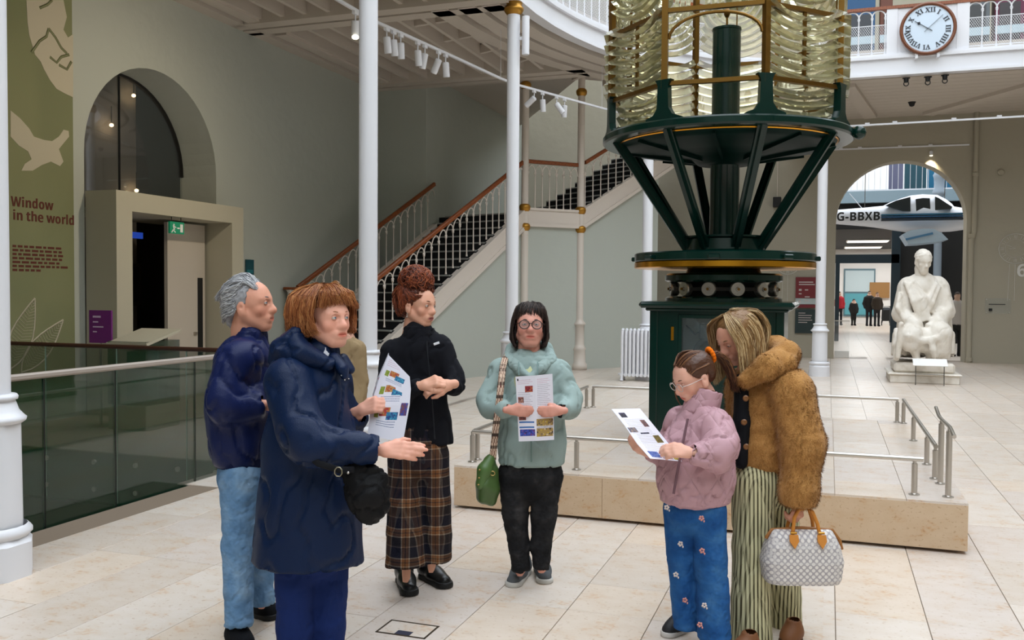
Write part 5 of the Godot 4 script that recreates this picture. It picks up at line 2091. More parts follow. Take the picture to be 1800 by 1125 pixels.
	for stp in [[376.0, 378.5, rgb8(36, 92, 120)], [380.0, 382.5, rgb8(24, 70, 104)], [384.0, 387.5, rgb8(16, 30, 44)]]:
		b = MB.new()
		var q: Array = []
		for i in 8:
			var px := 1549.0 + i * 20.5
			q.append(at_z(px, (stp[0] + stp[1]) * 0.5 - (i - 3) * 0.35, z + 0.62) - org)
		for i in 7:
			b.bar(q[i], q[i + 1], 0.3, (stp[1] - stp[0]) * 0.0185, Vector3.UP)
		put("stripe", b.mesh(), mat(stp[2], 0.4), ac)
	b = MB.new()
	var tw := at_z(1468, 391, z + 0.5) - org
	b.text("G-BBXB", 0.36, 0.1, Transform3D(Basis(), tw + Vector3(0.03, -0.04, -0.02)), false, true)
	put("registration", b.mesh(), M.black, ac)
	b = MB.new()
	b.rod(at_z(1493, 340, z) - org, at_z(1515, 366, z) - org, 0.012, 5)
	put("aerial", b.mesh(), white, ac)
	for w in [1520.0, 1660.0]:
		b = MB.new()
		var a := at_z(w, 366, z) - org
		b.rod(a, Vector3(a.x, 9.0 - org.y, a.z), 0.012, 5)
		put("hanging_cable", b.mesh(), M.steel_dark, ac)
	var wing := MB.new()
	var wp := PackedVector2Array()
	for q in [[1586, 412], [1600, 405], [1622, 402], [1642, 402.5], [1656, 410], [1667, 421], [1650, 424.5], [1618, 428], [1597, 429]]:
		var a := at_z(q[0], q[1], -29.3) - org
		wp.append(Vector2(a.x, a.y))
	wing.extrude(wp, 0.4, 1.7, Transform3D())
	put("wing", wing.mesh(), mat(rgb8(170, 190, 208), 0.35), ac)
	b = MB.new()
	var wa := at_z(1592, 421, -29.28) - org
	b.bar(wa, at_z(1640, 410, -29.28) - org, 0.02, 0.06)
	put("wing_stripe", b.mesh(), mat(rgb8(70, 120, 160), 0.4), ac)

# ---------- lighthouse lens ----------
func glass_arc(b: MB, r: float, a0: float, a1: float, seg: int, half: float, depth: float, lean: float) -> void:
	# triangular prism swept about the optical axis, angle 0 = straight down, in the panel plane (x, y), z outwards
	var rings: Array = []
	for i in seg + 1:
		var f := a0 + (a1 - a0) * i / seg
		var d := Vector3(sin(f), -cos(f), 0)
		rings.append([d * (r - half), d * (r + half) + Vector3(0, 0, -0.01), d * (r + lean) + Vector3(0, 0, depth), d])
	for i in seg:
		var A: Array = rings[i]
		var B: Array = rings[i + 1]
		var mid: Vector3 = (A[0] + A[1] + A[2] + B[0] + B[1] + B[2]) / 6.0
		for k in 3:
			var k2 := (k + 1) % 3
			var c: Vector3 = (A[k] + A[k2] + B[k] + B[k2]) * 0.25
			b.quad(A[k], A[k2], B[k2], B[k], c - mid)
	for e in [0, seg]:
		var q: Array = rings[e]
		var t: Vector3 = rings[1][3] - rings[0][3] if e == 0 else rings[seg][3] - rings[seg - 1][3]
		t = t.normalized() * (-1.0 if e == 0 else 1.0)
		b.tri(q[0], q[1], q[2], t, t, t)

func make_lens() -> void:
	var green := mat(rgb8(4, 38, 31), 0.2, 0.0, 0.45)
	green.clearcoat_enabled = false
	green.clearcoat = 0.6
	green.clearcoat_roughness = 0.08
	var dull := mat(rgb8(5, 30, 25), 0.5, 0.0, 0.2)
	var brass := mat(rgb8(126, 92, 40), 0.36, 0.85)
	var gold := mat(rgb8(214, 150, 40), 0.22, 0.95)
	var steel := mat(rgb8(176, 172, 166), 0.35, 0.8)
	var glass := mat(Color(0.95, 0.93, 0.80, 0.16), 0.015, 0.0, 0.5)  # cream in the colour stands in for bright reflections inside the prisms
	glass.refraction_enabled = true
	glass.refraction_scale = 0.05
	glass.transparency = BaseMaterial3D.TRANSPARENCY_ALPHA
	var C := Vector3(-0.913, 0.337, -8.48)
	var o := thing("lighthouse_lens", "tall dark green lighthouse lens apparatus with brass framed glass prisms", "lighthouse lens", C)
	var Y := func(h: float) -> float: return h - 0.337
	var b: MB
	# cabinet
	var body := Node3D.new()
	body.name = "cabinet"
	o.add_child(body)
	b = MB.new()
	b.chamfer_box(Vector3(-0.58, 0, -0.58), Vector3(0.58, 0.1, 0.58), 0.015)
	b.chamfer_box(Vector3(-0.565, 0.1, -0.565), Vector3(0.565, 0.14, 0.565), 0.015)
	put("base_moulding", b.mesh(), green, body)
	# walls: three closed sides and a front with the window left open
	b = MB.new()
	b.box(Vector3(-0.55, 0.14, -0.55), Vector3(0.55, 1.2, -0.52))
	b.box(Vector3(-0.55, 0.14, -0.52), Vector3(-0.52, 1.2, 0.55))
	b.box(Vector3(0.52, 0.14, -0.52), Vector3(0.55, 1.2, 0.55))
	b.box(Vector3(-0.52, 0.14, -0.52), Vector3(0.52, 0.17, 0.52))
	put("carcass", b.mesh(), green, body)
	var wl := at_z(1196, 600, -7.93).x - C.x
	var wr := wl + 0.42
	var wt: float = Y.call(at_z(1215, 557, -7.93).y)
	var wb: float = Y.call(at_z(1215, 650, -7.93).y)
	b = MB.new()
	b.box(Vector3(-0.52, 0.14, 0.52), Vector3(wl, 1.2, 0.55))
	b.box(Vector3(wr, 0.14, 0.52), Vector3(0.52, 1.2, 0.55))
	b.box(Vector3(wl, 0.14, 0.52), Vector3(wr, wb, 0.55))
	b.box(Vector3(wl, wt, 0.52), Vector3(wr, 1.2, 0.55))
	var door := put("door", b.mesh(), green, body)
	b = MB.new()
	b.box(Vector3(wl, wb, 0.53), Vector3(wr, wt, 0.536))
	put("pane", b.mesh(), M.glass, door)
	b = MB.new()
	for f in [[wl - 0.02, wl + 0.012, wb - 0.02, wt + 0.02], [wr - 0.012, wr + 0.02, wb - 0.02, wt + 0.02], [wl, wr, wt - 0.012, wt + 0.02], [wl, wr, wb - 0.02, wb + 0.012]]:
		b.chamfer_box(Vector3(f[0], f[2], 0.545), Vector3(f[1], f[3], 0.562), 0.004)
	put("window_frame", b.mesh(), green, door)
	b = MB.new()
	var hx := at_z(1182, 586, -7.93)
	b.chamfer_box(Vector3(hx.x - C.x - 0.012, Y.call(hx.y) - 0.06, 0.55), Vector3(hx.x - C.x + 0.012, Y.call(hx.y) + 0.06, 0.565), 0.003)
	put("handle", b.mesh(), gold, door)
	b = MB.new()
	b.chamfer_box(Vector3(0.549, Y.call(0.9), 0.40), Vector3(0.556, Y.call(1.45), 0.43), 0.002)
	put("brass_edge", b.mesh(), brass, body)
	for sx in [-1, 1]:
		b = MB.new()
		b.chamfer_box(Vector3(sx * 0.53 - 0.035, 0.14, 0.545), Vector3(sx * 0.53 + 0.035, 1.2, 0.565), 0.008)
		put("pilaster", b.mesh(), green, body)
	b = MB.new()
	b.box(Vector3(wl - 0.05, wb - 0.1, 0.1), Vector3(wr + 0.05, wt + 0.1, 0.13))
	put("inner_board", b.mesh(), mat(rgb8(120, 110, 92), 0.7), body)
	b = MB.new()
	b.chamfer_box(Vector3(wl + 0.14, wt - 0.2, 0.3), Vector3(wl + 0.34, wt - 0.06, 0.42), 0.01)
	b.tube([Vector3(wl + 0.02, wt - 0.08, 0.35), Vector3(wl + 0.1, wt - 0.16, 0.38), Vector3(wl + 0.16, wt - 0.12, 0.4)], [0.008], 6)
	b.chamfer_box(Vector3(wl + 0.02, wb, 0.28), Vector3(wr - 0.02, wt - 0.3, 0.45), 0.01)
	var ap: Array = []
	for i in 9:
		ap.append(Vector3(wl + 0.24 - 0.13 * cos(PI * i / 8.0), wt - 0.3 + 0.1 * sin(PI * i / 8.0), 0.42))
	b.tube(ap, [0.02], 6)
	put("clockwork", b.mesh(), M.dark, body)
	b = MB.new()
	b.chamfer_box(Vector3(-0.60, Y.call(1.53), -0.6), Vector3(0.60, Y.call(1.56), 0.6), 0.012)
	b.chamfer_box(Vector3(-0.65, Y.call(1.555), -0.65), Vector3(0.65, Y.call(1.612), 0.65), 0.022)
	put("cornice", b.mesh(), green, body)
	# roller carriage
	var car := Node3D.new()
	car.name = "roller_carriage"
	o.add_child(car)
	b = MB.new()
	b.lathe([Vector2(0.0, Y.call(1.612)), Vector2(0.52, Y.call(1.612)), Vector2(0.52, Y.call(1.64)), Vector2(0.49, Y.call(1.655)), Vector2(0, Y.call(1.655))], 48, Transform3D())
	put("lower_race", b.mesh(), green, car)
	b = MB.new()
	b.lathe([Vector2(0, Y.call(1.655)), Vector2(0.36, Y.call(1.655)), Vector2(0.36, Y.call(1.79)), Vector2(0, Y.call(1.79))], 32, Transform3D())
	put("drum", b.mesh(), M.dark, car)
	b = MB.new()
	b.lathe([Vector2(0, Y.call(1.785)), Vector2(0.5, Y.call(1.785)), Vector2(0.525, Y.call(1.8)), Vector2(0.525, Y.call(1.845)), Vector2(0.5, Y.call(1.862)), Vector2(0.34, Y.call(1.868)), Vector2(0.32, Y.call(1.91)), Vector2(0, Y.call(1.91))], 48, Transform3D())
	put("upper_race", b.mesh(), green, car)
	var t0 := deg_to_rad(6.1)
	var wheel := MB.new()
	var wx := Transform3D(Basis(Vector3.RIGHT, Vector3(0, 0, 1), Vector3(0, -1, 0)), Vector3.ZERO)
	wheel.lathe([Vector2(0, -0.03), Vector2(0.058, -0.03), Vector2(0.064, -0.02), Vector2(0.064, 0.02), Vector2(0.058, 0.03), Vector2(0.02, 0.03), Vector2(0.018, 0.042), Vector2(0, 0.044)], 24, wx)
	var wm := wheel.mesh()
	var pin := MB.new()
	pin.lathe([Vector2(0, 0.04), Vector2(0.012, 0.04), Vector2(0.012, 0.055), Vector2(0, 0.056)], 10, wx)
	var pm := pin.mesh()
	for i in 12:
		var f := t0 + deg_to_rad(15.0 + 30.0 * i)
		var bs := Basis(Vector3.UP, f)
		var q := put("roller", wm, steel, car)
		q.transform = Transform3D(bs, bs * Vector3(0, Y.call(1.722), 0.455))
		put("axle_pin", pm, brass, q)
		b = MB.new()
		var f2 := f + deg_to_rad(15.0)
		b.obox(Vector3(sin(f2) * 0.45, Y.call(1.722), cos(f2) * 0.45), Vector3(0.12, 0.03, 0.03), Basis(Vector3.UP, f2))
		put("link", b.mesh(), M.dark, car)
	# turntable: gilt ring, notched flange, hub
	b = MB.new()
	b.lathe([Vector2(0.3, Y.call(1.905)), Vector2(0.79, Y.call(1.905)), Vector2(0.805, Y.call(1.912)), Vector2(0.805, Y.call(1.958)), Vector2(0.79, Y.call(1.966)), Vector2(0.3, Y.call(1.966))], 96, Transform3D())
	put("gilt_ring", b.mesh(), gold, o)
	b = MB.new()
	b.lathe([Vector2(0.2, Y.call(1.967)), Vector2(0.80, Y.call(1.967)), Vector2(0.805, Y.call(1.975)), Vector2(0.805, Y.call(2.035)), Vector2(0.79, Y.call(2.045)), Vector2(0.5, Y.call(2.05)), Vector2(0.45, Y.call(2.06)), Vector2(0.2, Y.call(2.06))], 96, Transform3D())
	var fl := put("flange", b.mesh(), green, o)
	for i in 8:
		b = MB.new()
		var f := t0 + deg_to_rad(39.5 + 45.0 * i)
		var bs := Basis(Vector3.UP, f)
		b.cbox(bs * Vector3(0, Y.call(1.995), 0.815), Vector3(0.1, 0.04, 0.05), bs, 0.008)
		put("lug", b.mesh(), green, fl)
	b = MB.new()
	b.lathe([Vector2(0, Y.call(2.05)), Vector2(0.40, Y.call(2.05)), Vector2(0.36, Y.call(2.075)), Vector2(0.345, Y.call(2.17)), Vector2(0.37, Y.call(2.185)), Vector2(0.37, Y.call(2.2)), Vector2(0.15, Y.call(2.2))], 40, Transform3D())
	put("hub", b.mesh(), green, o)
	b = MB.new()
	b.lathe([Vector2(0.135, Y.call(2.19)), Vector2(0.13, Y.call(2.3)), Vector2(0.13, Y.call(2.84)), Vector2(0.14, Y.call(2.86)), Vector2(0.14, Y.call(2.9))], 32, Transform3D(), true)
	put("column", b.mesh(), green, o)
	# eight struts from hub to platform ring
	for i in 8:
		var f := t0 + deg_to_rad(17.0 + 45.0 * i)
		var d := Vector3(sin(f), 0, cos(f))
		var s := Vector3(cos(f), 0, -sin(f))
		b = MB.new()
		var a := d * 0.33 + Vector3(0, Y.call(2.08), 0)
		var e := d * 1.0 + Vector3(0, Y.call(3.06), 0)
		b.bar(a, e, 0.085, 0.03, s.cross(e - a).normalized())
		b.bar(a, e, 0.03, 0.085, s.cross(e - a).normalized())
		put("strut", b.mesh(), green, o)
	# platform: ring and shallow dish
	b = MB.new()
	b.lathe([Vector2(0.98, Y.call(3.03)), Vector2(1.09, Y.call(3.03)), Vector2(1.105, Y.call(3.045)), Vector2(1.105, Y.call(3.09)), Vector2(1.09, Y.call(3.105)), Vector2(0.96, Y.call(3.105)), Vector2(0.96, Y.call(3.06)), Vector2(0.98, Y.call(3.03))], 96, Transform3D())
	put("platform_ring", b.mesh(), green, o)
	b = MB.new()
	b.lathe([Vector2(0.13, Y.call(2.84)), Vector2(0.24, Y.call(2.85)), Vector2(0.3, Y.call(2.9)), Vector2(0.55, Y.call(2.945)), Vector2(0.85, Y.call(2.985)), Vector2(0.95, Y.call(3.01)), Vector2(0.985, Y.call(3.06)), Vector2(0.96, Y.call(3.07)), Vector2(0.5, Y.call(3.05)), Vector2(0.13, Y.call(3.0))], 96, Transform3D(), true)
	var dish := put("dish", b.mesh(), dull, o)
	b = MB.new()
	b.lathe([Vector2(0.955, Y.call(3.022)), Vector2(0.965, Y.call(3.018)), Vector2(0.975, Y.call(3.026))], 96, Transform3D())
	put("gilt_line", b.mesh(), gold, dish)
	for i in 8:
		var f := t0 + deg_to_rad(39.5 + 45.0 * i)
		b = MB.new()
		b.bar(Vector3(sin(f) * 0.2, Y.call(2.88), cos(f) * 0.2), Vector3(sin(f) * 0.94, Y.call(3.005), cos(f) * 0.94), 0.02, 0.05)
		put("rib", b.mesh(), dull, dish)
	b = MB.new()
	b.ball(Vector3(1.13, Y.call(3.06), 0.16), Vector3(0.06, 0.06, 0.06), 12)
	put("ring_lug", b.mesh(), green, o)
	# inner lamp tube
	b = MB.new()
	b.lathe([Vector2(0.125, Y.call(3.0)), Vector2(0.125, Y.call(4.05)), Vector2(0.13, Y.call(4.055)), Vector2(0.13, Y.call(4.075)), Vector2(0.1, Y.call(4.075)), Vector2(0.1, Y.call(4.0)), Vector2(0, Y.call(4.0))], 32, Transform3D())
	put("lamp_tube", b.mesh(), green, o)
	b = MB.new()
	b.rod(Vector3(0, Y.call(4.0), 0), Vector3(0, Y.call(4.2), 0), 0.01, 6)
	b.rod(Vector3(0.09, Y.call(4.05), 0.02), Vector3(0.09, Y.call(4.28), 0.02), 0.006, 6)
	b.ball(Vector3(0, Y.call(4.22), 0), Vector3(0.03, 0.05, 0.03), 10)
	put("burner", b.mesh(), brass, o)
	# uprights on the ring
	var R := 1.045
	var vert: Array = []
	for i in 8:
		var f := t0 + deg_to_rad(17.0 + 45.0 * i)
		vert.append(Vector3(sin(f) * R, 0, cos(f) * R))
		var bs := Basis(Vector3.UP, f)
		var poly := PackedVector2Array([Vector2(-0.16, 0), Vector2(0.16, 0), Vector2(0.16, 0.02), Vector2(0.09, 0.045), Vector2(0.055, 0.1), Vector2(0.048, 0.28), Vector2(0.06, 0.31), Vector2(0.075, 0.33), Vector2(-0.075, 0.33), Vector2(-0.06, 0.31), Vector2(-0.048, 0.28), Vector2(-0.055, 0.1), Vector2(-0.09, 0.045), Vector2(-0.16, 0.02)])
		b = MB.new()
		b.extrude(poly, -0.03, 0.03, Transform3D(bs, bs * Vector3(0, Y.call(3.1), R)))
		put("upright", b.mesh(), green, o)
	# lens panels between the uprights; the one facing the visitors stands open
	var axis_h := 4.62
	for i in 8:
		var A: Vector3 = vert[i]
		var B: Vector3 = vert[(i + 1) % 8]
		var mid := (A + B) * 0.5
		var z := mid.normalized()
		var x := (B - A).normalized()
		if x.cross(Vector3.UP).dot(z) < 0:
			x = -x
		var half := A.distance_to(B) * 0.5
		var open := i == 7
		var pn := Node3D.new()
		pn.name = "lens_panel" if not open else "open_panel"
		o.add_child(pn, true)
		pn.transform = Transform3D(Basis(x, Vector3.UP, z), Vector3(mid.x, Y.call(0.0), mid.z))
		# frame: posts, cross rails
		b = MB.new()
		b.bar(Vector3(-half, 3.36, 0), Vector3(-half, 5.32, 0), 0.045, 0.05)
		put("frame_post", b.mesh(), brass, pn)
		for h in ([3.4, 3.98, 5.28] if not open else [3.4, 3.99, 5.28]):
			b = MB.new()
			b.bar(Vector3(-half, h, 0), Vector3(half, h, 0), 0.04, 0.035)
			put("frame_rail", b.mesh(), brass, pn)
		if not open:
			b = MB.new()
			b.bar(Vector3(0, 3.4, 0.0), Vector3(0, 3.98, 0.0), 0.018, 0.03)
			put("mullion", b.mesh(), brass, pn)
		if open:
			var ar: Array = []
			for k in 15:
				var f := PI * k / 14.0
				ar.append(Vector3(-cos(f) * (half - 0.03), 3.76 + sin(f) * 0.19, 0.0))
			b = MB.new()
			b.tube(ar, [0.014], 6)
			put("brass_arch", b.mesh(), brass, pn)
			continue
		# lower tier: arcs about the optical axis, in two halves either side of the mullion
		for k in 7:
			var r := 0.70 + k * 0.079
			for s in [-1, 1]:
				var a1 := asin((half - 0.03) / r)
				var a0 := asin(0.014 / r)
				b = MB.new()
				glass_arc(b, r, a0 * s, a1 * s, 7, 0.03, 0.1, 0.034)
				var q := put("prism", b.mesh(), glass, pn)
				q.position = Vector3(0, axis_h, -0.02)
		# bull's eye: concentric rings, cut off at the frame
		for k in 7:
			var r := 0.15 + k * 0.068
			var lim := half - 0.03
			if r + 0.03 < lim:
				b = MB.new()
				glass_arc(b, r, -PI, PI, 32, 0.026, 0.05, 0.01)
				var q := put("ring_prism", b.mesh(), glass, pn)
				q.position = Vector3(0, axis_h, -0.01)
			else:
				var a1 := asin(clampf(lim / (r + 0.03), 0, 1))
				for s in [0.0, PI]:
					b = MB.new()
					glass_arc(b, r, s - a1, s + a1, 12, 0.026, 0.06, 0.01)
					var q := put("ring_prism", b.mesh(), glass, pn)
					q.position = Vector3(0, axis_h, -0.01)
		b = MB.new()
		b.ball(Vector3(0, axis_h, 0), Vector3(0.115, 0.115, 0.045), 20)
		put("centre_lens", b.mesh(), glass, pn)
		# small reflecting strips under the frame
		for k in 3:
			b = MB.new()
			glass_arc(b, 1.3 + k * 0.085, -asin(0.34 / (1.3 + k * 0.085)), asin(0.34 / (1.3 + k * 0.085)), 8, 0.034, 0.07, 0.02)
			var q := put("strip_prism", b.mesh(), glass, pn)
			q.position = Vector3(0, axis_h, -0.10)

# ---------- people ----------
class Who:
	var node: Node3D
	var d: float
	var o: Vector3
	var inv: Basis
	var s: float      # metres per photo pixel at this distance
	var host: Node3D
	func j(px: float, py: float, dz := 0.0) -> Vector3:
		return inv * (host.at(px, py, d - dz) - o)
	func g(px: float, py: float) -> Vector3:
		return inv * (host.ground(px, py) - o)

func who(label: String, d: float, px: float, foot: float) -> Who:
	var w := Who.new()
	w.host = self
	w.d = d
	w.s = d / FOC
	var b := Basis(Vector3(rt.x, 0, rt.z).normalized(), Vector3.UP, Vector3(-fw.x, 0, -fw.z).normalized())
	w.o = at(px, foot, d)
	w.o.y = 0.0
	w.inv = b.inverse()
	w.node = thing("person", label, "person", w.o, b)
	return w

func cloth(c: Color, rough := 0.85, bump := 0.5, scale := 14.0, sheen := 0.0) -> StandardMaterial3D:
	var m := mat(c, rough, 0.0, 0.3)
	with_bump(m, M.cloth_bump, bump, Vector3.ONE * scale)
	if sheen > 0.0:
		m.rim_enabled = true
		m.rim = sheen
	return m

func skin_mat() -> StandardMaterial3D:
	var m := mat(Color.WHITE, 0.5, 0, 0.4)
	m.vertex_color_use_as_albedo = true
	m.subsurf_scatter_enabled = true
	m.subsurf_scatter_strength = 0.06
	return m

func eye_mesh(iris: Color) -> ArrayMesh:
	var b := MB.new()
	var r := 0.0122
	var cuts := [0.0, 0.16, 0.30, 0.47, 0.52, 0.8, 1.2, 1.7, 2.2, 2.7, PI]
	for i in cuts.size() - 1:
		var a: float = cuts[i]
		var e: float = cuts[i + 1]
		b.col = Color(0.01, 0.01, 0.01) if i < 1 else (iris.srgb_to_linear() if i < 3 else (iris.srgb_to_linear() * 0.4 if i < 4 else Color(0.56, 0.53, 0.50)))
		b.lathe([Vector2(sin(e) * r, cos(e) * r), Vector2(sin(a) * r, cos(a) * r)], 16, Transform3D(Basis(Vector3.RIGHT, Vector3(0, 0, 1), Vector3(0, -1, 0)), Vector3.ZERO), true)
	return b.mesh()


# skull, jaw, nose, lips, ears and neck in the head's own frame
func face(f: Blob, o: Dictionary) -> void:
	var full: float = o.get("full", 0.0)     # fuller cheeks and jowls
	f.ball(Vector3(0, 0.035, -0.018), Vector3(0.076, 0.086, 0.096))
	f.ball(Vector3(0, 0.03, 0.04), Vector3(0.064, 0.062, 0.05))
	f.add(Vector3(0, 0.0, 0.032), Vector3(0, -0.06, 0.038), 0.056, 0.044, 1.0, 0, 1.08 + full)
	for s in [-1.0, 1.0]:
		f.add(Vector3(s * 0.047, -0.045, -0.005), Vector3(s * 0.02, -0.094, 0.052), 0.026 + full * 0.05, 0.02 + full * 0.03)
		f.ball(Vector3(s * 0.04, -0.026, 0.055), Vector3(0.026, 0.024, 0.022))
		f.add(Vector3(s * 0.048, 0.021, 0.066), Vector3(s * 0.012, 0.021, 0.083), 0.0085, 0.009)
		f.ball(Vector3(s * 0.0105, -0.034, 0.092), Vector3(0.0085, 0.0075, 0.009))
		f.ball(Vector3(s * 0.08, -0.008, -0.012), Vector3(0.009, 0.031, 0.018))
		f.ball(Vector3(s * 0.08, -0.03, -0.006), Vector3(0.008, 0.012, 0.01))
		f.cut(Vector3(s * 0.032, 0.004, 0.096), Vector3(s * 0.033, 0.004, 0.096), 0.0165, 0.0165, 1.25, 1.0)
		f.cut(Vector3(s * 0.089, -0.006, -0.006), Vector3(s * 0.09, -0.006, -0.006), 0.009, 0.009, 0.6, 1.0)
	f.ball(Vector3(0, -0.096, 0.062), Vector3(0.022, 0.018, 0.019))
	f.add(Vector3(0, 0.014, 0.084), Vector3(0, -0.029, 0.104), 0.008, 0.0125)
	var open: float = o.get("open", 0.0)
	f.add(Vector3(-0.019, -0.0595, 0.079), Vector3(0.019, -0.0595, 0.079), 0.006, 0.006)
	f.ball(Vector3(0, -0.0585, 0.084), Vector3(0.014, 0.006, 0.007))
	f.ball(Vector3(0, -0.0705 - open, 0.081), Vector3(0.017, 0.0075, 0.008))
	f.cut(Vector3(-0.018, -0.0647 - open * 0.5, 0.093), Vector3(0.018, -0.0647 - open * 0.5, 0.093), 0.0022 + open * 0.55, 0.0022 + open * 0.55)
	var nk: float = o.get("neck", 0.052)
	f.add(Vector3(0, -0.05, -0.025), Vector3(0, -0.10, -0.03), nk, nk)
	f.add(Vector3(0, -0.10, -0.03), Vector3(o.get("nx", 0.0), -0.18, -0.045 + o.get("nz", 0.0)), nk, nk * 1.06)

# head in its own frame: z to the front of the face, y up; into the body's mesh
func head(w: Who, into: MB, c: Vector3, yaw: float, pitch: float, roll: float, k: float, tone: Color, o := {}) -> Transform3D:
	var bs := Basis(Vector3.UP, deg_to_rad(yaw)) * Basis(Vector3.RIGHT, deg_to_rad(pitch)) * Basis(Vector3.BACK, deg_to_rad(roll))
	var xf := Transform3D(bs.scaled(Vector3.ONE * k), c)
	xf.basis = bs * Basis.from_scale(Vector3.ONE * k)
	var f := Blob.new()
	f.k = 0.007
	face(f, o)
	var open: float = o.get("open", 0.0)
	var lin := tone.srgb_to_linear()
	f.base = lin
	var blush := lin * Color(1.0, 0.72, 0.68)
	f.paint(Vector3(0.045, -0.03, 0.065), Vector3(0.02, 0.018, 0.03), lin.lerp(blush, 0.28), 1.0)
	f.paint(Vector3(-0.045, -0.03, 0.065), Vector3(0.02, 0.018, 0.03), lin.lerp(blush, 0.28), 1.0)
	f.paint(Vector3(0, -0.03, 0.108), Vector3(0.012, 0.012, 0.015), lin.lerp(blush, 0.28), 1.0)
	f.paint(Vector3(0, -0.065 - open * 0.4, 0.088), Vector3(0.021, 0.0085 + open * 0.6, 0.014), o.get("lips", lin * Color(0.85, 0.5, 0.48)), 0.35)
	f.build(0.004, into, xf)
	# eyes, lids, brows
	var em := mat(Color.WHITE, 0.12)
	em.vertex_color_use_as_albedo = true
	var look: Vector3 = o.get("look", Vector3(0, 0, 1))
	var lid := mat(tone.darkened(0.08), 0.55)
	for s in [-1.0, 1.0]:
		var e := put("eye", M.eye.get(o.get("iris", "brown")), em, w.node)
		e.transform = xf * Transform3D(Basis.looking_at(-look.normalized(), Vector3.UP), Vector3(s * 0.032, 0.004, 0.0765))
		var b := MB.new()
		var lx := Transform3D(Basis(Vector3(0, -1, 0), Vector3(1, 0, 0), Vector3(0, 0, 1)), Vector3(s * 0.032, 0.004, 0.0765))
		var prof: Array = []
		for i in 9:
			var a := -1.45 + 2.9 * i / 8.0
			prof.append(Vector2(cos(a) * 0.0138, sin(a) * 0.0145))
		var cl: float = o.get("closed", 0.0)
		# sweep angle 0 points down, PI/2 forward, PI up
		b.lathe(prof, 8, lx, true, PI * 0.62 - cl, PI * 1.1)
		b.lathe(prof, 6, lx, true, -0.2, PI * 0.36)
		var l := put("eyelid", b.mesh(), lid, w.node)
		l.transform = xf
		b = MB.new()
		var br: Array = []
		for i in 5:
			var t := i / 4.0
			br.append(Vector3(s * (0.013 + 0.036 * t), 0.024 + 0.006 * sin(t * 2.6), 0.0925 - 0.018 * t * t))
		b.tube(br, [0.0026, 0.0034, 0.0032, 0.0024, 0.001], 6)
		var q := put("eyebrow", b.mesh(), mat(o.get("brow", Color(0.25, 0.16, 0.1)), 0.9), w.node)
		q.transform = xf
	return xf

# a hand: wrist, direction to the knuckles, normal of the back, thumb side (+1 or -1), bends of thumb..little finger
func hand(into: MB, wrist: Vector3, to: Vector3, back: Vector3, side: float, bend: Array, tone: Color, k := 1.0, fan := 0.12, nails := Color(0, 0, 0, 0)) -> void:
	var f := Blob.new()
	f.k = 0.0045
	var z := to.normalized()
	var y := (back - z * back.dot(z)).normalized()
	var x := z.cross(y).normalized() * -side      # towards the thumb
	var lin := tone.srgb_to_linear()
	f.base = lin
	var P := func(a: float, b: float, c: float) -> Vector3: return wrist + (x * a + y * b + z * c) * k
	var off := [0.030, 0.010, -0.010, -0.029]
	var len := [[0.043, 0.026, 0.021], [0.048, 0.030, 0.022], [0.044, 0.028, 0.021], [0.034, 0.021, 0.019]]
	var reach := [0.088, 0.092, 0.088, 0.08]
	f.add(P.call(0, 0, -0.03), P.call(0, 0, 0.015), 0.026 * k, 0.025 * k)
	for i in 4:
		f.add(P.call(off[i] * 0.6, 0, 0.012), P.call(off[i], 0.002, reach[i]), 0.0155 * k, 0.0115 * k)
		var p: Vector3 = P.call(off[i], 0.002, reach[i])
		var a := 0.0
		var dirx: float = off[i] * fan * 30.0
		for s in 3:
			a += bend[i + 1] * [1.0, 1.15, 0.7][s]
			var d := (z * cos(a) - y * sin(a) + x * dirx * 0.12 * cos(a)).normalized()
			var q: Vector3 = p + d * len[i][s] * k
			f.add(p, q, [0.0098, 0.0088, 0.0078][s] * k, [0.0088, 0.0078, 0.0068][s] * k)
			if s == 2:
				var nn := (y * cos(a) + z * sin(a)).normalized()
				f.paint(q + nn * 0.005 * k, Vector3.ONE * 0.0065 * k, nails if nails.a > 0 else lin * Color(1.1, 0.95, 0.92), 0.2)
			p = q
	var t0: Vector3 = P.call(0.018, -0.006, 0.018)
	var t1: Vector3 = P.call(0.042, -0.012, 0.05)
	f.add(t0, t1, 0.017 * k, 0.0125 * k)
	var tb: float = bend[0]
	var d1 := (z * 0.85 + x * (0.5 - tb * 0.5) - y * (0.15 + tb * 0.5)).normalized()
	var t2: Vector3 = t1 + d1 * 0.034 * k
	var d2 := (z * 0.9 + x * (0.25 - tb * 0.6) - y * (0.15 + tb * 0.6)).normalized()
	var t3: Vector3 = t2 + d2 * 0.026 * k
	f.add(t1, t2, 0.0115 * k, 0.0098 * k)
	f.add(t2, t3, 0.0098 * k, 0.0078 * k)
	f.paint(t3 + (y * 0.6 + x * 0.4) * 0.006 * k, Vector3.ONE * 0.007 * k, nails if nails.a > 0 else lin * Color(1.1, 0.95, 0.92), 0.2)
	f.build(0.0038, into)

func body_into(into: MB, tone: Color, chains: Array) -> void:
	var f := Blob.new()
	f.k = 0.008
	f.base = tone.srgb_to_linear()
	for c in chains:
		var r: Array = []
		for e in c[1]:
			r.append(e * (0.78 if c[0].size() > 2 else 0.9))
		f.chain(c[0], r, c[2] if c.size() > 2 else 1.0)
	f.build(0.02, into)

func wear(w: Who, called: String, f: Blob, cell: float, m: Material) -> MeshInstance3D:
	return put(called, f.build(cell), m, w.node)

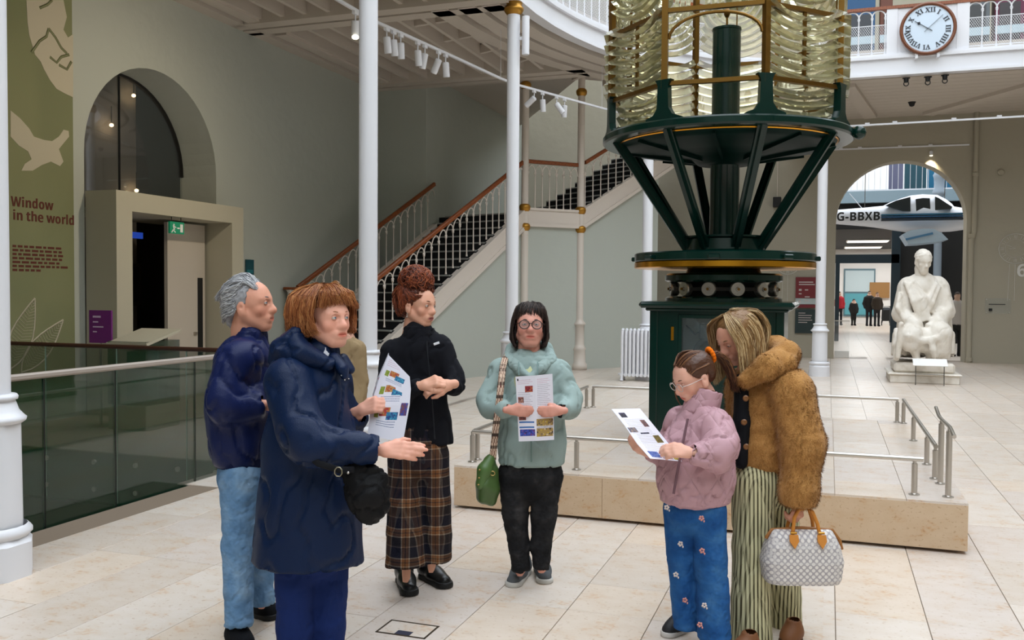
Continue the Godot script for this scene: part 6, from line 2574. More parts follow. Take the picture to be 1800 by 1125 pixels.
func shoe(w: Who, heel: Vector3, toe: Vector3, wide: float, m: Material, sole: Material, high := 0.07, sole_h := 0.025, extra := false, shaft := 0.0) -> void:
	heel.y = 0.0
	toe.y = 0.0
	var d := (toe - heel)
	var u := d.normalized()
	var f := Blob.new()
	f.k = 0.012
	var H := Vector3.UP
	f.chain([heel + u * wide * 0.8 + H * high * 0.55, heel + d * 0.5 + H * high * 0.48, toe - u * wide + H * high * 0.33], [wide * 0.8, wide * 0.85, wide * 0.82])
	f.add(heel + u * wide * 0.9 + H * high * 0.7, heel + u * wide * 1.05 + H * (high + 0.035), wide * 0.78, wide * 0.72, 1.0, 2)
	f.add(heel + u * wide * 1.1 + H * high * 0.9, heel + d * 0.62 + H * high * 0.55, wide * 0.68, wide * 0.6)
	if shaft > 0.0:
		f.add(heel + u * wide * 1.0 + H * high, heel + u * wide * 1.0 + H * shaft, wide * 0.85, wide * 0.85, 1.0, 2)
	f.clips = [[Vector3(0, -1, 0), -sole_h * 0.8]]
	var up_ := wear(w, "shoe", f, 0.008, m)
	var g := Blob.new()
	g.k = 0.008
	g.chain([heel + u * wide + H * 0.01, heel + d * 0.45 + H * 0.01, toe - u * wide * 1.02 + H * 0.012], [wide * 0.98, wide * 0.86, wide * 1.02])
	g.clips = [[Vector3(0, -1, 0), 0.0], [Vector3(0, 1, 0), sole_h]]
	put("sole", g.build(0.007), sole, up_)
	if extra:
		var b := MB.new()
		var sd := u.cross(H)
		for i in 4:
			var p := heel + d * (0.42 + 0.09 * i) + H * (high * (1.02 - 0.1 * i) + 0.012)
			b.tube([p - sd * 0.022, p + H * 0.004, p + sd * 0.022], [0.003], 5)
		put("laces", b.mesh(), sole if high < 0.09 else m, up_)

# locks of hair: each a tapering tube through jittered control points (head frame)
func locks(b: MB, paths: Array, n: int, jit: float, r: float, cols: Array, seed_: int, curl := 0.0) -> void:
	var g := RandomNumberGenerator.new()
	g.seed = seed_
	for i in n:
		var t := g.randf() * (paths.size() - 1)
		var a: Array = paths[int(t)]
		var e: Array = paths[mini(int(t) + 1, paths.size() - 1)]
		var f := t - int(t)
		var ctrl: Array = []
		for q in a.size():
			ctrl.append((a[q] as Vector3).lerp(e[q], f) + Vector3(g.randfn(), g.randfn(), g.randfn()) * jit * (0.5 + 0.5 * q / a.size()))
		var pts: Array = []
		var rad: Array = []
		var m := ctrl.size() - 1
		var steps := m * 3
		var ph := g.randf() * TAU
		for k in steps + 1:
			var u := float(k) / steps * m
			var s := mini(int(u), m - 1)
			var v := u - s
			var p0: Vector3 = ctrl[maxi(s - 1, 0)]
			var p1: Vector3 = ctrl[s]
			var p2: Vector3 = ctrl[s + 1]
			var p3: Vector3 = ctrl[mini(s + 2, m)]
			var p := p1.cubic_interpolate(p2, p0, p3, v)
			if curl > 0.0:
				p += Vector3(sin(ph + u * 5.0), cos(ph * 1.3 + u * 4.3), cos(ph + u * 5.0)) * curl
			pts.append(p)
			var w := float(k) / steps
			rad.append(r * (0.35 + 0.9 * sin(PI * clampf(w * 0.9 + 0.08, 0, 1))) * g.randf_range(0.9, 1.1))
		b.col = (cols[g.randi() % cols.size()] as Color).srgb_to_linear()
		b.tube(pts, rad, 4, false, 0.7)

func hair_mat() -> StandardMaterial3D:
	var m := mat(Color.WHITE, 0.45, 0.0, 0.45)
	m.vertex_color_use_as_albedo = true
	return m

# curved sheets of paper given by their corner rows: each row is [left, right] in world space
func sheet(called: String, label: String, cat: String, rows: Array, tex: Texture2D, rects: Array) -> Node3D:
	var o := thing(called, label, cat, rows[0][0][0])
	var i := 0
	for panel in rows:
		var b := MB.new()
		var nr: int = panel.size() - 1
		for k in nr:
			var a: Vector3 = panel[k][0] - o.position
			var c: Vector3 = panel[k][1] - o.position
			var d: Vector3 = panel[k + 1][1] - o.position
			var e: Vector3 = panel[k + 1][0] - o.position
			var n := (c - a).cross(e - a).normalized()
			if n.dot(-fw) < 0:
				n = -n
			var r: Rect2 = rects[i]
			var rr := Rect2(r.position.x, r.position.y + r.size.y * k / nr, r.size.x, r.size.y / nr)
			b.quad_uv(a, c, d, e, n, rr)
			b.quad_uv(a - n * 0.0012, c - n * 0.0012, d - n * 0.0012, e - n * 0.0012, -n, Rect2(0.01, 0.96, 0.02, 0.02))
		var m := mat(Color.WHITE, 0.55)
		m.albedo_texture = tex
		put("page", b.mesh(), m, o)
		i += 1
	return o

func leaflet_tex(kind: int) -> ImageTexture:
	var im := Image.create(512, 512, false, Image.FORMAT_RGB8)
	im.fill(rgb8(232, 230, 240))
	rng.seed = 300 + kind
	var line := func(x: int, y: int, w: int, c: Color) -> void:
		var q := x
		while q < x + w:
			var l := rng.randi_range(6, 18)
			im.fill_rect(Rect2i(q, y, mini(l, x + w - q), 3), c)
			q += l + 4
	var blotch := func(r: Rect2i, cs: Array) -> void:
		im.fill_rect(r, cs[0])
		for i in 90:
			var p := Vector2i(rng.randi_range(r.position.x, r.end.x - 8), rng.randi_range(r.position.y, r.end.y - 6))
			im.fill_rect(Rect2i(p, Vector2i(mini(rng.randi_range(8, 30), r.end.x - p.x), mini(rng.randi_range(5, 14), r.end.y - p.y))), cs[rng.randi() % cs.size()])
	var grey := rgb8(150, 140, 156)
	var pink := rgb8(206, 150, 170)
	if kind == 0:      # hoodie woman: two columns of print with pictures at the foot
		for x0 in [0, 256]:
			for y in range(30, 300, 14):
				if y > 70 and y < 125 and x0 == 0: continue
				line.call(x0 + 24, y, 200 - (y * 7) % 60, pink if y < 60 else grey)
		im.fill_rect(Rect2i(20, 18, 18, 18), rgb8(40, 40, 50))
		blotch.call(Rect2i(120, 78, 100, 48), [rgb8(150, 40, 50), rgb8(190, 110, 60), rgb8(120, 30, 50)])
		blotch.call(Rect2i(20, 165, 76, 46), [rgb8(150, 90, 80), rgb8(90, 60, 60), rgb8(190, 150, 130)])
		blotch.call(Rect2i(20, 322, 100, 26), [rgb8(140, 70, 60), rgb8(90, 50, 50)])
		im.fill_rect(Rect2i(20, 358, 210, 12), rgb8(56, 110, 180))
		im.fill_rect(Rect2i(20, 398, 210, 12), rgb8(56, 110, 180))
		blotch.call(Rect2i(24, 420, 216, 52), [rgb8(40, 60, 150), rgb8(70, 90, 190), rgb8(120, 60, 120), rgb8(30, 40, 100)])
		blotch.call(Rect2i(262, 340, 240, 140), [rgb8(170, 140, 80), rgb8(120, 100, 80), rgb8(210, 190, 160), rgb8(70, 60, 60), rgb8(200, 170, 60)])
		blotch.call(Rect2i(262, 395, 240, 20), [rgb8(210, 205, 210), rgb8(190, 185, 190)])
	elif kind == 1:    # folded floor plans in colour
		for y in range(30, 80, 14):
			line.call(40, y, 240, pink)
		for q in 3:
			var y0 := 110 + q * 125
			blotch.call(Rect2i(60, y0, 60, 44), [rgb8(130, 150, 50), rgb8(150, 160, 70)])
			blotch.call(Rect2i(130, y0 - 8, 140, 40), [rgb8(190, 110, 50), rgb8(170, 60, 60), rgb8(190, 150, 90)])
			blotch.call(Rect2i(230, y0 + 14, 150, 36), [rgb8(50, 120, 160), rgb8(70, 160, 190), rgb8(40, 70, 130)])
			for y in range(y0 + 58, y0 + 90, 12):
				line.call(100, y, 260, rgb8(60, 80, 130))
		blotch.call(Rect2i(400, 330, 90, 60), [rgb8(90, 60, 120), rgb8(120, 80, 80), rgb8(60, 80, 160)])
	else:              # girl's leaflet with small pictures
		for y in range(110, 420, 13):
			line.call(60 + (y * 3) % 40, y, 330, grey)
		for r in [[60, 40, 110, 50, rgb8(60, 50, 80), rgb8(20, 20, 30)], [330, 120, 90, 70, rgb8(130, 90, 80), rgb8(70, 50, 60)], [20, 190, 130, 46, rgb8(90, 90, 110), rgb8(150, 130, 120)], [340, 270, 110, 70, rgb8(120, 100, 40), rgb8(90, 80, 40)], [170, 240, 150, 14, rgb8(40, 40, 60), rgb8(70, 70, 90)], [60, 420, 160, 70, rgb8(60, 80, 150), rgb8(100, 120, 180)], [230, 440, 170, 60, rgb8(190, 140, 130), rgb8(110, 160, 190)], [410, 440, 80, 60, rgb8(200, 170, 70), rgb8(160, 140, 60)]]:
			im.fill_rect(Rect2i(r[0] - 4, r[1] - 4, r[2] + 8, r[3] + 8), rgb8(232, 230, 240))
			blotch.call(Rect2i(r[0], r[1], r[2], r[3]), [r[4], r[5]])
	return ImageTexture.create_from_image(im)

# short pile standing on a finished garment: fine tapered fibres over its surface
func pile(m: ArrayMesh, n: int, len: float, cols: Array, seed_: int) -> ArrayMesh:
	var a := m.surface_get_arrays(0)
	var V: PackedVector3Array = a[Mesh.ARRAY_VERTEX]
	var N: PackedVector3Array = a[Mesh.ARRAY_NORMAL]
	var T: PackedInt32Array = a[Mesh.ARRAY_INDEX]
	var g := RandomNumberGenerator.new()
	g.seed = seed_
	var b := MB.new()
	var fn := FastNoiseLite.new()
	fn.frequency = 9.0
	for i in n:
		var t := (g.randi() % (T.size() / 3)) * 3
		var u := g.randf()
		var v := g.randf() * (1.0 - u)
		var p := V[T[t]] * (1.0 - u - v) + V[T[t + 1]] * u + V[T[t + 2]] * v
		var q := (N[T[t]] * (1.0 - u - v) + N[T[t + 1]] * u + N[T[t + 2]] * v).normalized()
		var lie := Vector3(fn.get_noise_3dv(p), -0.7 + fn.get_noise_3dv(p + Vector3(7, 0, 0)), fn.get_noise_3dv(p + Vector3(0, 9, 0))) * 1.4
		var d := (q * 0.75 + lie + Vector3(g.randfn(), g.randfn(), g.randfn()) * 0.22).normalized()
		var w := d.cross(q).normalized() * 0.0011
		var e := p + d * len * g.randf_range(0.6, 1.3)
		b.col = (cols[g.randi() % cols.size()] as Color).srgb_to_linear()
		var s0 := p - q * 0.002
		b.tri(s0 - w, s0 + w, e, q, q, q)
		b.tri(s0 + q * 0.0014, s0 - w, e, q, q, q)
	return b.mesh()

func studs(w: Node, called: String, spots: Array, r: Vector3, m: Material) -> void:
	for p in spots:
		var b := MB.new()
		b.ball(p, r, 8)
		put(called, b.mesh(), m, w)

func cap_hair(w: Who, xf: Transform3D, balls: Array, cuts: Array, col: Color, amp := 0.006, freq := 60.0, fs := Vector3(1, 1, 1)) -> MeshInstance3D:
	var f := Blob.new()
	f.k = 0.007
	for q in balls:
		f.ball(q[0], q[1])
	for q in cuts:
		f.cut(q[0], q[0] + Vector3(1e-4, 0, 0), q[1].y, q[1].y, q[1].x / q[1].y, q[1].z / q[1].y)
	f.base = col.srgb_to_linear()
	f.fold_amp = amp
	f.fold_freq = freq
	f.fold_scale = fs
	var o := put("hair", f.build(0.0055), M.hair, w.node)
	o.transform = xf
	return o

func px_all(s: float, a: Array) -> Array:
	var o: Array = []
	for v in a:
		o.append(v * s)
	return o

func make_people() -> void:
	M.cloth_bump = bump_tex(0.12, 5.0, 128, 2, 21)
	M.hair = hair_mat()
	M.eye = {"brown": eye_mesh(rgb8(70, 44, 26)), "blue": eye_mesh(rgb8(96, 126, 150)), "green": eye_mesh(rgb8(96, 104, 70))}
	M.skin = skin_mat()
	M.denim_light = cloth(Color.WHITE, 0.9, 0.35, 20.0)
	with_tex(M.denim_light, noise_tex(0.012, [[0.0, rgb8(86, 122, 160)], [0.5, rgb8(112, 148, 184)], [1.0, rgb8(150, 176, 200)]], 256, 4, 31), Vector3.ONE * 2.0)
	M.denim_dark = cloth(rgb8(22, 40, 92), 0.85, 0.35, 20.0)
	M.denim_mid = cloth(Color.WHITE, 0.9, 0.35, 20.0)
	with_tex(M.denim_mid, noise_tex(0.012, [[0.0, rgb8(24, 66, 122)], [0.5, rgb8(38, 88, 146)], [1.0, rgb8(70, 118, 168)]], 256, 4, 33), Vector3.ONE * 2.0)
	M.black_leather = mat(rgb8(14, 14, 15), 0.32, 0, 0.5)
	M.black_cloth = cloth(rgb8(20, 21, 25), 0.85, 0.4, 16.0)
	make_man()
	make_ginger()
	make_plaid()
	make_hoodie()
	make_girl()
	make_blonde()
	make_hidden()

func make_man() -> void:
	var w := who("man with wavy grey hair in a navy jacket and pale blue jeans", 4.46, 430, 1118)
	var s := w.s
	var tone := rgb8(216, 154, 128)
	var sk := MB.new()
	body_into(sk, tone, [
		[[w.j(432, 815), w.j(432, 700), w.j(438, 622)], px_all(s, [40, 44, 32]), 1.5],
		[[w.j(438, 622), w.j(446, 580)], px_all(s, [24, 20])],
		[[w.j(424, 820, 0.1), w.j(420, 955, 0.1), w.j(420, 1095, 0.12)], px_all(s, [34, 24, 15])],
		[[w.j(442, 820, -0.1), w.j(452, 945, -0.12), w.j(460, 1060, -0.14)], px_all(s, [34, 24, 15])],
		[[w.j(410, 628, 0.19), w.j(398, 712, 0.24), w.j(468, 712, 0.2)], px_all(s, [20, 17, 13])],
		[[w.j(436, 628, -0.19), w.j(446, 715, -0.24), w.j(505, 722, -0.12)], px_all(s, [20, 17, 13])]])
	hand(sk, w.j(506, 722, -0.12), Vector3(1, 0.05, 0.2), Vector3(0, 1, 0.2), 1.0, [0.4, 0.7, 0.7, 0.7, 0.7], tone)
	hand(sk, w.j(470, 712, 0.19), Vector3(1, 0.0, -0.5), Vector3(0, 1, 0.3), -1.0, [0.4, 0.7, 0.7, 0.7, 0.7], tone)
	var xf := head(w, sk, w.j(440, 537, 0.0), 84, -6, 0, 1.12, tone, {"full": 0.14, "neck": 0.06, "iris": "blue", "brow": rgb8(120, 110, 105), "open": 0.002, "look": Vector3(0, 0.15, 1)})
	put("body", sk.mesh(), M.skin, w.node)
	# wavy grey hair, swept back
	var hc := [rgb8(176, 176, 178), rgb8(150, 150, 152), rgb8(200, 200, 200), rgb8(126, 126, 130)]
	cap_hair(w, xf, [[Vector3(0, 0.07, -0.03), Vector3(0.08, 0.058, 0.09)], [Vector3(0, 0.02, -0.075), Vector3(0.08, 0.085, 0.045)], [Vector3(0.072, 0.035, -0.035), Vector3(0.017, 0.05, 0.05)], [Vector3(-0.072, 0.035, -0.035), Vector3(0.017, 0.05, 0.05)], [Vector3(0, -0.05, -0.085), Vector3(0.055, 0.045, 0.026)]], [[Vector3(0, 0.01, 0.11), Vector3(0.085, 0.06, 0.06)]], rgb8(150, 150, 152), 0.007, 55.0)
	var b := MB.new()
	var paths: Array = []
	for i in 9:
		var x := -0.07 + 0.0175 * i
		paths.append([Vector3(x * 0.8, 0.085 - absf(x) * 0.3, 0.055), Vector3(x, 0.138 - absf(x) * 0.5, 0.0), Vector3(x * 1.1, 0.118 - absf(x) * 0.5, -0.075), Vector3(x, 0.04, -0.118)])
	locks(b, paths, 861, 0.0060, 0.0014, hc, 11, 0.003)
	paths = []
	for i in 7:
		var y := 0.07 - 0.018 * i
		for sd in [-1.0, 1.0]:
			paths.append([Vector3(sd * 0.074, y + 0.03, 0.01 - i * 0.009), Vector3(sd * 0.088, y + 0.01, -0.045), Vector3(sd * 0.072, y - 0.005, -0.09), Vector3(sd * 0.03, y - 0.03, -0.115)])
	var pr: Array = []
	var pl: Array = []
	for i in paths.size():
		if i % 2: pr.append(paths[i])
		else: pl.append(paths[i])
	locks(b, pr, 464, 0.0053, 0.0014, hc, 12, 0.003)
	locks(b, pl, 464, 0.0053, 0.0014, hc, 13, 0.003)
	var lk := put("hair_locks", b.mesh(), M.hair, w.node)
	lk.transform = xf
	# navy jacket
	var f := Blob.new()
	f.k = 0.016
	f.add(w.j(430, 806), w.j(430, 780), 47 * s, 52 * s, 1.45, 1)
	f.chain([w.j(430, 780), w.j(429, 710), w.j(433, 640)], px_all(s, [54, 58, 48]), 1.45)
	f.add(w.j(430, 630, -0.16), w.j(430, 630, 0.16), 30 * s, 30 * s)
	f.add(w.j(436, 610), w.j(443, 590), 34 * s, 25 * s, 1.2)
	f.add(w.j(414, 645, 0.1), w.j(406, 770, 0.12), 36 * s, 33 * s)
	f.chain([w.j(410, 634, 0.2), w.j(393, 700, 0.25), w.j(397, 714, 0.25), w.j(462, 710, 0.2)], px_all(s, [29, 27, 27, 21]), 1.0, 2)
	f.chain([w.j(440, 634, -0.2), w.j(448, 712, -0.25), w.j(500, 720, -0.14)], px_all(s, [29, 26, 21]), 1.0, 2)
	f.fold_amp = 0.0188
	f.fold_freq = 6.0
	f.fold_scale = Vector3(1, 0.7, 1)
	var jm := cloth(rgb8(20, 30, 72), 0.42, 0.2, 10.0)
	wear(w, "jacket", f, 0.014, jm)
	# stand collar, open to the front
	f = Blob.new()
	f.k = 0.01
	f.add(w.j(440, 600), w.j(446, 578), 29 * s, 26.5 * s, 1.05, 3)
	f.cut(w.j(450, 606), w.j(458, 560), 22 * s, 24 * s)
	wear(w, "collar", f, 0.008, jm)
	f = Blob.new()
	f.k = 0.01
	f.add(w.j(444, 598), w.j(450, 578), 23.5 * s, 21.5 * s, 1.05, 3)
	f.cut(w.j(452, 606), w.j(460, 560), 19 * s, 20 * s)
	wear(w, "shirt_collar", f, 0.008, cloth(rgb8(120, 134, 170), 0.8))
	f = Blob.new()
	f.k = 0.01
	f.add(w.j(430, 815), w.j(430, 798), 49 * s, 50.5 * s, 1.45, 3)
	wear(w, "waistband", f, 0.014, cloth(rgb8(14, 22, 58), 0.8, 0.6, 30.0))
	# jeans
	f = Blob.new()
	f.k = 0.007
	f.add(w.j(432, 800), w.j(430, 836), 43 * s, 46 * s, 1.35)
	f.chain([w.j(424, 835, 0.1), w.j(419, 955, 0.11), w.j(419, 1040, 0.12), w.j(420, 1100, 0.13)], px_all(s, [36, 27, 23, 24]), 1.1, 2)
	f.chain([w.j(442, 835, -0.1), w.j(452, 945, -0.12), w.j(458, 1010, -0.14), w.j(461, 1062, -0.14)], px_all(s, [36, 26, 22, 22]), 1.1, 2)
	f.fold_amp = 0.009
	f.fold_freq = 7.0
	f.fold_scale = Vector3(1, 1.4, 1)
	wear(w, "jeans", f, 0.013, M.denim_light)
	shoe(w, w.g(404, 1128), w.g(442, 1146), 0.052, M.black_cloth, M.black, 0.08, 0.03)
	shoe(w, w.g(448, 1080), w.g(487, 1090), 0.052, M.black_cloth, M.black, 0.08, 0.03)

func make_ginger() -> void:
	var w := who("woman with short ginger hair in a long navy hooded raincoat", 4.12, 545, 1150)
	var s := w.s
	var tone := rgb8(226, 166, 144)
	var sk := MB.new()
	body_into(sk, tone, [
		[[w.j(545, 960), w.j(540, 800), w.j(548, 680)], px_all(s, [52, 56, 44]), 1.2],
		[[w.j(550, 680), w.j(568, 612)], px_all(s, [28, 22])],
		[[w.j(520, 960, 0.05), w.j(518, 1060, 0.05), w.j(518, 1165, 0.05)], px_all(s, [36, 26, 17])],
		[[w.j(572, 960, -0.05), w.j(574, 1060, -0.05), w.j(575, 1165, -0.05)], px_all(s, [36, 26, 17])],
		[[w.j(505, 668, 0.16), w.j(545, 775, 0.24), w.j(668, 792, 0.2)], px_all(s, [26, 20, 13])],
		[[w.j(580, 668, -0.16), w.j(600, 760, -0.2), w.j(636, 722, -0.12)], px_all(s, [24, 19, 13])]])
	hand(sk, w.j(673, 791, 0.2), Vector3(1, 0.02, 0.15), Vector3(0.1, 0.5, 0.85), 1.0, [0.2, 0.15, 0.12, 0.2, 0.28], tone, 1.0, 0.1)
	hand(sk, w.j(632, 722, -0.12), Vector3(0.9, 0.35, 0.2), Vector3(-0.2, 0.5, 0.85), 1.0, [0.5, 0.75, 0.8, 0.85, 0.9], tone, 0.95)
	var xf := head(w, sk, w.j(575, 562, 0.0), 52, -4, 0, 1.07, tone, {"full": 0.16, "neck": 0.056, "iris": "blue", "brow": rgb8(150, 100, 70), "open": 0.0025, "look": Vector3(0.25, 0.2, 1)})
	put("body", sk.mesh(), M.skin, w.node)
	var hc := [rgb8(146, 86, 46), rgb8(164, 102, 58), rgb8(126, 70, 38), rgb8(184, 126, 76)]
	cap_hair(w, xf, [[Vector3(0, 0.085, -0.02), Vector3(0.098, 0.062, 0.10)], [Vector3(0, 0.03, -0.085), Vector3(0.098, 0.10, 0.062)], [Vector3(0.09, 0.0, -0.03), Vector3(0.03, 0.075, 0.05)], [Vector3(-0.09, 0.0, -0.03), Vector3(0.03, 0.075, 0.05)], [Vector3(0, 0.094, 0.05), Vector3(0.072, 0.03, 0.038)]], [[Vector3(0, -0.02, 0.12), Vector3(0.078, 0.075, 0.062)]], rgb8(112, 62, 32), 0.012, 40.0)
	var b := MB.new()
	var paths: Array = []
	for i in 11:
		var x := -0.09 + 0.018 * i
		paths.append([Vector3(x * 0.3, 0.14, -0.02), Vector3(x * 0.7, 0.145 - absf(x) * 0.3, 0.05), Vector3(x * 0.95, 0.105, 0.092 - absf(x) * 0.25), Vector3(x * 1.2 + 0.014, 0.07 - absf(x) * 0.25, 0.097 - absf(x) * 0.4)])
	locks(b, paths, 729, 0.0060, 0.0014, hc, 21, 0.002)
	for sd in [-1.0, 1.0]:
		paths = []
		for i in 9:
			var z := 0.05 - 0.02 * i
			paths.append([Vector3(sd * 0.03, 0.145, z * 0.6 - 0.02), Vector3(sd * 0.10, 0.10, z), Vector3(sd * 0.118, 0.03, z - 0.005), Vector3(sd * 0.112, -0.03, z - 0.005), Vector3(sd * 0.098, -0.058, z + 0.006)])
		locks(b, paths, 729, 0.0076, 0.0015, hc, 22 + int(sd), 0.002)
	paths = []
	for i in 9:
		var x := -0.09 + 0.0225 * i
		paths.append([Vector3(x * 0.4, 0.15, -0.03), Vector3(x, 0.115, -0.12), Vector3(x * 1.05, 0.03, -0.15), Vector3(x, -0.06, -0.125), Vector3(x * 0.9, -0.09, -0.10)])
	locks(b, paths, 795, 0.0083, 0.0016, hc, 25, 0.002)
	var lk := put("hair_locks", b.mesh(), M.hair, w.node)
	lk.transform = xf
	# raincoat
	var navy := cloth(rgb8(13, 31, 62), 0.45, 0.25, 12.0)
	var f := Blob.new()
	f.k = 0.016
	f.chain([w.j(542, 985), w.j(545, 880), w.j(544, 780), w.j(545, 690)], px_all(s, [98, 88, 78, 64]), 0.95, 1)
	f.add(w.j(512, 660, 0.08), w.j(580, 662, -0.08), 38 * s, 34 * s)
	f.add(w.j(545, 650), w.j(562, 622), 48 * s, 34 * s, 1.0)
	f.chain([w.j(506, 672, 0.17), w.j(532, 762, 0.26), w.j(552, 782, 0.27), w.j(664, 791, 0.21)], px_all(s, [40, 36, 35, 25]), 1.0, 2)
	f.chain([w.j(586, 672, -0.17), w.j(604, 760, -0.22), w.j(628, 728, -0.14)], px_all(s, [34, 30, 22]), 1.0, 2)
	f.fold_amp = 0.0203
	f.fold_freq = 5.0
	f.fold_scale = Vector3(1, 0.55, 1)
	wear(w, "raincoat", f, 0.014, navy)
	# hood lying on the back, collar flaps and fly front
	f = Blob.new()
	f.k = 0.007
	f.chain([w.j(488, 630, 0.0), w.j(500, 612, 0.0), w.j(528, 592, 0.0)], px_all(s, [10, 20, 20]), 2.6)
	f.chain([w.j(492, 634, 0.06), w.j(528, 622, 0.11), w.j(576, 638, 0.1)], px_all(s, [18, 24, 12]))
	f.chain([w.j(520, 605, -0.06), w.j(550, 610, -0.12), w.j(586, 628, -0.1)], px_all(s, [20, 18, 10]))
	f.cut(w.j(566, 600, 0.0), w.j(572, 560, 0.0), 24 * s, 30 * s)
	f.fold_amp = 0.0174
	f.fold_freq = 7.0
	wear(w, "hood", f, 0.011, navy)
	f = Blob.new()
	f.k = 0.01
	f.chain([w.j(588, 628, 0.05), w.j(602, 648, 0.07), w.j(606, 662, 0.08)], px_all(s, [9, 8, 6]), 2.0)
	f.chain([w.j(603, 630, -0.06), w.j(616, 650, -0.05)], px_all(s, [9, 8]), 2.0)
	wear(w, "collar", f, 0.009, navy)
	studs(w.node, "press_stud", [w.j(600, 660, 0.11), w.j(606, 668, 0.11), w.j(613, 666, 0.1)], Vector3.ONE * 0.0035, M.steel)
	f = Blob.new()
	f.k = 0.008
	f.add(w.j(574, 634, 0.03), w.j(578, 614, 0.02), 23 * s, 21 * s, 1.0, 3)
	f.cut(w.j(584, 640, 0.03), w.j(590, 600, 0.03), 18 * s, 20 * s)
	wear(w, "white_collar", f, 0.008, cloth(rgb8(214, 214, 220), 0.8))
	# dark jeans
	f = Blob.new()
	f.k = 0.007
	f.add(w.j(548, 900), w.j(548, 960), 60 * s, 62 * s, 1.0)
	f.chain([w.j(520, 960, 0.05), w.j(519, 1040, 0.05), w.j(518, 1100, 0.05), w.j(518, 1168, 0.05)], px_all(s, [40, 33, 31, 29]), 1.1, 2)
	f.chain([w.j(574, 960, -0.05), w.j(576, 1040, -0.05), w.j(575, 1100, -0.05), w.j(575, 1168, -0.05)], px_all(s, [40, 34, 32, 29]), 1.1, 2)
	f.fold_amp = 0.009
	f.fold_freq = 8.0
	f.fold_scale = Vector3(1, 1.5, 1)
	wear(w, "jeans", f, 0.013, M.denim_dark)
	shoe(w, w.j(500, 1178, 0.05), w.j(556, 1182, 0.16), 0.046, M.black_leather, M.black)
	shoe(w, w.j(562, 1175, -0.05), w.j(620, 1180, 0.04), 0.046, M.black_leather, M.black)
	# black shoulder bag under the arm: a thing of its own
	var bag := thing("shoulder_bag", "soft black shoulder bag hanging at the raincoat's side", "bag", w.node.transform * w.j(642, 868, 0.22), w.node.transform.basis)
	var inv := bag.transform.affine_inverse() * w.node.transform
	f = Blob.new()
	f.k = 0.009
	f.chain([inv * w.j(632, 836, 0.2), inv * w.j(646, 872, 0.22), inv * w.j(650, 896, 0.22)], px_all(s, [30, 34, 26]), 0.6)
	f.add(inv * w.j(660, 840, 0.21), inv * w.j(664, 884, 0.21), 20 * s, 20 * s, 0.6)
	f.fold_amp = 0.0174
	f.fold_freq = 9.0
	put("pouch", f.build(0.011), cloth(rgb8(14, 14, 16), 0.6, 0.3, 12.0), bag)
	b = MB.new()
	var sp: Array = []
	for q in [[622, 826, 0.28], [596, 826, 0.34], [560, 815, 0.36], [520, 780, 0.33], [486, 730, 0.26], [470, 690, 0.18], [478, 655, 0.1]]:
		sp.append(inv * w.j(q[0], q[1], q[2]))
	b.tube(sp, [0.014], 8, true, 0.3)
	put("strap", b.mesh(), M.black_cloth, bag)
	var bk: Array = []
	for i in 9:
		var a := TAU * i / 8.0 + PI / 8
		bk.append(inv * w.j(595, 829, 0.36) + Vector3(cos(a) * 0.016, sin(a) * 0.02, 0.004))
	b = MB.new()
	b.tube(bk, [0.0028], 6, false)
	put("buckle", b.mesh(), mat(rgb8(150, 144, 124), 0.3, 0.9), bag)
	studs(bag, "rivet", [inv * w.j(612, 831, 0.345)], Vector3.ONE * 0.006, M.steel)
	# folded floor plans in her other hand
	var P := func(x: float, y: float, dz: float) -> Vector3: return w.node.transform * w.j(x, y, dz)
	sheet("leaflet", "folded leaflet with coloured floor plans held in front of the black fleece", "leaflet", [
		[[P.call(683, 624, -0.2), P.call(720, 662, -0.1)], [P.call(668, 660, -0.18), P.call(722, 684, -0.08)], [P.call(652, 712, -0.14), P.call(720, 712, -0.06)], [P.call(646, 765, -0.1), P.call(708, 778, -0.04)]],
		[[P.call(683, 620, -0.26), P.call(684, 640, -0.2)], [P.call(664, 664, -0.28), P.call(668, 664, -0.2)], [P.call(655, 692, -0.28), P.call(656, 708, -0.16)]]],
		leaflet_tex(1), [Rect2(0, 0, 1, 1), Rect2(0, 0, 0.5, 0.12)])

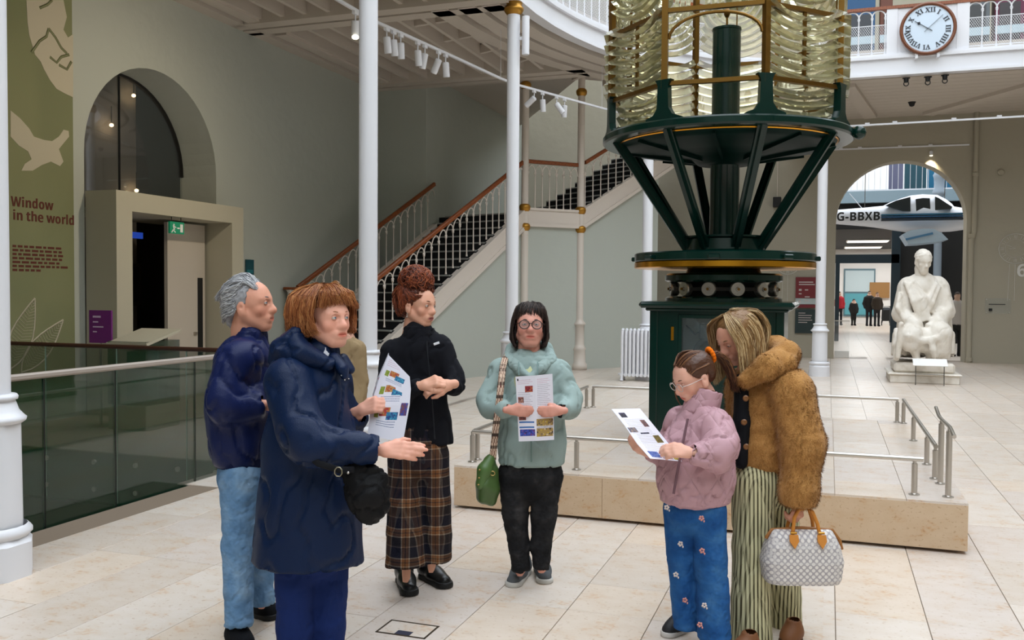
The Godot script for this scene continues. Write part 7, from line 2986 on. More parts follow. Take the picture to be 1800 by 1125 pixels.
func make_plaid() -> void:
	var w := who("woman with curly auburn hair up, black fleece and plaid wide trousers", 5.02, 742, 1036)
	var s := w.s
	var tone := rgb8(220, 164, 138)
	var sk := MB.new()
	body_into(sk, tone, [
		[[w.j(738, 780), w.j(738, 700), w.j(736, 612)], px_all(s, [36, 38, 34]), 0.75],
		[[w.j(736, 612), w.j(737, 580)], px_all(s, [20, 16])],
		[[w.j(716, 790), w.j(714, 900), w.j(714, 1018)], px_all(s, [26, 16, 10])],
		[[w.j(762, 790), w.j(768, 900, -0.02), w.j(758, 1000, -0.04)], px_all(s, [26, 16, 10])],
		[[w.j(688, 622), w.j(684, 690, 0.05), w.j(738, 676, 0.2)], px_all(s, [16, 13, 10])],
		[[w.j(782, 616), w.j(800, 672, 0.04), w.j(786, 682, 0.18)], px_all(s, [16, 13, 10])]])
	# clasped hands
	hand(sk, w.j(742, 678, 0.2), Vector3(1, 0.35, 0.2), Vector3(-0.3, 0.7, 0.8), -1.0, [0.5, 0.75, 0.8, 0.85, 0.9], tone, 0.95)
	hand(sk, w.j(790, 676, 0.19), Vector3(-1, -0.1, 0.35), Vector3(0.3, 0.6, 0.8), 1.0, [0.5, 0.6, 0.65, 0.7, 0.75], tone, 0.95)
	var xf := head(w, sk, w.j(736, 538, 0.0), 58, 2, -3, 0.98, tone, {"neck": 0.048, "iris": "brown", "brow": rgb8(92, 52, 30), "open": 0.003, "look": Vector3(0.3, 0.0, 1), "lips": Color(0.42, 0.14, 0.13)})
	put("body", sk.mesh(), M.skin, w.node)
	var er := MB.new()
	er.tube([Vector3(-0.088, -0.042, -0.008), Vector3(-0.09, -0.052, -0.008), Vector3(-0.088, -0.06, -0.008)], [0.003], 6)
	er.ball(Vector3(-0.09, -0.064, -0.008), Vector3(0.005, 0.005, 0.005), 8)
	var eo := put("earring", er.mesh(), M.steel, w.node)
	eo.transform = xf
	var hc := [rgb8(104, 48, 26), rgb8(136, 66, 36), rgb8(74, 32, 18), rgb8(160, 86, 50)]
	cap_hair(w, xf, [[Vector3(0, 0.07, -0.03), Vector3(0.084, 0.06, 0.092)], [Vector3(0, 0.015, -0.075), Vector3(0.082, 0.09, 0.05)], [Vector3(0, 0.15, -0.03), Vector3(0.085, 0.065, 0.085)], [Vector3(0.07, 0.03, -0.03), Vector3(0.018, 0.05, 0.05)], [Vector3(-0.07, 0.03, -0.03), Vector3(0.018, 0.05, 0.05)]], [[Vector3(0, -0.01, 0.105), Vector3(0.08, 0.062, 0.06)]], rgb8(84, 38, 20), 0.014, 42.0)
	var b := MB.new()
	var g := RandomNumberGenerator.new()
	g.seed = 33
	for i in 520:
		# curls of the knot
		var d := Vector3(g.randfn(), g.randfn() * 0.8 + 0.3, g.randfn()).normalized()
		var c := Vector3(0, 0.14, -0.03) + d * Vector3(0.08, 0.075, 0.085)
		var e1 := d.cross(Vector3(g.randfn(), g.randfn(), g.randfn())).normalized()
		var e2 := d.cross(e1)
		var pts: Array = []
		var rr := g.randf_range(0.014, 0.026)
		for k in 9:
			var a := TAU * k / 8.0 * 1.1
			pts.append(c + e1 * cos(a) * rr + e2 * sin(a) * rr + d * 0.012 * sin(a * 0.5) + d * k * 0.0012)
		b.col = (hc[g.randi() % 4] as Color).srgb_to_linear()
		b.tube(pts, [0.001, 0.002, 0.0025, 0.0025, 0.0025, 0.0023, 0.002, 0.0015, 0.001], 4, false)
	var paths: Array = []
	for sd in [-1.0, 1.0]:
		paths = []
		for i in 8:
			var t := i / 7.0
			paths.append([Vector3(sd * (0.06 + 0.02 * t), 0.06 - 0.11 * t, 0.065 - 0.12 * t), Vector3(sd * 0.088, 0.06 - 0.06 * t, 0.02 - 0.09 * t), Vector3(sd * 0.08, 0.10, -0.03 - 0.05 * t), Vector3(sd * 0.04, 0.15, -0.04 - 0.03 * t)])
		locks(b, paths, 397, 0.0046, 0.0014, hc, 34 + int(sd), 0.005)
	paths = []
	for i in 7:
		var x := -0.06 + 0.02 * i
		paths.append([Vector3(x, 0.085, 0.06), Vector3(x, 0.125, 0.03), Vector3(x * 0.8, 0.16, -0.01)])
	locks(b, paths, 331, 0.0046, 0.0014, hc, 37, 0.004)
	paths = []
	for i in 7:
		var x := -0.07 + 0.023 * i
		paths.append([Vector3(x, -0.06, -0.085), Vector3(x * 1.1, 0.02, -0.122), Vector3(x, 0.09, -0.115), Vector3(x * 0.7, 0.15, -0.07)])
	locks(b, paths, 464, 0.0053, 0.0014, hc, 38, 0.006)
	var lk := put("hair_locks", b.mesh(), M.hair, w.node)
	lk.transform = xf
	# black fleece
	var fl := cloth(rgb8(19, 20, 26), 0.9, 0.5, 22.0, 0.1)
	var f := Blob.new()
	f.k = 0.014
	f.add(w.j(748, 782, -0.01), w.j(744, 740), 49 * s, 46 * s, 0.75, 1)
	f.chain([w.j(744, 740), w.j(738, 690), w.j(734, 628)], px_all(s, [46, 44, 42]), 0.75)
	f.add(w.j(696, 616), w.j(772, 606), 19 * s, 19 * s)
	f.add(w.j(735, 604), w.j(737, 586), 32 * s, 26 * s, 0.9)
	f.chain([w.j(690, 624), w.j(682, 690, 0.06), w.j(696, 700, 0.1), w.j(738, 678, 0.2)], px_all(s, [23, 21, 20, 13]), 1.0, 2)
	f.chain([w.j(776, 616), w.j(797, 660, 0.03), w.j(799, 676, 0.06), w.j(788, 682, 0.14)], px_all(s, [21, 17, 16, 13]), 1.0, 2)
	f.fold_amp = 0.0145
	f.fold_freq = 7.0
	f.fold_scale = Vector3(1, 0.8, 1)
	wear(w, "fleece", f, 0.013, fl)
	f = Blob.new()
	f.k = 0.006
	f.add(w.j(736, 604), w.j(738, 574), 31 * s, 27 * s, 0.95, 3)
	f.cut(w.j(742, 580), w.j(743, 560), 22 * s, 23 * s)
	f.fold_amp = 0.0116
	f.fold_freq = 12.0
	wear(w, "collar", f, 0.009, fl)
	b = MB.new()
	var zp: Array = []
	for q in [[750, 600, 0.1], [753, 640, 0.13], [758, 690, 0.14], [762, 740, 0.14], [764, 772, 0.14]]:
		zp.append(w.j(q[0], q[1], q[2] + 0.02))
	b.tube(zp, [0.004], 6)
	put("zip", b.mesh(), mat(rgb8(44, 46, 52), 0.3, 0.6), w.node)
	b = MB.new()
	var lc := w.j(767, 604, 0.15)
	b.cbox(lc + Vector3(0, 0, -0.012), Vector3(0.034, 0.013, 0.004), Basis(Vector3.UP, 0.45) * Basis(Vector3.BACK, 0.3), 0.0015)
	put("chest_logo", b.mesh(), mat(rgb8(220, 222, 228), 0.6), w.node)
	# plaid wide trousers
	var im := Image.create(256, 256, false, Image.FORMAT_RGB8)
	var ch := [rgb8(20, 22, 36), rgb8(116, 74, 44), rgb8(168, 150, 128), rgb8(38, 32, 32)]
	var band := func(t: float) -> Color:
		# one repeat: navy, brown with cream lines, dark, thin cream
		if t < 0.34: return ch[0]
		if t < 0.38: return ch[2]
		if t < 0.48: return ch[1]
		if t < 0.51: return ch[3]
		if t < 0.61: return ch[1]
		if t < 0.65: return ch[2]
		return ch[3] if t < 0.95 else rgb8(96, 84, 78)
	for y in 256:
		var cy: Color = band.call(y / 256.0)
		for x in 256:
			var cx: Color = band.call(x / 256.0)
			var even := ((x + y) / 2) % 2 == 0
			im.set_pixel(x, y, cx.lerp(cy, 0.5).lerp(cx if even else cy, 0.25))
	var pm := cloth(Color.WHITE, 0.92, 0.4, 6.2)
	with_tex(pm, ImageTexture.create_from_image(im), Vector3.ONE * 6.4)
	f = Blob.new()
	f.k = 0.006
	f.add(w.j(738, 760), w.j(736, 800), 44 * s, 50 * s, 0.8)
	f.chain([w.j(714, 800), w.j(713, 880, 0.02), w.j(713, 940, 0.03), w.j(713, 995, 0.04)], px_all(s, [32, 31, 33, 35.5]), 0.95, 2)
	f.chain([w.j(762, 800), w.j(767, 880, 0.0), w.j(769, 940, -0.01), w.j(770, 984, -0.02)], px_all(s, [28, 25, 25, 25]), 1.1, 2)
	f.fold_amp = 0.009
	f.fold_freq = 6.0
	f.fold_scale = Vector3(1.4, 0.35, 1.4)
	wear(w, "plaid_trousers", f, 0.012, pm)
	shoe(w, w.g(708, 1018), w.g(722, 1050), 0.053, M.black_leather, M.black, 0.085, 0.035, true, 0.2)
	shoe(w, w.g(742, 1012), w.g(789, 1036), 0.053, M.black_leather, M.black, 0.085, 0.035, true, 0.2)

func make_hoodie() -> void:
	var w := who("woman with dark bobbed hair, glasses and a mint green hoodie", 5.2, 932, 1020)
	var s := w.s
	var tone := rgb8(216, 154, 136)
	var sk := MB.new()
	body_into(sk, tone, [
		[[w.j(934, 815), w.j(933, 730), w.j(931, 650)], px_all(s, [46, 50, 40]), 0.75],
		[[w.j(931, 650), w.j(931, 612)], px_all(s, [21, 18])],
		[[w.j(906, 820), w.j(906, 915), w.j(914, 1005)], px_all(s, [30, 20, 12])],
		[[w.j(957, 820), w.j(956, 915), w.j(952, 1000)], px_all(s, [30, 20, 12])],
		[[w.j(880, 650), w.j(858, 706, 0.06), w.j(896, 720, 0.22)], px_all(s, [18, 14, 11])],
		[[w.j(984, 650), w.j(1006, 704, 0.06), w.j(984, 722, 0.22)], px_all(s, [18, 14, 11])]])
	hand(sk, w.j(896, 721, 0.27), Vector3(1, -0.02, 0.35), Vector3(-0.3, 0.1, 1.0), 1.0, [0.5, 0.26, 0.28, 0.3, 0.32], tone, 0.74, 0.05, Color(0.02, 0.015, 0.03))
	hand(sk, w.j(986, 722, 0.27), Vector3(-1, -0.02, 0.35), Vector3(0.3, 0.1, 1.0), -1.0, [0.5, 0.26, 0.28, 0.3, 0.32], tone, 0.74, 0.05, Color(0.02, 0.015, 0.03))
	var xf := head(w, sk, w.j(931, 575, 0.0), 2, -10, -1, 1.03, tone, {"full": 0.1, "neck": 0.056, "iris": "brown", "brow": rgb8(60, 40, 34), "look": Vector3(0, 0.2, 1), "closed": 0.12, "open": 0.001})
	put("body", sk.mesh(), M.skin, w.node)
	var hc := [rgb8(40, 30, 28), rgb8(58, 44, 40), rgb8(28, 20, 20), rgb8(80, 64, 58)]
	cap_hair(w, xf, [[Vector3(0, 0.07, -0.03), Vector3(0.082, 0.058, 0.09)], [Vector3(0, 0.0, -0.075), Vector3(0.085, 0.1, 0.045)], [Vector3(0.08, -0.01, -0.025), Vector3(0.016, 0.08, 0.045)], [Vector3(-0.08, -0.01, -0.025), Vector3(0.016, 0.08, 0.045)]], [[Vector3(0, -0.01, 0.12), Vector3(0.075, 0.07, 0.06)]], rgb8(34, 25, 24), 0.007, 50.0, Vector3(1.4, 0.5, 1.4))
	var b := MB.new()
	for sd in [-1.0, 1.0]:
		var paths: Array = []
		for i in 10:
			var t := i / 9.0
			var z := 0.07 - 0.16 * t
			paths.append([Vector3(sd * 0.01, 0.14 - 0.01 * t, 0.01 - 0.05 * t), Vector3(sd * 0.072, 0.105, z * 0.85), Vector3(sd * 0.094, 0.02, z * 0.7), Vector3(sd * 0.098, -0.06, z * 0.7 - 0.01), Vector3(sd * (0.086 - 0.02 * t), -0.105, z * 0.6 - 0.01)])
		locks(b, paths, 861, 0.0046, 0.0014, hc, 41 + int(sd))
	var paths2: Array = []
	for i in 7:
		var x := -0.06 + 0.02 * i
		paths2.append([Vector3(x * 0.2 + 0.012, 0.138, 0.0), Vector3(x * 0.9 + 0.006, 0.122, 0.055), Vector3(x * 1.3, 0.08, 0.088 - absf(x) * 0.4), Vector3(x * 1.55, 0.036, 0.085 - absf(x) * 0.6)])
	locks(b, paths2, 178, 0.0046, 0.0014, hc, 44)
	var lk := put("hair_locks", b.mesh(), M.hair, w.node)
	lk.transform = xf
	# round glasses
	b = MB.new()
	for sd in [-1.0, 1.0]:
		var q: Array = []
		for i in 21:
			var a := TAU * i / 20.0
			q.append(Vector3(sd * 0.034 + cos(a) * 0.027, 0.0 + sin(a) * 0.0235, 0.106 - absf(cos(a) * 0.027 + sd * 0.034) * 0.1))
		b.tube(q, [0.0028], 6, false)
		b.tube([Vector3(sd * 0.061, 0.008, 0.099), Vector3(sd * 0.08, 0.008, 0.07), Vector3(sd * 0.086, 0.006, -0.01)], [0.0026], 6)
	b.tube([Vector3(-0.008, 0.004, 0.108), Vector3(0, 0.007, 0.112), Vector3(0.008, 0.004, 0.108)], [0.0026], 6)
	var gl := put("glasses", b.mesh(), mat(rgb8(52, 34, 30), 0.25), w.node)
	gl.transform = xf
	b = MB.new()
	for sd in [-1.0, 1.0]:
		b.lathe([Vector2(0.0255, -0.0006), Vector2(0.0255, 0.0006), Vector2(0, 0.0008)], 20, Transform3D(Basis(Vector3.RIGHT, Vector3(0, 0, 1), Vector3(0, -0.88, 0)), Vector3(sd * 0.034, 0.0, 0.1035)))
	var gx := mat(Color(0.9, 0.95, 1.0, 0.06), 0.02)
	gx.transparency = BaseMaterial3D.TRANSPARENCY_ALPHA
	put("lenses", b.mesh(), gx, gl)
	# hoodie
	var mint := cloth(rgb8(152, 170, 166), 0.92, 0.5, 20.0, 0.05)
	var f := Blob.new()
	f.k = 0.014
	f.add(w.j(935, 815), w.j(935, 780), 57 * s, 60 * s, 0.8, 1)
	f.chain([w.j(935, 780), w.j(932, 720), w.j(931, 660)], px_all(s, [57, 56, 48]), 0.75)
	f.add(w.j(886, 654), w.j(977, 654), 22 * s, 22 * s)
	f.add(w.j(931, 668), w.j(931, 652), 44 * s, 36 * s, 0.8)
	f.chain([w.j(880, 656), w.j(860, 702, 0.06), w.j(866, 716, 0.1), w.j(893, 720, 0.22)], px_all(s, [22, 19, 19, 14]), 1.0, 2)
	f.chain([w.j(983, 656), w.j(1003, 700, 0.06), w.j(1000, 716, 0.1), w.j(988, 722, 0.22)], px_all(s, [22, 19, 19, 14]), 1.0, 2)
	f.fold_amp = 0.0159
	f.fold_freq = 6.5
	f.fold_scale = Vector3(1, 0.8, 1)
	wear(w, "hoodie", f, 0.013, mint)
	f = Blob.new()
	f.k = 0.006
	f.chain([w.j(894, 634, 0.0), w.j(905, 616, -0.09), w.j(931, 610, -0.14), w.j(957, 616, -0.09), w.j(968, 634, 0.0)], px_all(s, [13, 15, 16, 15, 13]))
	f.chain([w.j(896, 634, 0.02), w.j(912, 648, 0.11), w.j(929, 664, 0.15)], px_all(s, [12, 9, 5]))
	f.chain([w.j(966, 634, 0.02), w.j(950, 648, 0.11), w.j(933, 664, 0.15)], px_all(s, [12, 9, 5]))
	f.fold_amp = 0.0101
	f.fold_freq = 12.0
	wear(w, "hood", f, 0.009, mint)
	f = Blob.new()
	f.k = 0.01
	f.add(w.j(931, 672, 0.05), w.j(931, 636, 0.0), 32 * s, 21.5 * s, 1.0, 2)
	wear(w, "shirt", f, 0.007, cloth(rgb8(196, 196, 150), 0.85))
	for q in [[912, 0.14], [945, 0.14]]:
		b = MB.new()
		b.tube([w.j(q[0], 636, q[1] - 0.01), w.j(q[0], 648, q[1] + 0.03), w.j(q[0], 660, q[1] + 0.035)], [0.0035], 6)
		put("drawstring", b.mesh(), cloth(rgb8(128, 152, 148), 0.9), w.node)
	b = MB.new()
	b.tube([w.j(933, 664, 0.185), w.j(934, 740, 0.215), w.j(934, 812, 0.165)], [0.004], 6)
	put("zip", b.mesh(), cloth(rgb8(120, 146, 140), 0.6), w.node)
	b = MB.new()
	b.tube([w.j(984, 712, 0.235), w.j(987, 722, 0.25), w.j(984, 733, 0.235)], [0.012], 8)
	put("wrist_band", b.mesh(), M.black_cloth, w.node)
	# black jeans, grey trainers
	f = Blob.new()
	f.k = 0.006
	f.add(w.j(934, 795), w.j(934, 832), 46 * s, 54 * s, 0.8)
	f.chain([w.j(905, 835), w.j(905, 905, 0.02), w.j(912, 960), w.j(916, 1004)], px_all(s, [30, 22, 18, 16]), 1.05, 2)
	f.chain([w.j(960, 835), w.j(956, 905, 0.02), w.j(952, 960), w.j(951, 1000)], px_all(s, [30, 22, 17.5, 15]), 1.05, 2)
	f.fold_amp = 0.009
	f.fold_freq = 9.0
	f.fold_scale = Vector3(1, 1.5, 1)
	var bj := cloth(Color.WHITE, 0.9, 0.35, 20.0)
	with_tex(bj, noise_tex(0.014, [[0.0, rgb8(22, 22, 24)], [0.6, rgb8(34, 34, 36)], [1.0, rgb8(62, 60, 60)]], 256, 4, 36), Vector3.ONE * 2.0)
	wear(w, "black_jeans", f, 0.012, bj)
	var gm := cloth(rgb8(92, 95, 98), 0.9, 0.6, 40.0)
	shoe(w, w.g(924, 1004), w.g(899, 1034), 0.05, gm, mat(rgb8(196, 192, 184), 0.7), 0.075, 0.028, true)
	shoe(w, w.g(950, 1000), w.g(959, 1028), 0.05, gm, mat(rgb8(196, 192, 184), 0.7), 0.075, 0.028, true)
	# leaflet
	var P := func(x: float, y: float, dz: float) -> Vector3: return w.node.transform * w.j(x, y, dz)
	sheet("leaflet", "tall two-column leaflet held up in front of the mint hoodie", "leaflet", [
		[[P.call(906, 662, 0.285), P.call(941, 660, 0.305)], [P.call(909, 718, 0.275), P.call(942, 718, 0.295)], [P.call(912, 776, 0.265), P.call(943, 775, 0.285)]],
		[[P.call(941, 660, 0.305), P.call(971, 657, 0.275)], [P.call(942, 718, 0.295), P.call(973, 716, 0.265)], [P.call(943, 775, 0.285), P.call(974, 773, 0.255)]]],
		leaflet_tex(0), [Rect2(0, 0, 0.5, 1), Rect2(0.5, 0, 0.5, 1)])
	# green shoulder bag with a woven strap
	var T := w.node.transform
	var bag := thing("shoulder_bag", "green leather saddle bag with a woven strap beside black jeans", "bag", T * w.j(857, 850, 0.1), T.basis)
	var inv := bag.transform.affine_inverse() * T
	var gmx := mat(rgb8(66, 92, 44), 0.42)
	f = Blob.new()
	f.k = 0.01
	f.chain([inv * w.j(860, 812, 0.1), inv * w.j(853, 850, 0.1), inv * w.j(850, 872, 0.1)], px_all(s, [11, 15, 13]), 1.6)
	f.chain([inv * w.j(868, 826, 0.1), inv * w.j(866, 860, 0.1), inv * w.j(864, 880, 0.1)], px_all(s, [8, 11, 9]), 1.6)
	put("body", f.build(0.007), gmx, bag)
	f = Blob.new()
	f.k = 0.008
	f.chain([inv * w.j(862, 806, 0.13), inv * w.j(852, 826, 0.155), inv * w.j(845, 852, 0.165)], px_all(s, [8, 12, 9]), 0.9)
	put("flap", f.build(0.007), mat(rgb8(76, 106, 52), 0.42), bag)
	studs(bag, "stud", [inv * w.j(843, 826, 0.2), inv * w.j(842, 840, 0.2), inv * w.j(841, 852, 0.2)], Vector3(0.006, 0.006, 0.004), mat(rgb8(200, 170, 110), 0.3, 0.9))
	b = MB.new()
	var ring: Array = []
	for i in 13:
		ring.append(inv * w.j(866, 832, 0.17) + Vector3(cos(TAU * i / 12) * 0.012, sin(TAU * i / 12) * 0.012, 0))
	b.tube(ring, [0.003], 6, false)
	put("ring", b.mesh(), mat(rgb8(200, 170, 110), 0.3, 0.9), bag)
	var im := Image.create(64, 16, false, Image.FORMAT_RGB8)
	for y in 16:
		for x in 64:
			var c := rgb8(214, 190, 166)
			if y < 2 or y > 13: c = rgb8(60, 44, 36)
			elif (x / 4 + y / 5) % 3 == 0: c = rgb8(96, 44, 36)
			im.set_pixel(x, y, c)
	var sm := mat(Color.WHITE, 0.85)
	with_tex(sm, ImageTexture.create_from_image(im), Vector3(14, 14, 14))
	b = MB.new()
	var sp: Array = []
	for q in [[866, 808, 0.13], [869, 775, 0.17], [873, 740, 0.2], [878, 700, 0.21], [881, 672, 0.2], [884, 645, 0.13], [888, 630, 0.06], [893, 622, -0.02]]:
		sp.append(inv * w.j(q[0], q[1], q[2]))
	b.tube(sp, [0.019], 8, true, 0.22, Vector3(1, 0, 0))
	put("strap", b.mesh(), sm, bag)

func make_girl() -> void:
	var w := who("girl with brown ponytail, clear glasses and pink quilted jacket", 4.34, 1225, 1120)
	var s := w.s
	var tone := rgb8(228, 174, 152)
	var sk := MB.new()
	body_into(sk, tone, [
		[[w.j(1222, 870), w.j(1224, 790), w.j(1232, 722)], px_all(s, [42, 42, 32]), 1.0],
		[[w.j(1232, 722), w.j(1228, 692)], px_all(s, [18, 15])],
		[[w.j(1196, 880, -0.03), w.j(1202, 990, -0.03), w.j(1204, 1095, -0.03)], px_all(s, [28, 20, 13])],
		[[w.j(1246, 880, 0.05), w.j(1250, 1000, 0.06), w.j(1254, 1115, 0.06)], px_all(s, [28, 20, 13])],
		[[w.j(1258, 735, 0.12), w.j(1278, 800, 0.2), w.j(1214, 796, 0.26)], px_all(s, [17, 14, 10])],
		[[w.j(1200, 735, -0.12), w.j(1180, 800, -0.14), w.j(1134, 792, -0.02)], px_all(s, [17, 14, 10])]])
	hand(sk, w.j(1213, 796, 0.26), Vector3(-1, 0.15, 0.05), Vector3(0.1, 0.6, 0.8), -1.0, [0.4, 0.45, 0.5, 0.5, 0.55], tone, 0.82)
	hand(sk, w.j(1142, 797, -0.03), Vector3(-0.8, 0.55, 0.2), Vector3(-0.5, -0.2, 0.8), 1.0, [0.4, 0.5, 0.55, 0.6, 0.6], tone, 0.78)
	var xf := head(w, sk, w.j(1219, 664, 0.0), -70, 24, 0, 0.98, tone, {"neck": 0.043, "iris": "brown", "brow": rgb8(90, 60, 44), "closed": 0.55, "look": Vector3(0, -0.5, 1), "nz": 0.06})
	put("body", sk.mesh(), M.skin, w.node)
	var hc := [rgb8(84, 52, 34), rgb8(108, 70, 46), rgb8(62, 38, 26), rgb8(136, 94, 62)]
	cap_hair(w, xf, [[Vector3(0, 0.066, -0.022), Vector3(0.082, 0.058, 0.09)], [Vector3(0, 0.02, -0.07), Vector3(0.08, 0.078, 0.045)], [Vector3(0.072, 0.045, -0.012), Vector3(0.014, 0.042, 0.05)], [Vector3(-0.072, 0.045, -0.012), Vector3(0.014, 0.042, 0.05)]], [[Vector3(0, 0.0, 0.12), Vector3(0.085, 0.06, 0.06)]], rgb8(78, 48, 32), 0.003, 60.0, Vector3(1.5, 1.5, 0.4))
	var b := MB.new()
	for sd in [-1.0, 1.0]:
		var paths: Array = []
		for i in 9:
			var t := i / 8.0
			paths.append([Vector3(sd * (0.005 + 0.07 * t), 0.10 - 0.055 * t, 0.07 - 0.03 * t), Vector3(sd * (0.03 + 0.056 * t), 0.132 - 0.075 * t, 0.01), Vector3(sd * (0.03 + 0.05 * t), 0.115 - 0.06 * t, -0.06), Vector3(sd * 0.015, 0.055, -0.118)])
		locks(b, paths, 596, 0.0030, 0.0014, hc, 51 + int(sd))
	# ponytail
	var pt: Array = []
	for i in 6:
		var x := -0.02 + 0.008 * i
		pt.append([Vector3(x, 0.055, -0.118), Vector3(x * 1.5, 0.06, -0.155), Vector3(x * 1.8, 0.0, -0.195), Vector3(x * 1.4, -0.09, -0.20), Vector3(x * 0.8, -0.155, -0.19)])
	locks(b, pt, 596, 0.0076, 0.0014, hc, 55)
	locks(b, [[Vector3(-0.06, 0.06, 0.06), Vector3(-0.075, 0.0, 0.075), Vector3(-0.07, -0.06, 0.085), Vector3(-0.065, -0.11, 0.08)], [Vector3(-0.055, 0.06, 0.066), Vector3(-0.07, 0.0, 0.08), Vector3(-0.066, -0.07, 0.092), Vector3(-0.06, -0.12, 0.09)]], 5, 0.003, 0.0016, hc, 56)
	var lk := put("hair_locks", b.mesh(), M.hair, w.node)
	lk.transform = xf
	b = MB.new()
	for i in 14:
		var a := TAU * i / 14.0
		b.ball(Vector3(cos(a) * 0.022, 0.062 + sin(a) * 0.03, -0.132), Vector3(0.014, 0.014, 0.013), 8)
	var sc := put("scrunchie", b.mesh(), cloth(rgb8(240, 118, 14), 0.8), w.node)
	sc.transform = xf
	b = MB.new()
	for sd in [-1.0, 1.0]:
		var q: Array = []
		for i in 17:
			var a := TAU * i / 16.0
			q.append(Vector3(sd * 0.033 + cos(a) * 0.025, -0.002 + sin(a) * 0.02, 0.104))
		b.tube(q, [0.0018], 5, false)
		b.tube([Vector3(sd * 0.058, 0.004, 0.1), Vector3(sd * 0.078, 0.004, 0.06), Vector3(sd * 0.085, 0.004, -0.01)], [0.0018], 5)
	b.tube([Vector3(-0.008, 0.003, 0.105), Vector3(0, 0.006, 0.108), Vector3(0.008, 0.003, 0.105)], [0.0018], 5)
	var gl := put("glasses", b.mesh(), mat(rgb8(206, 196, 190), 0.3, 0.4), w.node)
	gl.transform = xf
	# pink quilted jacket
	var pink := cloth(rgb8(190, 150, 158), 0.5, 0.25, 12.0)
	# quilted cloth: seams in large diamonds
	var qi := Image.create(128, 128, false, Image.FORMAT_RGB8)
	for y in 128:
		for x in 128:
			var u := absf(fposmod((x + y * 0.62) / 64.0, 1.0) - 0.5) * 2.0
			var v := absf(fposmod((x - y * 0.62) / 64.0 + 0.13, 1.0) - 0.5) * 2.0
			var h := minf(pow(1.0 - pow(u, 5.0), 0.5), pow(1.0 - pow(v, 5.0), 0.5))
			qi.set_pixel(x, y, Color(h, h, h))
	qi.bump_map_to_normal_map(7.0)
	pink.normal_texture = ImageTexture.create_from_image(qi)
	pink.normal_scale = 0.8
	pink.uv1_scale = Vector3.ONE * 4.2
	var f := Blob.new()
	f.k = 0.012
	f.add(w.j(1222, 876), w.j(1222, 840), 60 * s, 66 * s, 0.95, 1)
	f.chain([w.j(1222, 840), w.j(1224, 790), w.j(1232, 744)], px_all(s, [66, 60, 42]), 0.95)
	f.add(w.j(1210, 744, -0.1), w.j(1256, 742, 0.1), 25 * s, 25 * s)
	f.chain([w.j(1258, 752, 0.13), w.j(1268, 785, 0.2), w.j(1258, 800, 0.22), w.j(1216, 797, 0.26)], px_all(s, [29, 29, 27, 17]), 1.0, 2)
	f.chain([w.j(1198, 744, -0.12), w.j(1176, 795, -0.14), w.j(1142, 798, -0.04)], px_all(s, [30, 25, 15]), 1.0, 2)
	f.fold_amp = 0.0188
	f.fold_freq = 7.0
	wear(w, "quilted_jacket", f, 0.012, pink)
	f = Blob.new()
	f.k = 0.006
	f.add(w.j(1230, 728), w.j(1242, 684), 33 * s, 29 * s, 1.0, 3)
	f.cut(w.j(1224, 716, 0.0), w.j(1230, 670, 0.0), 19 * s, 23 * s)
	f.fold_amp = 0.0
	f.fold_freq = 10.0
	wear(w, "stand_collar", f, 0.008, pink)
	f = Blob.new()
	f.k = 0.006
	f.add(w.j(1222, 882), w.j(1222, 862), 61 * s, 63 * s, 0.95, 3)
	wear(w, "hem_band", f, 0.012, pink)
	# quilting seams and front placket
	b = MB.new()
	for q in [[[1209, 736, 0.13], [1198, 790, 0.155], [1184, 868, 0.165]]]:
		var p: Array = []
		for e in q:
			p.append(w.j(e[0], e[1], e[2]))
		b.tube(p, [0.006], 6)
	put("placket", b.mesh(), cloth(rgb8(120, 90, 98), 0.6), w.node)
	# wide blue jeans with small embroidered flowers
	f = Blob.new()
	f.k = 0.006
	f.add(w.j(1220, 860), w.j(1220, 896), 48 * s, 49 * s, 0.95)
	f.chain([w.j(1196, 896, -0.03), w.j(1198, 980, -0.03), w.j(1202, 1040, -0.03), w.j(1205, 1104, -0.03)], px_all(s, [30, 25, 22, 21]), 1.1, 2)
	f.chain([w.j(1246, 896, 0.05), w.j(1249, 980, 0.06), w.j(1253, 1050, 0.06), w.j(1256, 1124, 0.06)], px_all(s, [30, 28, 28, 29]), 1.1, 2)
	f.fold_amp = 0.009
	f.fold_freq = 6.5
	f.fold_scale = Vector3(1.2, 0.8, 1.2)
	wear(w, "wide_jeans", f, 0.012, M.denim_mid)
	var k := 0
	for q in [[1172, 892, 0.14], [1233, 911, 0.22], [1196, 956, 0.11], [1234, 968, 0.215], [1188, 1010, 0.09], [1204, 1055, 0.085], [1238, 1064, 0.21], [1230, 1098, 0.2]]:
		b = MB.new()
		var c := w.j(q[0], q[1], q[2])
		for i in 5:
			var a := TAU * i / 5.0 + k
			b.ball(c + Vector3(cos(a) * 0.008, sin(a) * 0.008, 0), Vector3(0.006, 0.006, 0.003), 6)
		b.ball(c + Vector3(0.012, -0.014, 0), Vector3(0.004, 0.006, 0.003), 6)
		put("embroidered_flower", b.mesh(), mat([rgb8(220, 206, 200), rgb8(214, 150, 140)][k % 2], 0.9), w.node)
		k += 1
	var tm := mat(rgb8(24, 24, 28), 0.6)
	shoe(w, w.g(1206, 1106), w.g(1166, 1121), 0.042, tm, mat(rgb8(206, 200, 194), 0.7), 0.07, 0.026)
	shoe(w, w.g(1268, 1142), w.g(1226, 1152), 0.042, tm, mat(rgb8(206, 200, 194), 0.7), 0.07, 0.026)
	var P := func(x: float, y: float, dz: float) -> Vector3: return w.node.transform * w.j(x, y, dz)
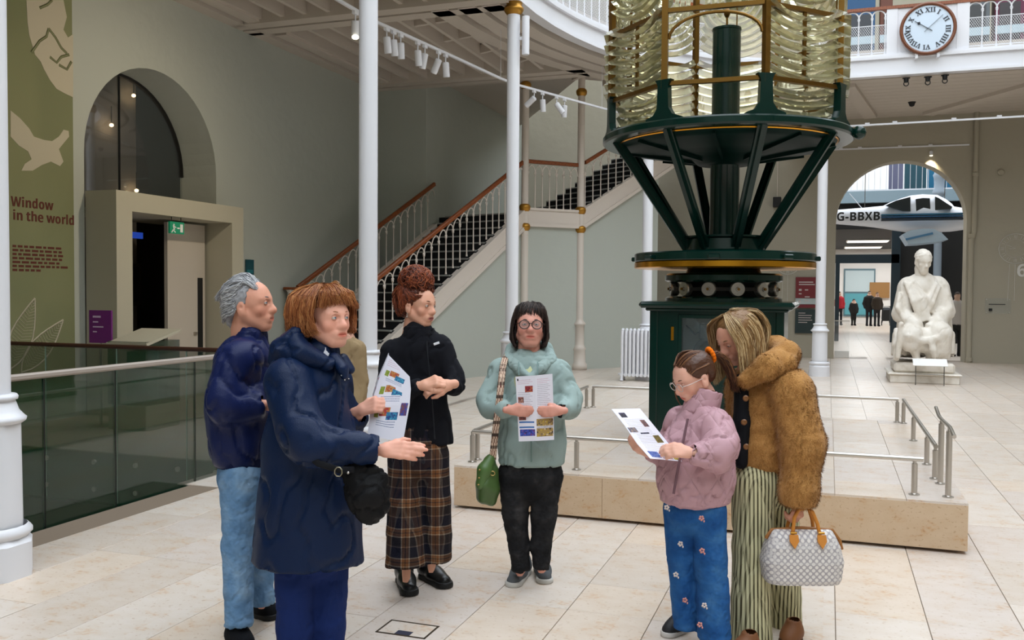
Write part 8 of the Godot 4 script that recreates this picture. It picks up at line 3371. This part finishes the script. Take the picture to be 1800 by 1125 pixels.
	sheet("leaflet", "white picture leaflet read by the girl in pink", "leaflet", [[[P.call(1075, 719, 0.12), P.call(1125, 718, -0.04)], [P.call(1098, 748, 0.16), P.call(1148, 746, 0.02)], [P.call(1120, 780, 0.2), P.call(1174, 778, 0.08)], [P.call(1143, 806, 0.24), P.call(1199, 811, 0.14)]]], leaflet_tex(2), [Rect2(0, 0, 1, 1)])

func make_blonde() -> void:
	var w := who("woman with long blonde hair, tan fur jacket and striped wide trousers", 4.52, 1350, 1130)
	var s := w.s
	var tone := rgb8(224, 164, 140)
	var sk := MB.new()
	body_into(sk, tone, [
		[[w.j(1345, 850), w.j(1345, 760), w.j(1340, 680)], px_all(s, [42, 44, 36]), 1.0],
		[[w.j(1340, 680), w.j(1312, 640)], px_all(s, [22, 18])],
		[[w.j(1325, 850, 0.04), w.j(1322, 990, 0.05), w.j(1322, 1125, 0.06)], px_all(s, [34, 22, 14])],
		[[w.j(1368, 850, -0.04), w.j(1374, 990, -0.08), w.j(1384, 1110, -0.12)], px_all(s, [34, 22, 14])],
		[[w.j(1388, 690, 0.14), w.j(1410, 790, 0.18), w.j(1402, 878, 0.2)], px_all(s, [20, 16, 11])],
		[[w.j(1308, 690, -0.14), w.j(1300, 770, -0.2), w.j(1320, 830, -0.14)], px_all(s, [20, 16, 11])]])
	hand(sk, w.j(1402, 876, 0.2), Vector3(-0.05, -1, 0.1), Vector3(0.5, 0, 0.8), 1.0, [0.5, 0.75, 0.8, 0.85, 0.9], tone, 0.9)
	hand(sk, w.j(1320, 828, -0.14), Vector3(0.3, -1, 0.2), Vector3(-0.5, 0, 0.8), -1.0, [0.4, 0.5, 0.5, 0.5, 0.5], tone, 0.9)
	var xf := head(w, sk, w.j(1296, 594, 0.0), -66, 26, 0, 1.04, tone, {"neck": 0.048, "iris": "blue", "brow": rgb8(130, 100, 70), "closed": 0.4, "look": Vector3(0, -0.4, 1), "nz": 0.06})
	put("body", sk.mesh(), M.skin, w.node)
	var hc := [rgb8(150, 116, 72), rgb8(186, 154, 108), rgb8(112, 80, 48), rgb8(206, 182, 140), rgb8(132, 98, 60)]
	cap_hair(w, xf, [[Vector3(0, 0.07, -0.025), Vector3(0.088, 0.062, 0.096)], [Vector3(0, 0.0, -0.075), Vector3(0.09, 0.11, 0.05)], [Vector3(0.082, 0.0, -0.01), Vector3(0.022, 0.09, 0.055)], [Vector3(-0.082, 0.0, -0.01), Vector3(0.022, 0.09, 0.055)]], [[Vector3(0, -0.02, 0.125), Vector3(0.075, 0.09, 0.065)]], rgb8(128, 94, 56), 0.004, 60.0, Vector3(1.5, 0.4, 1.5))
	# long straight strands hang down under gravity: built in the person's frame
	var b := MB.new()
	var top: Vector3 = xf * Vector3(0, 0.13, -0.02)
	for sd in [-1.0, 1.0]:
		var paths: Array = []
		for i in 12:
			var t := i / 11.0
			var z := 0.10 - 0.19 * t
			var p0: Vector3 = xf * Vector3(sd * 0.008, 0.135 - 0.02 * t, 0.03 - 0.08 * t)
			var p1: Vector3 = xf * Vector3(sd * 0.075, 0.10 - 0.01 * t, z * 0.8)
			var p2: Vector3 = xf * Vector3(sd * 0.105, 0.01, z * 0.85)
			var side: Vector3 = xf.basis * Vector3(sd, 0, 0)
			var p3: Vector3 = p2 + Vector3(0.012 - 0.01 * t, -0.11, 0) + side * 0.01
			var p4: Vector3 = p3 + Vector3(0.02 - 0.03 * t, -0.10, 0) - side * 0.004
			paths.append([p0, p1, p2, p3, p4])
		locks(b, paths, 1259, 0.0053, 0.0014, hc, 61 + int(sd))
	var bp: Array = []
	for i in 7:
		var x := -0.07 + 0.0233 * i
		var p2: Vector3 = xf * Vector3(x * 1.2, 0.0, -0.13)
		bp.append([xf * Vector3(x * 0.2, 0.135, -0.03), xf * Vector3(x, 0.09, -0.11), p2, p2 + Vector3(-0.01, -0.10, 0), p2 + Vector3(-0.015, -0.17, 0)])
	locks(b, bp, 596, 0.0060, 0.0014, hc, 66)
	put("hair_locks", b.mesh(), M.hair, w.node)
	# fur jacket
	var fur := mat(Color.WHITE, 0.95, 0, 0.2)
	with_tex(fur, noise_tex(0.02, [[0.0, rgb8(150, 104, 56)], [0.5, rgb8(172, 124, 70)], [1.0, rgb8(190, 142, 86)]], 256, 3, 51), Vector3.ONE * 3.0)
	fur.normal_enabled = true
	fur.normal_texture = bump_tex(0.15, 5.0, 256, 3, 52)
	fur.normal_scale = 0.6
	fur.rim_enabled = true
	fur.rim = 0.3
	var f := Blob.new()
	f.k = 0.014
	f.add(w.j(1344, 820), w.j(1344, 790), 50 * s, 54 * s, 0.9, 1)
	f.chain([w.j(1344, 790), w.j(1346, 720), w.j(1342, 672)], px_all(s, [54, 56, 48]), 0.9)
	f.add(w.j(1310, 676, -0.12), w.j(1384, 682, 0.12), 34 * s, 34 * s)
	f.chain([w.j(1390, 690, 0.14), w.j(1410, 780, 0.19), w.j(1404, 862, 0.2), w.j(1402, 886, 0.2)], px_all(s, [40, 37, 31, 29]), 1.0, 2)
	f.chain([w.j(1308, 690, -0.14), w.j(1300, 765, -0.2), w.j(1318, 815, -0.15)], px_all(s, [32, 28, 22]), 1.0, 2)
	f.fold_amp = 0.006
	f.fold_freq = 9.0
	var fj := wear(w, "fur_jacket", f, 0.012, fur)
	var fcol := [rgb8(160, 112, 62), rgb8(178, 130, 76), rgb8(196, 150, 96), rgb8(140, 96, 52)]
	var fm := mat(Color.WHITE, 0.8, 0, 0.2)
	fm.vertex_color_use_as_albedo = true
	put("fur_pile", pile(fj.mesh, 26000, 0.014, fcol, 71), fm, fj).set_meta("kind", "stuff")
	f = Blob.new()
	f.k = 0.007
	f.chain([w.j(1312, 668, 0.14), w.j(1350, 644, 0.16), w.j(1384, 622, 0.06), w.j(1366, 612, -0.08), w.j(1330, 636, -0.14)], px_all(s, [15, 22, 22, 22, 18]))
	f.chain([w.j(1340, 656, 0.18), w.j(1384, 640, 0.14)], px_all(s, [15, 18]))
	f.fold_amp = 0.005
	f.fold_freq = 11.0
	var fc := wear(w, "fur_collar", f, 0.011, fur)
	put("fur_pile", pile(fc.mesh, 9000, 0.014, fcol, 72), fm, fc).set_meta("kind", "stuff")
	f = Blob.new()
	f.k = 0.006
	f.chain([w.j(1303, 668, 0.06), w.j(1304, 740, 0.08), w.j(1302, 812, 0.08)], px_all(s, [12, 14, 12]), 1.4)
	wear(w, "black_top", f, 0.011, M.black_cloth)
	for q in [[1311, 700], [1308, 742], [1312, 785]]:
		b = MB.new()
		b.lathe([Vector2(0, 0), Vector2(0.013, 0.0), Vector2(0.015, 0.004), Vector2(0.01, 0.008), Vector2(0, 0.006)], 12, Transform3D(Basis(Vector3.RIGHT, Vector3(-0.3, 0, 1).normalized(), Vector3(0, -1, 0)), w.j(q[0], q[1], 0.185)))
		put("button", b.mesh(), mat(rgb8(120, 78, 38), 0.4), w.node)
	# striped wide trousers
	var im := Image.create(64, 64, false, Image.FORMAT_RGB8)
	for y in 64:
		for x in 64:
			im.set_pixel(x, y, rgb8(206, 200, 160) if x % 32 < 19 else rgb8(74, 68, 48))
	var pm := cloth(Color.WHITE, 0.8, 0.2, 26.0)
	with_tex(pm, ImageTexture.create_from_image(im), Vector3.ONE * 27.0)
	f = Blob.new()
	f.k = 0.006
	f.add(w.j(1342, 800), w.j(1342, 846), 44 * s, 50 * s, 0.95)
	f.chain([w.j(1325, 846, 0.04), w.j(1322, 960, 0.06), w.j(1320, 1050, 0.07), w.j(1321, 1132, 0.08)], px_all(s, [38, 34, 33, 36]), 1.0, 2)
	f.chain([w.j(1366, 846, -0.04), w.j(1374, 960, -0.09), w.j(1378, 1050, -0.12), w.j(1382, 1110, -0.13)], px_all(s, [36, 32, 29, 28]), 1.0, 2)
	f.fold_amp = 0.009
	f.fold_freq = 5.5
	f.fold_scale = Vector3(1.4, 0.3, 1.4)
	wear(w, "striped_trousers", f, 0.012, pm)
	var bm := mat(rgb8(120, 74, 40), 0.6)
	shoe(w, w.g(1330, 1146), w.g(1282, 1158), 0.045, bm, mat(rgb8(90, 58, 36), 0.7), 0.07, 0.02)
	shoe(w, w.g(1404, 1122), w.g(1376, 1134), 0.045, bm, mat(rgb8(90, 58, 36), 0.7), 0.07, 0.02)
	# handbag
	var T := w.node.transform
	var bag := thing("handbag", "white and grey checked handbag with tan leather handles", "handbag", T * w.j(1408, 1020, 0.2), T.basis)
	var inv := bag.transform.affine_inverse() * T
	var hm := Image.create(64, 64, false, Image.FORMAT_RGB8)
	for y in 64:
		for x in 64:
			var u := float((x + y) % 32) - 15.5
			var v := float((x - y + 64) % 32) - 15.5
			var d := sqrt(u * u + v * v)
			hm.set_pixel(x, y, rgb8(222, 216, 210) if d < 12.5 else rgb8(164, 158, 160))
	var cm := mat(Color.WHITE, 0.5)
	with_tex(cm, ImageTexture.create_from_image(hm), Vector3.ONE * 17.0)
	b = MB.new()
	var prof := [[0.0, 0.172, 0.085], [0.02, 0.182, 0.09], [0.10, 0.192, 0.088], [0.17, 0.176, 0.075], [0.215, 0.155, 0.055], [0.238, 0.142, 0.03], [0.246, 0.135, 0.01]]
	var rings: Array = []
	for p in prof:
		var ring: Array = []
		for i in 40:
			var a := TAU * i / 40.0
			var cx := signf(cos(a)) * pow(absf(cos(a)), 0.45)
			var cz := signf(sin(a)) * pow(absf(sin(a)), 0.6)
			ring.append(Vector3(cx * p[1], p[0], cz * p[2]))
		rings.append(ring)
	for i in rings.size() - 1:
		for k in 40:
			var A: Vector3 = rings[i][k]
			var B: Vector3 = rings[i][(k + 1) % 40]
			var C: Vector3 = rings[i + 1][(k + 1) % 40]
			var D: Vector3 = rings[i + 1][k]
			b.quad(A, B, C, D, (A + C) * 0.5 * Vector3(1, 0.2, 1))
	for k in 40:
		b.tri(Vector3.ZERO, rings[0][k], rings[0][(k + 1) % 40], Vector3.DOWN, Vector3.DOWN, Vector3.DOWN)
		b.tri(Vector3(0, 0.246, 0), rings[6][k], rings[6][(k + 1) % 40], Vector3.UP, Vector3.UP, Vector3.UP)
	put("body", b.mesh(), cm, bag)
	var tan := mat(rgb8(196, 124, 40), 0.5)
	for z in [0.045, -0.045]:
		b = MB.new()
		var hp: Array = []
		for q in [[1387, 950], [1388, 928], [1392, 906], [1400, 893], [1414, 890], [1424, 897], [1431, 916], [1434, 932], [1435, 950]]:
			var v := inv * w.j(q[0], q[1], 0.2)
			hp.append(Vector3(v.x, v.y, z * (1.0 - 0.6 * clampf((v.y - 0.24) / 0.12, 0, 1))))
		b.tube(hp, [0.009], 8)
		put("handle", b.mesh(), tan, bag)
	for px in [1387.0, 1435.0]:
		var v := inv * w.j(px, 940, 0.2)
		b = MB.new()
		var poly := PackedVector2Array([Vector2(-0.02, 0.03), Vector2(0.02, 0.03), Vector2(0.022, 0.0), Vector2(0.0, -0.034), Vector2(-0.022, 0.0)])
		b.extrude(poly, 0.0, 0.006, Transform3D(Basis(Vector3.RIGHT, -0.35), Vector3(v.x, 0.205, 0.072)))
		put("tab", b.mesh(), tan, bag)
		b = MB.new()
		b.tube([Vector3(v.x - 0.014, 0.242, 0.062), Vector3(v.x + 0.014, 0.242, 0.062)], [0.006], 8)
		put("ring", b.mesh(), mat(rgb8(190, 140, 60), 0.3, 0.9), bag)
	b = MB.new()
	b.tube([Vector3(-0.17, 0.2, 0), Vector3(-0.145, 0.24, 0), Vector3(0, 0.25, 0), Vector3(0.145, 0.24, 0), Vector3(0.18, 0.19, 0), Vector3(0.19, 0.15, 0)], [0.009], 8)
	put("zip_strip", b.mesh(), mat(rgb8(150, 96, 40), 0.5), bag)

func make_hidden() -> void:
	# visitor standing behind the ginger woman: grey-brown hair with a clip, tan coat
	var w := who("visitor in a tan coat mostly hidden behind the ginger-haired woman", 6.6, 604, 915)
	var s := w.s
	var tone := rgb8(208, 158, 138)
	var sk := MB.new()
	body_into(sk, tone, [
		[[w.j(600, 730), w.j(600, 600)], px_all(s, [30, 28]), 0.8],
		[[w.j(600, 600), w.j(600, 565)], px_all(s, [14, 12])],
		[[w.j(590, 740), w.j(590, 820), w.j(590, 905)], px_all(s, [22, 15, 10])],
		[[w.j(612, 740), w.j(612, 820), w.j(612, 905)], px_all(s, [22, 15, 10])]])
	var xf := head(w, sk, w.j(598, 535, 0.0), 150, 0, 0, 1.0, tone, {"brow": rgb8(120, 100, 80)})
	put("body", sk.mesh(), M.skin, w.node)
	var hc := [rgb8(130, 118, 104), rgb8(156, 146, 134), rgb8(104, 90, 74)]
	cap_hair(w, xf, [[Vector3(0, 0.06, -0.025), Vector3(0.086, 0.062, 0.095)], [Vector3(0, 0.0, -0.07), Vector3(0.086, 0.10, 0.05)], [Vector3(0.078, 0.0, -0.01), Vector3(0.022, 0.07, 0.06)], [Vector3(-0.078, 0.0, -0.01), Vector3(0.022, 0.07, 0.06)]], [[Vector3(0, -0.01, 0.125), Vector3(0.085, 0.07, 0.06)]], rgb8(128, 116, 102), 0.007, 50.0)
	var b := MB.new()
	var ring: Array = []
	for i in 11:
		ring.append(Vector3(cos(TAU * i / 10) * 0.03, 0.145 + sin(TAU * i / 10) * 0.018, -0.05))
	b.tube(ring, [0.011], 8, false)
	var cl := put("hair_clip", b.mesh(), mat(rgb8(130, 84, 44), 0.4), w.node)
	cl.transform = xf
	var f := Blob.new()
	f.k = 0.009
	f.chain([w.j(600, 800), w.j(600, 700), w.j(600, 610)], px_all(s, [38, 34, 28]), 0.8, 1)
	f.add(w.j(572, 612), w.j(626, 612), 14 * s, 14 * s)
	f.add(w.j(600, 600), w.j(600, 580), 24 * s, 17 * s, 0.9)
	f.chain([w.j(572, 614), w.j(566, 670), w.j(570, 720, 0.04)], px_all(s, [16, 13, 11]))
	f.chain([w.j(628, 614), w.j(634, 670), w.j(632, 720, 0.04)], px_all(s, [16, 13, 11]))
	f.fold_amp = 0.0145
	wear(w, "coat", f, 0.018, cloth(rgb8(150, 128, 96), 0.85))
	f = Blob.new()
	f.k = 0.006
	f.chain([w.j(590, 790), w.j(590, 900)], px_all(s, [20, 14]), 1.0, 2)
	f.chain([w.j(612, 790), w.j(612, 900)], px_all(s, [20, 14]), 1.0, 2)
	wear(w, "trousers", f, 0.018, M.black_cloth)
	shoe(w, w.g(588, 912), w.g(590, 926), 0.045, M.black_leather, M.black)
	shoe(w, w.g(610, 912), w.g(614, 926), 0.045, M.black_leather, M.black)

func _ready() -> void:
	var steps := [make_view, make_materials, make_shell, make_floor, make_columns, make_stairs, make_gallery_rail, make_plinth, make_left_side, make_fittings, make_statue, make_far_hall, make_lens, make_people]
	for f in steps:
		f.call()
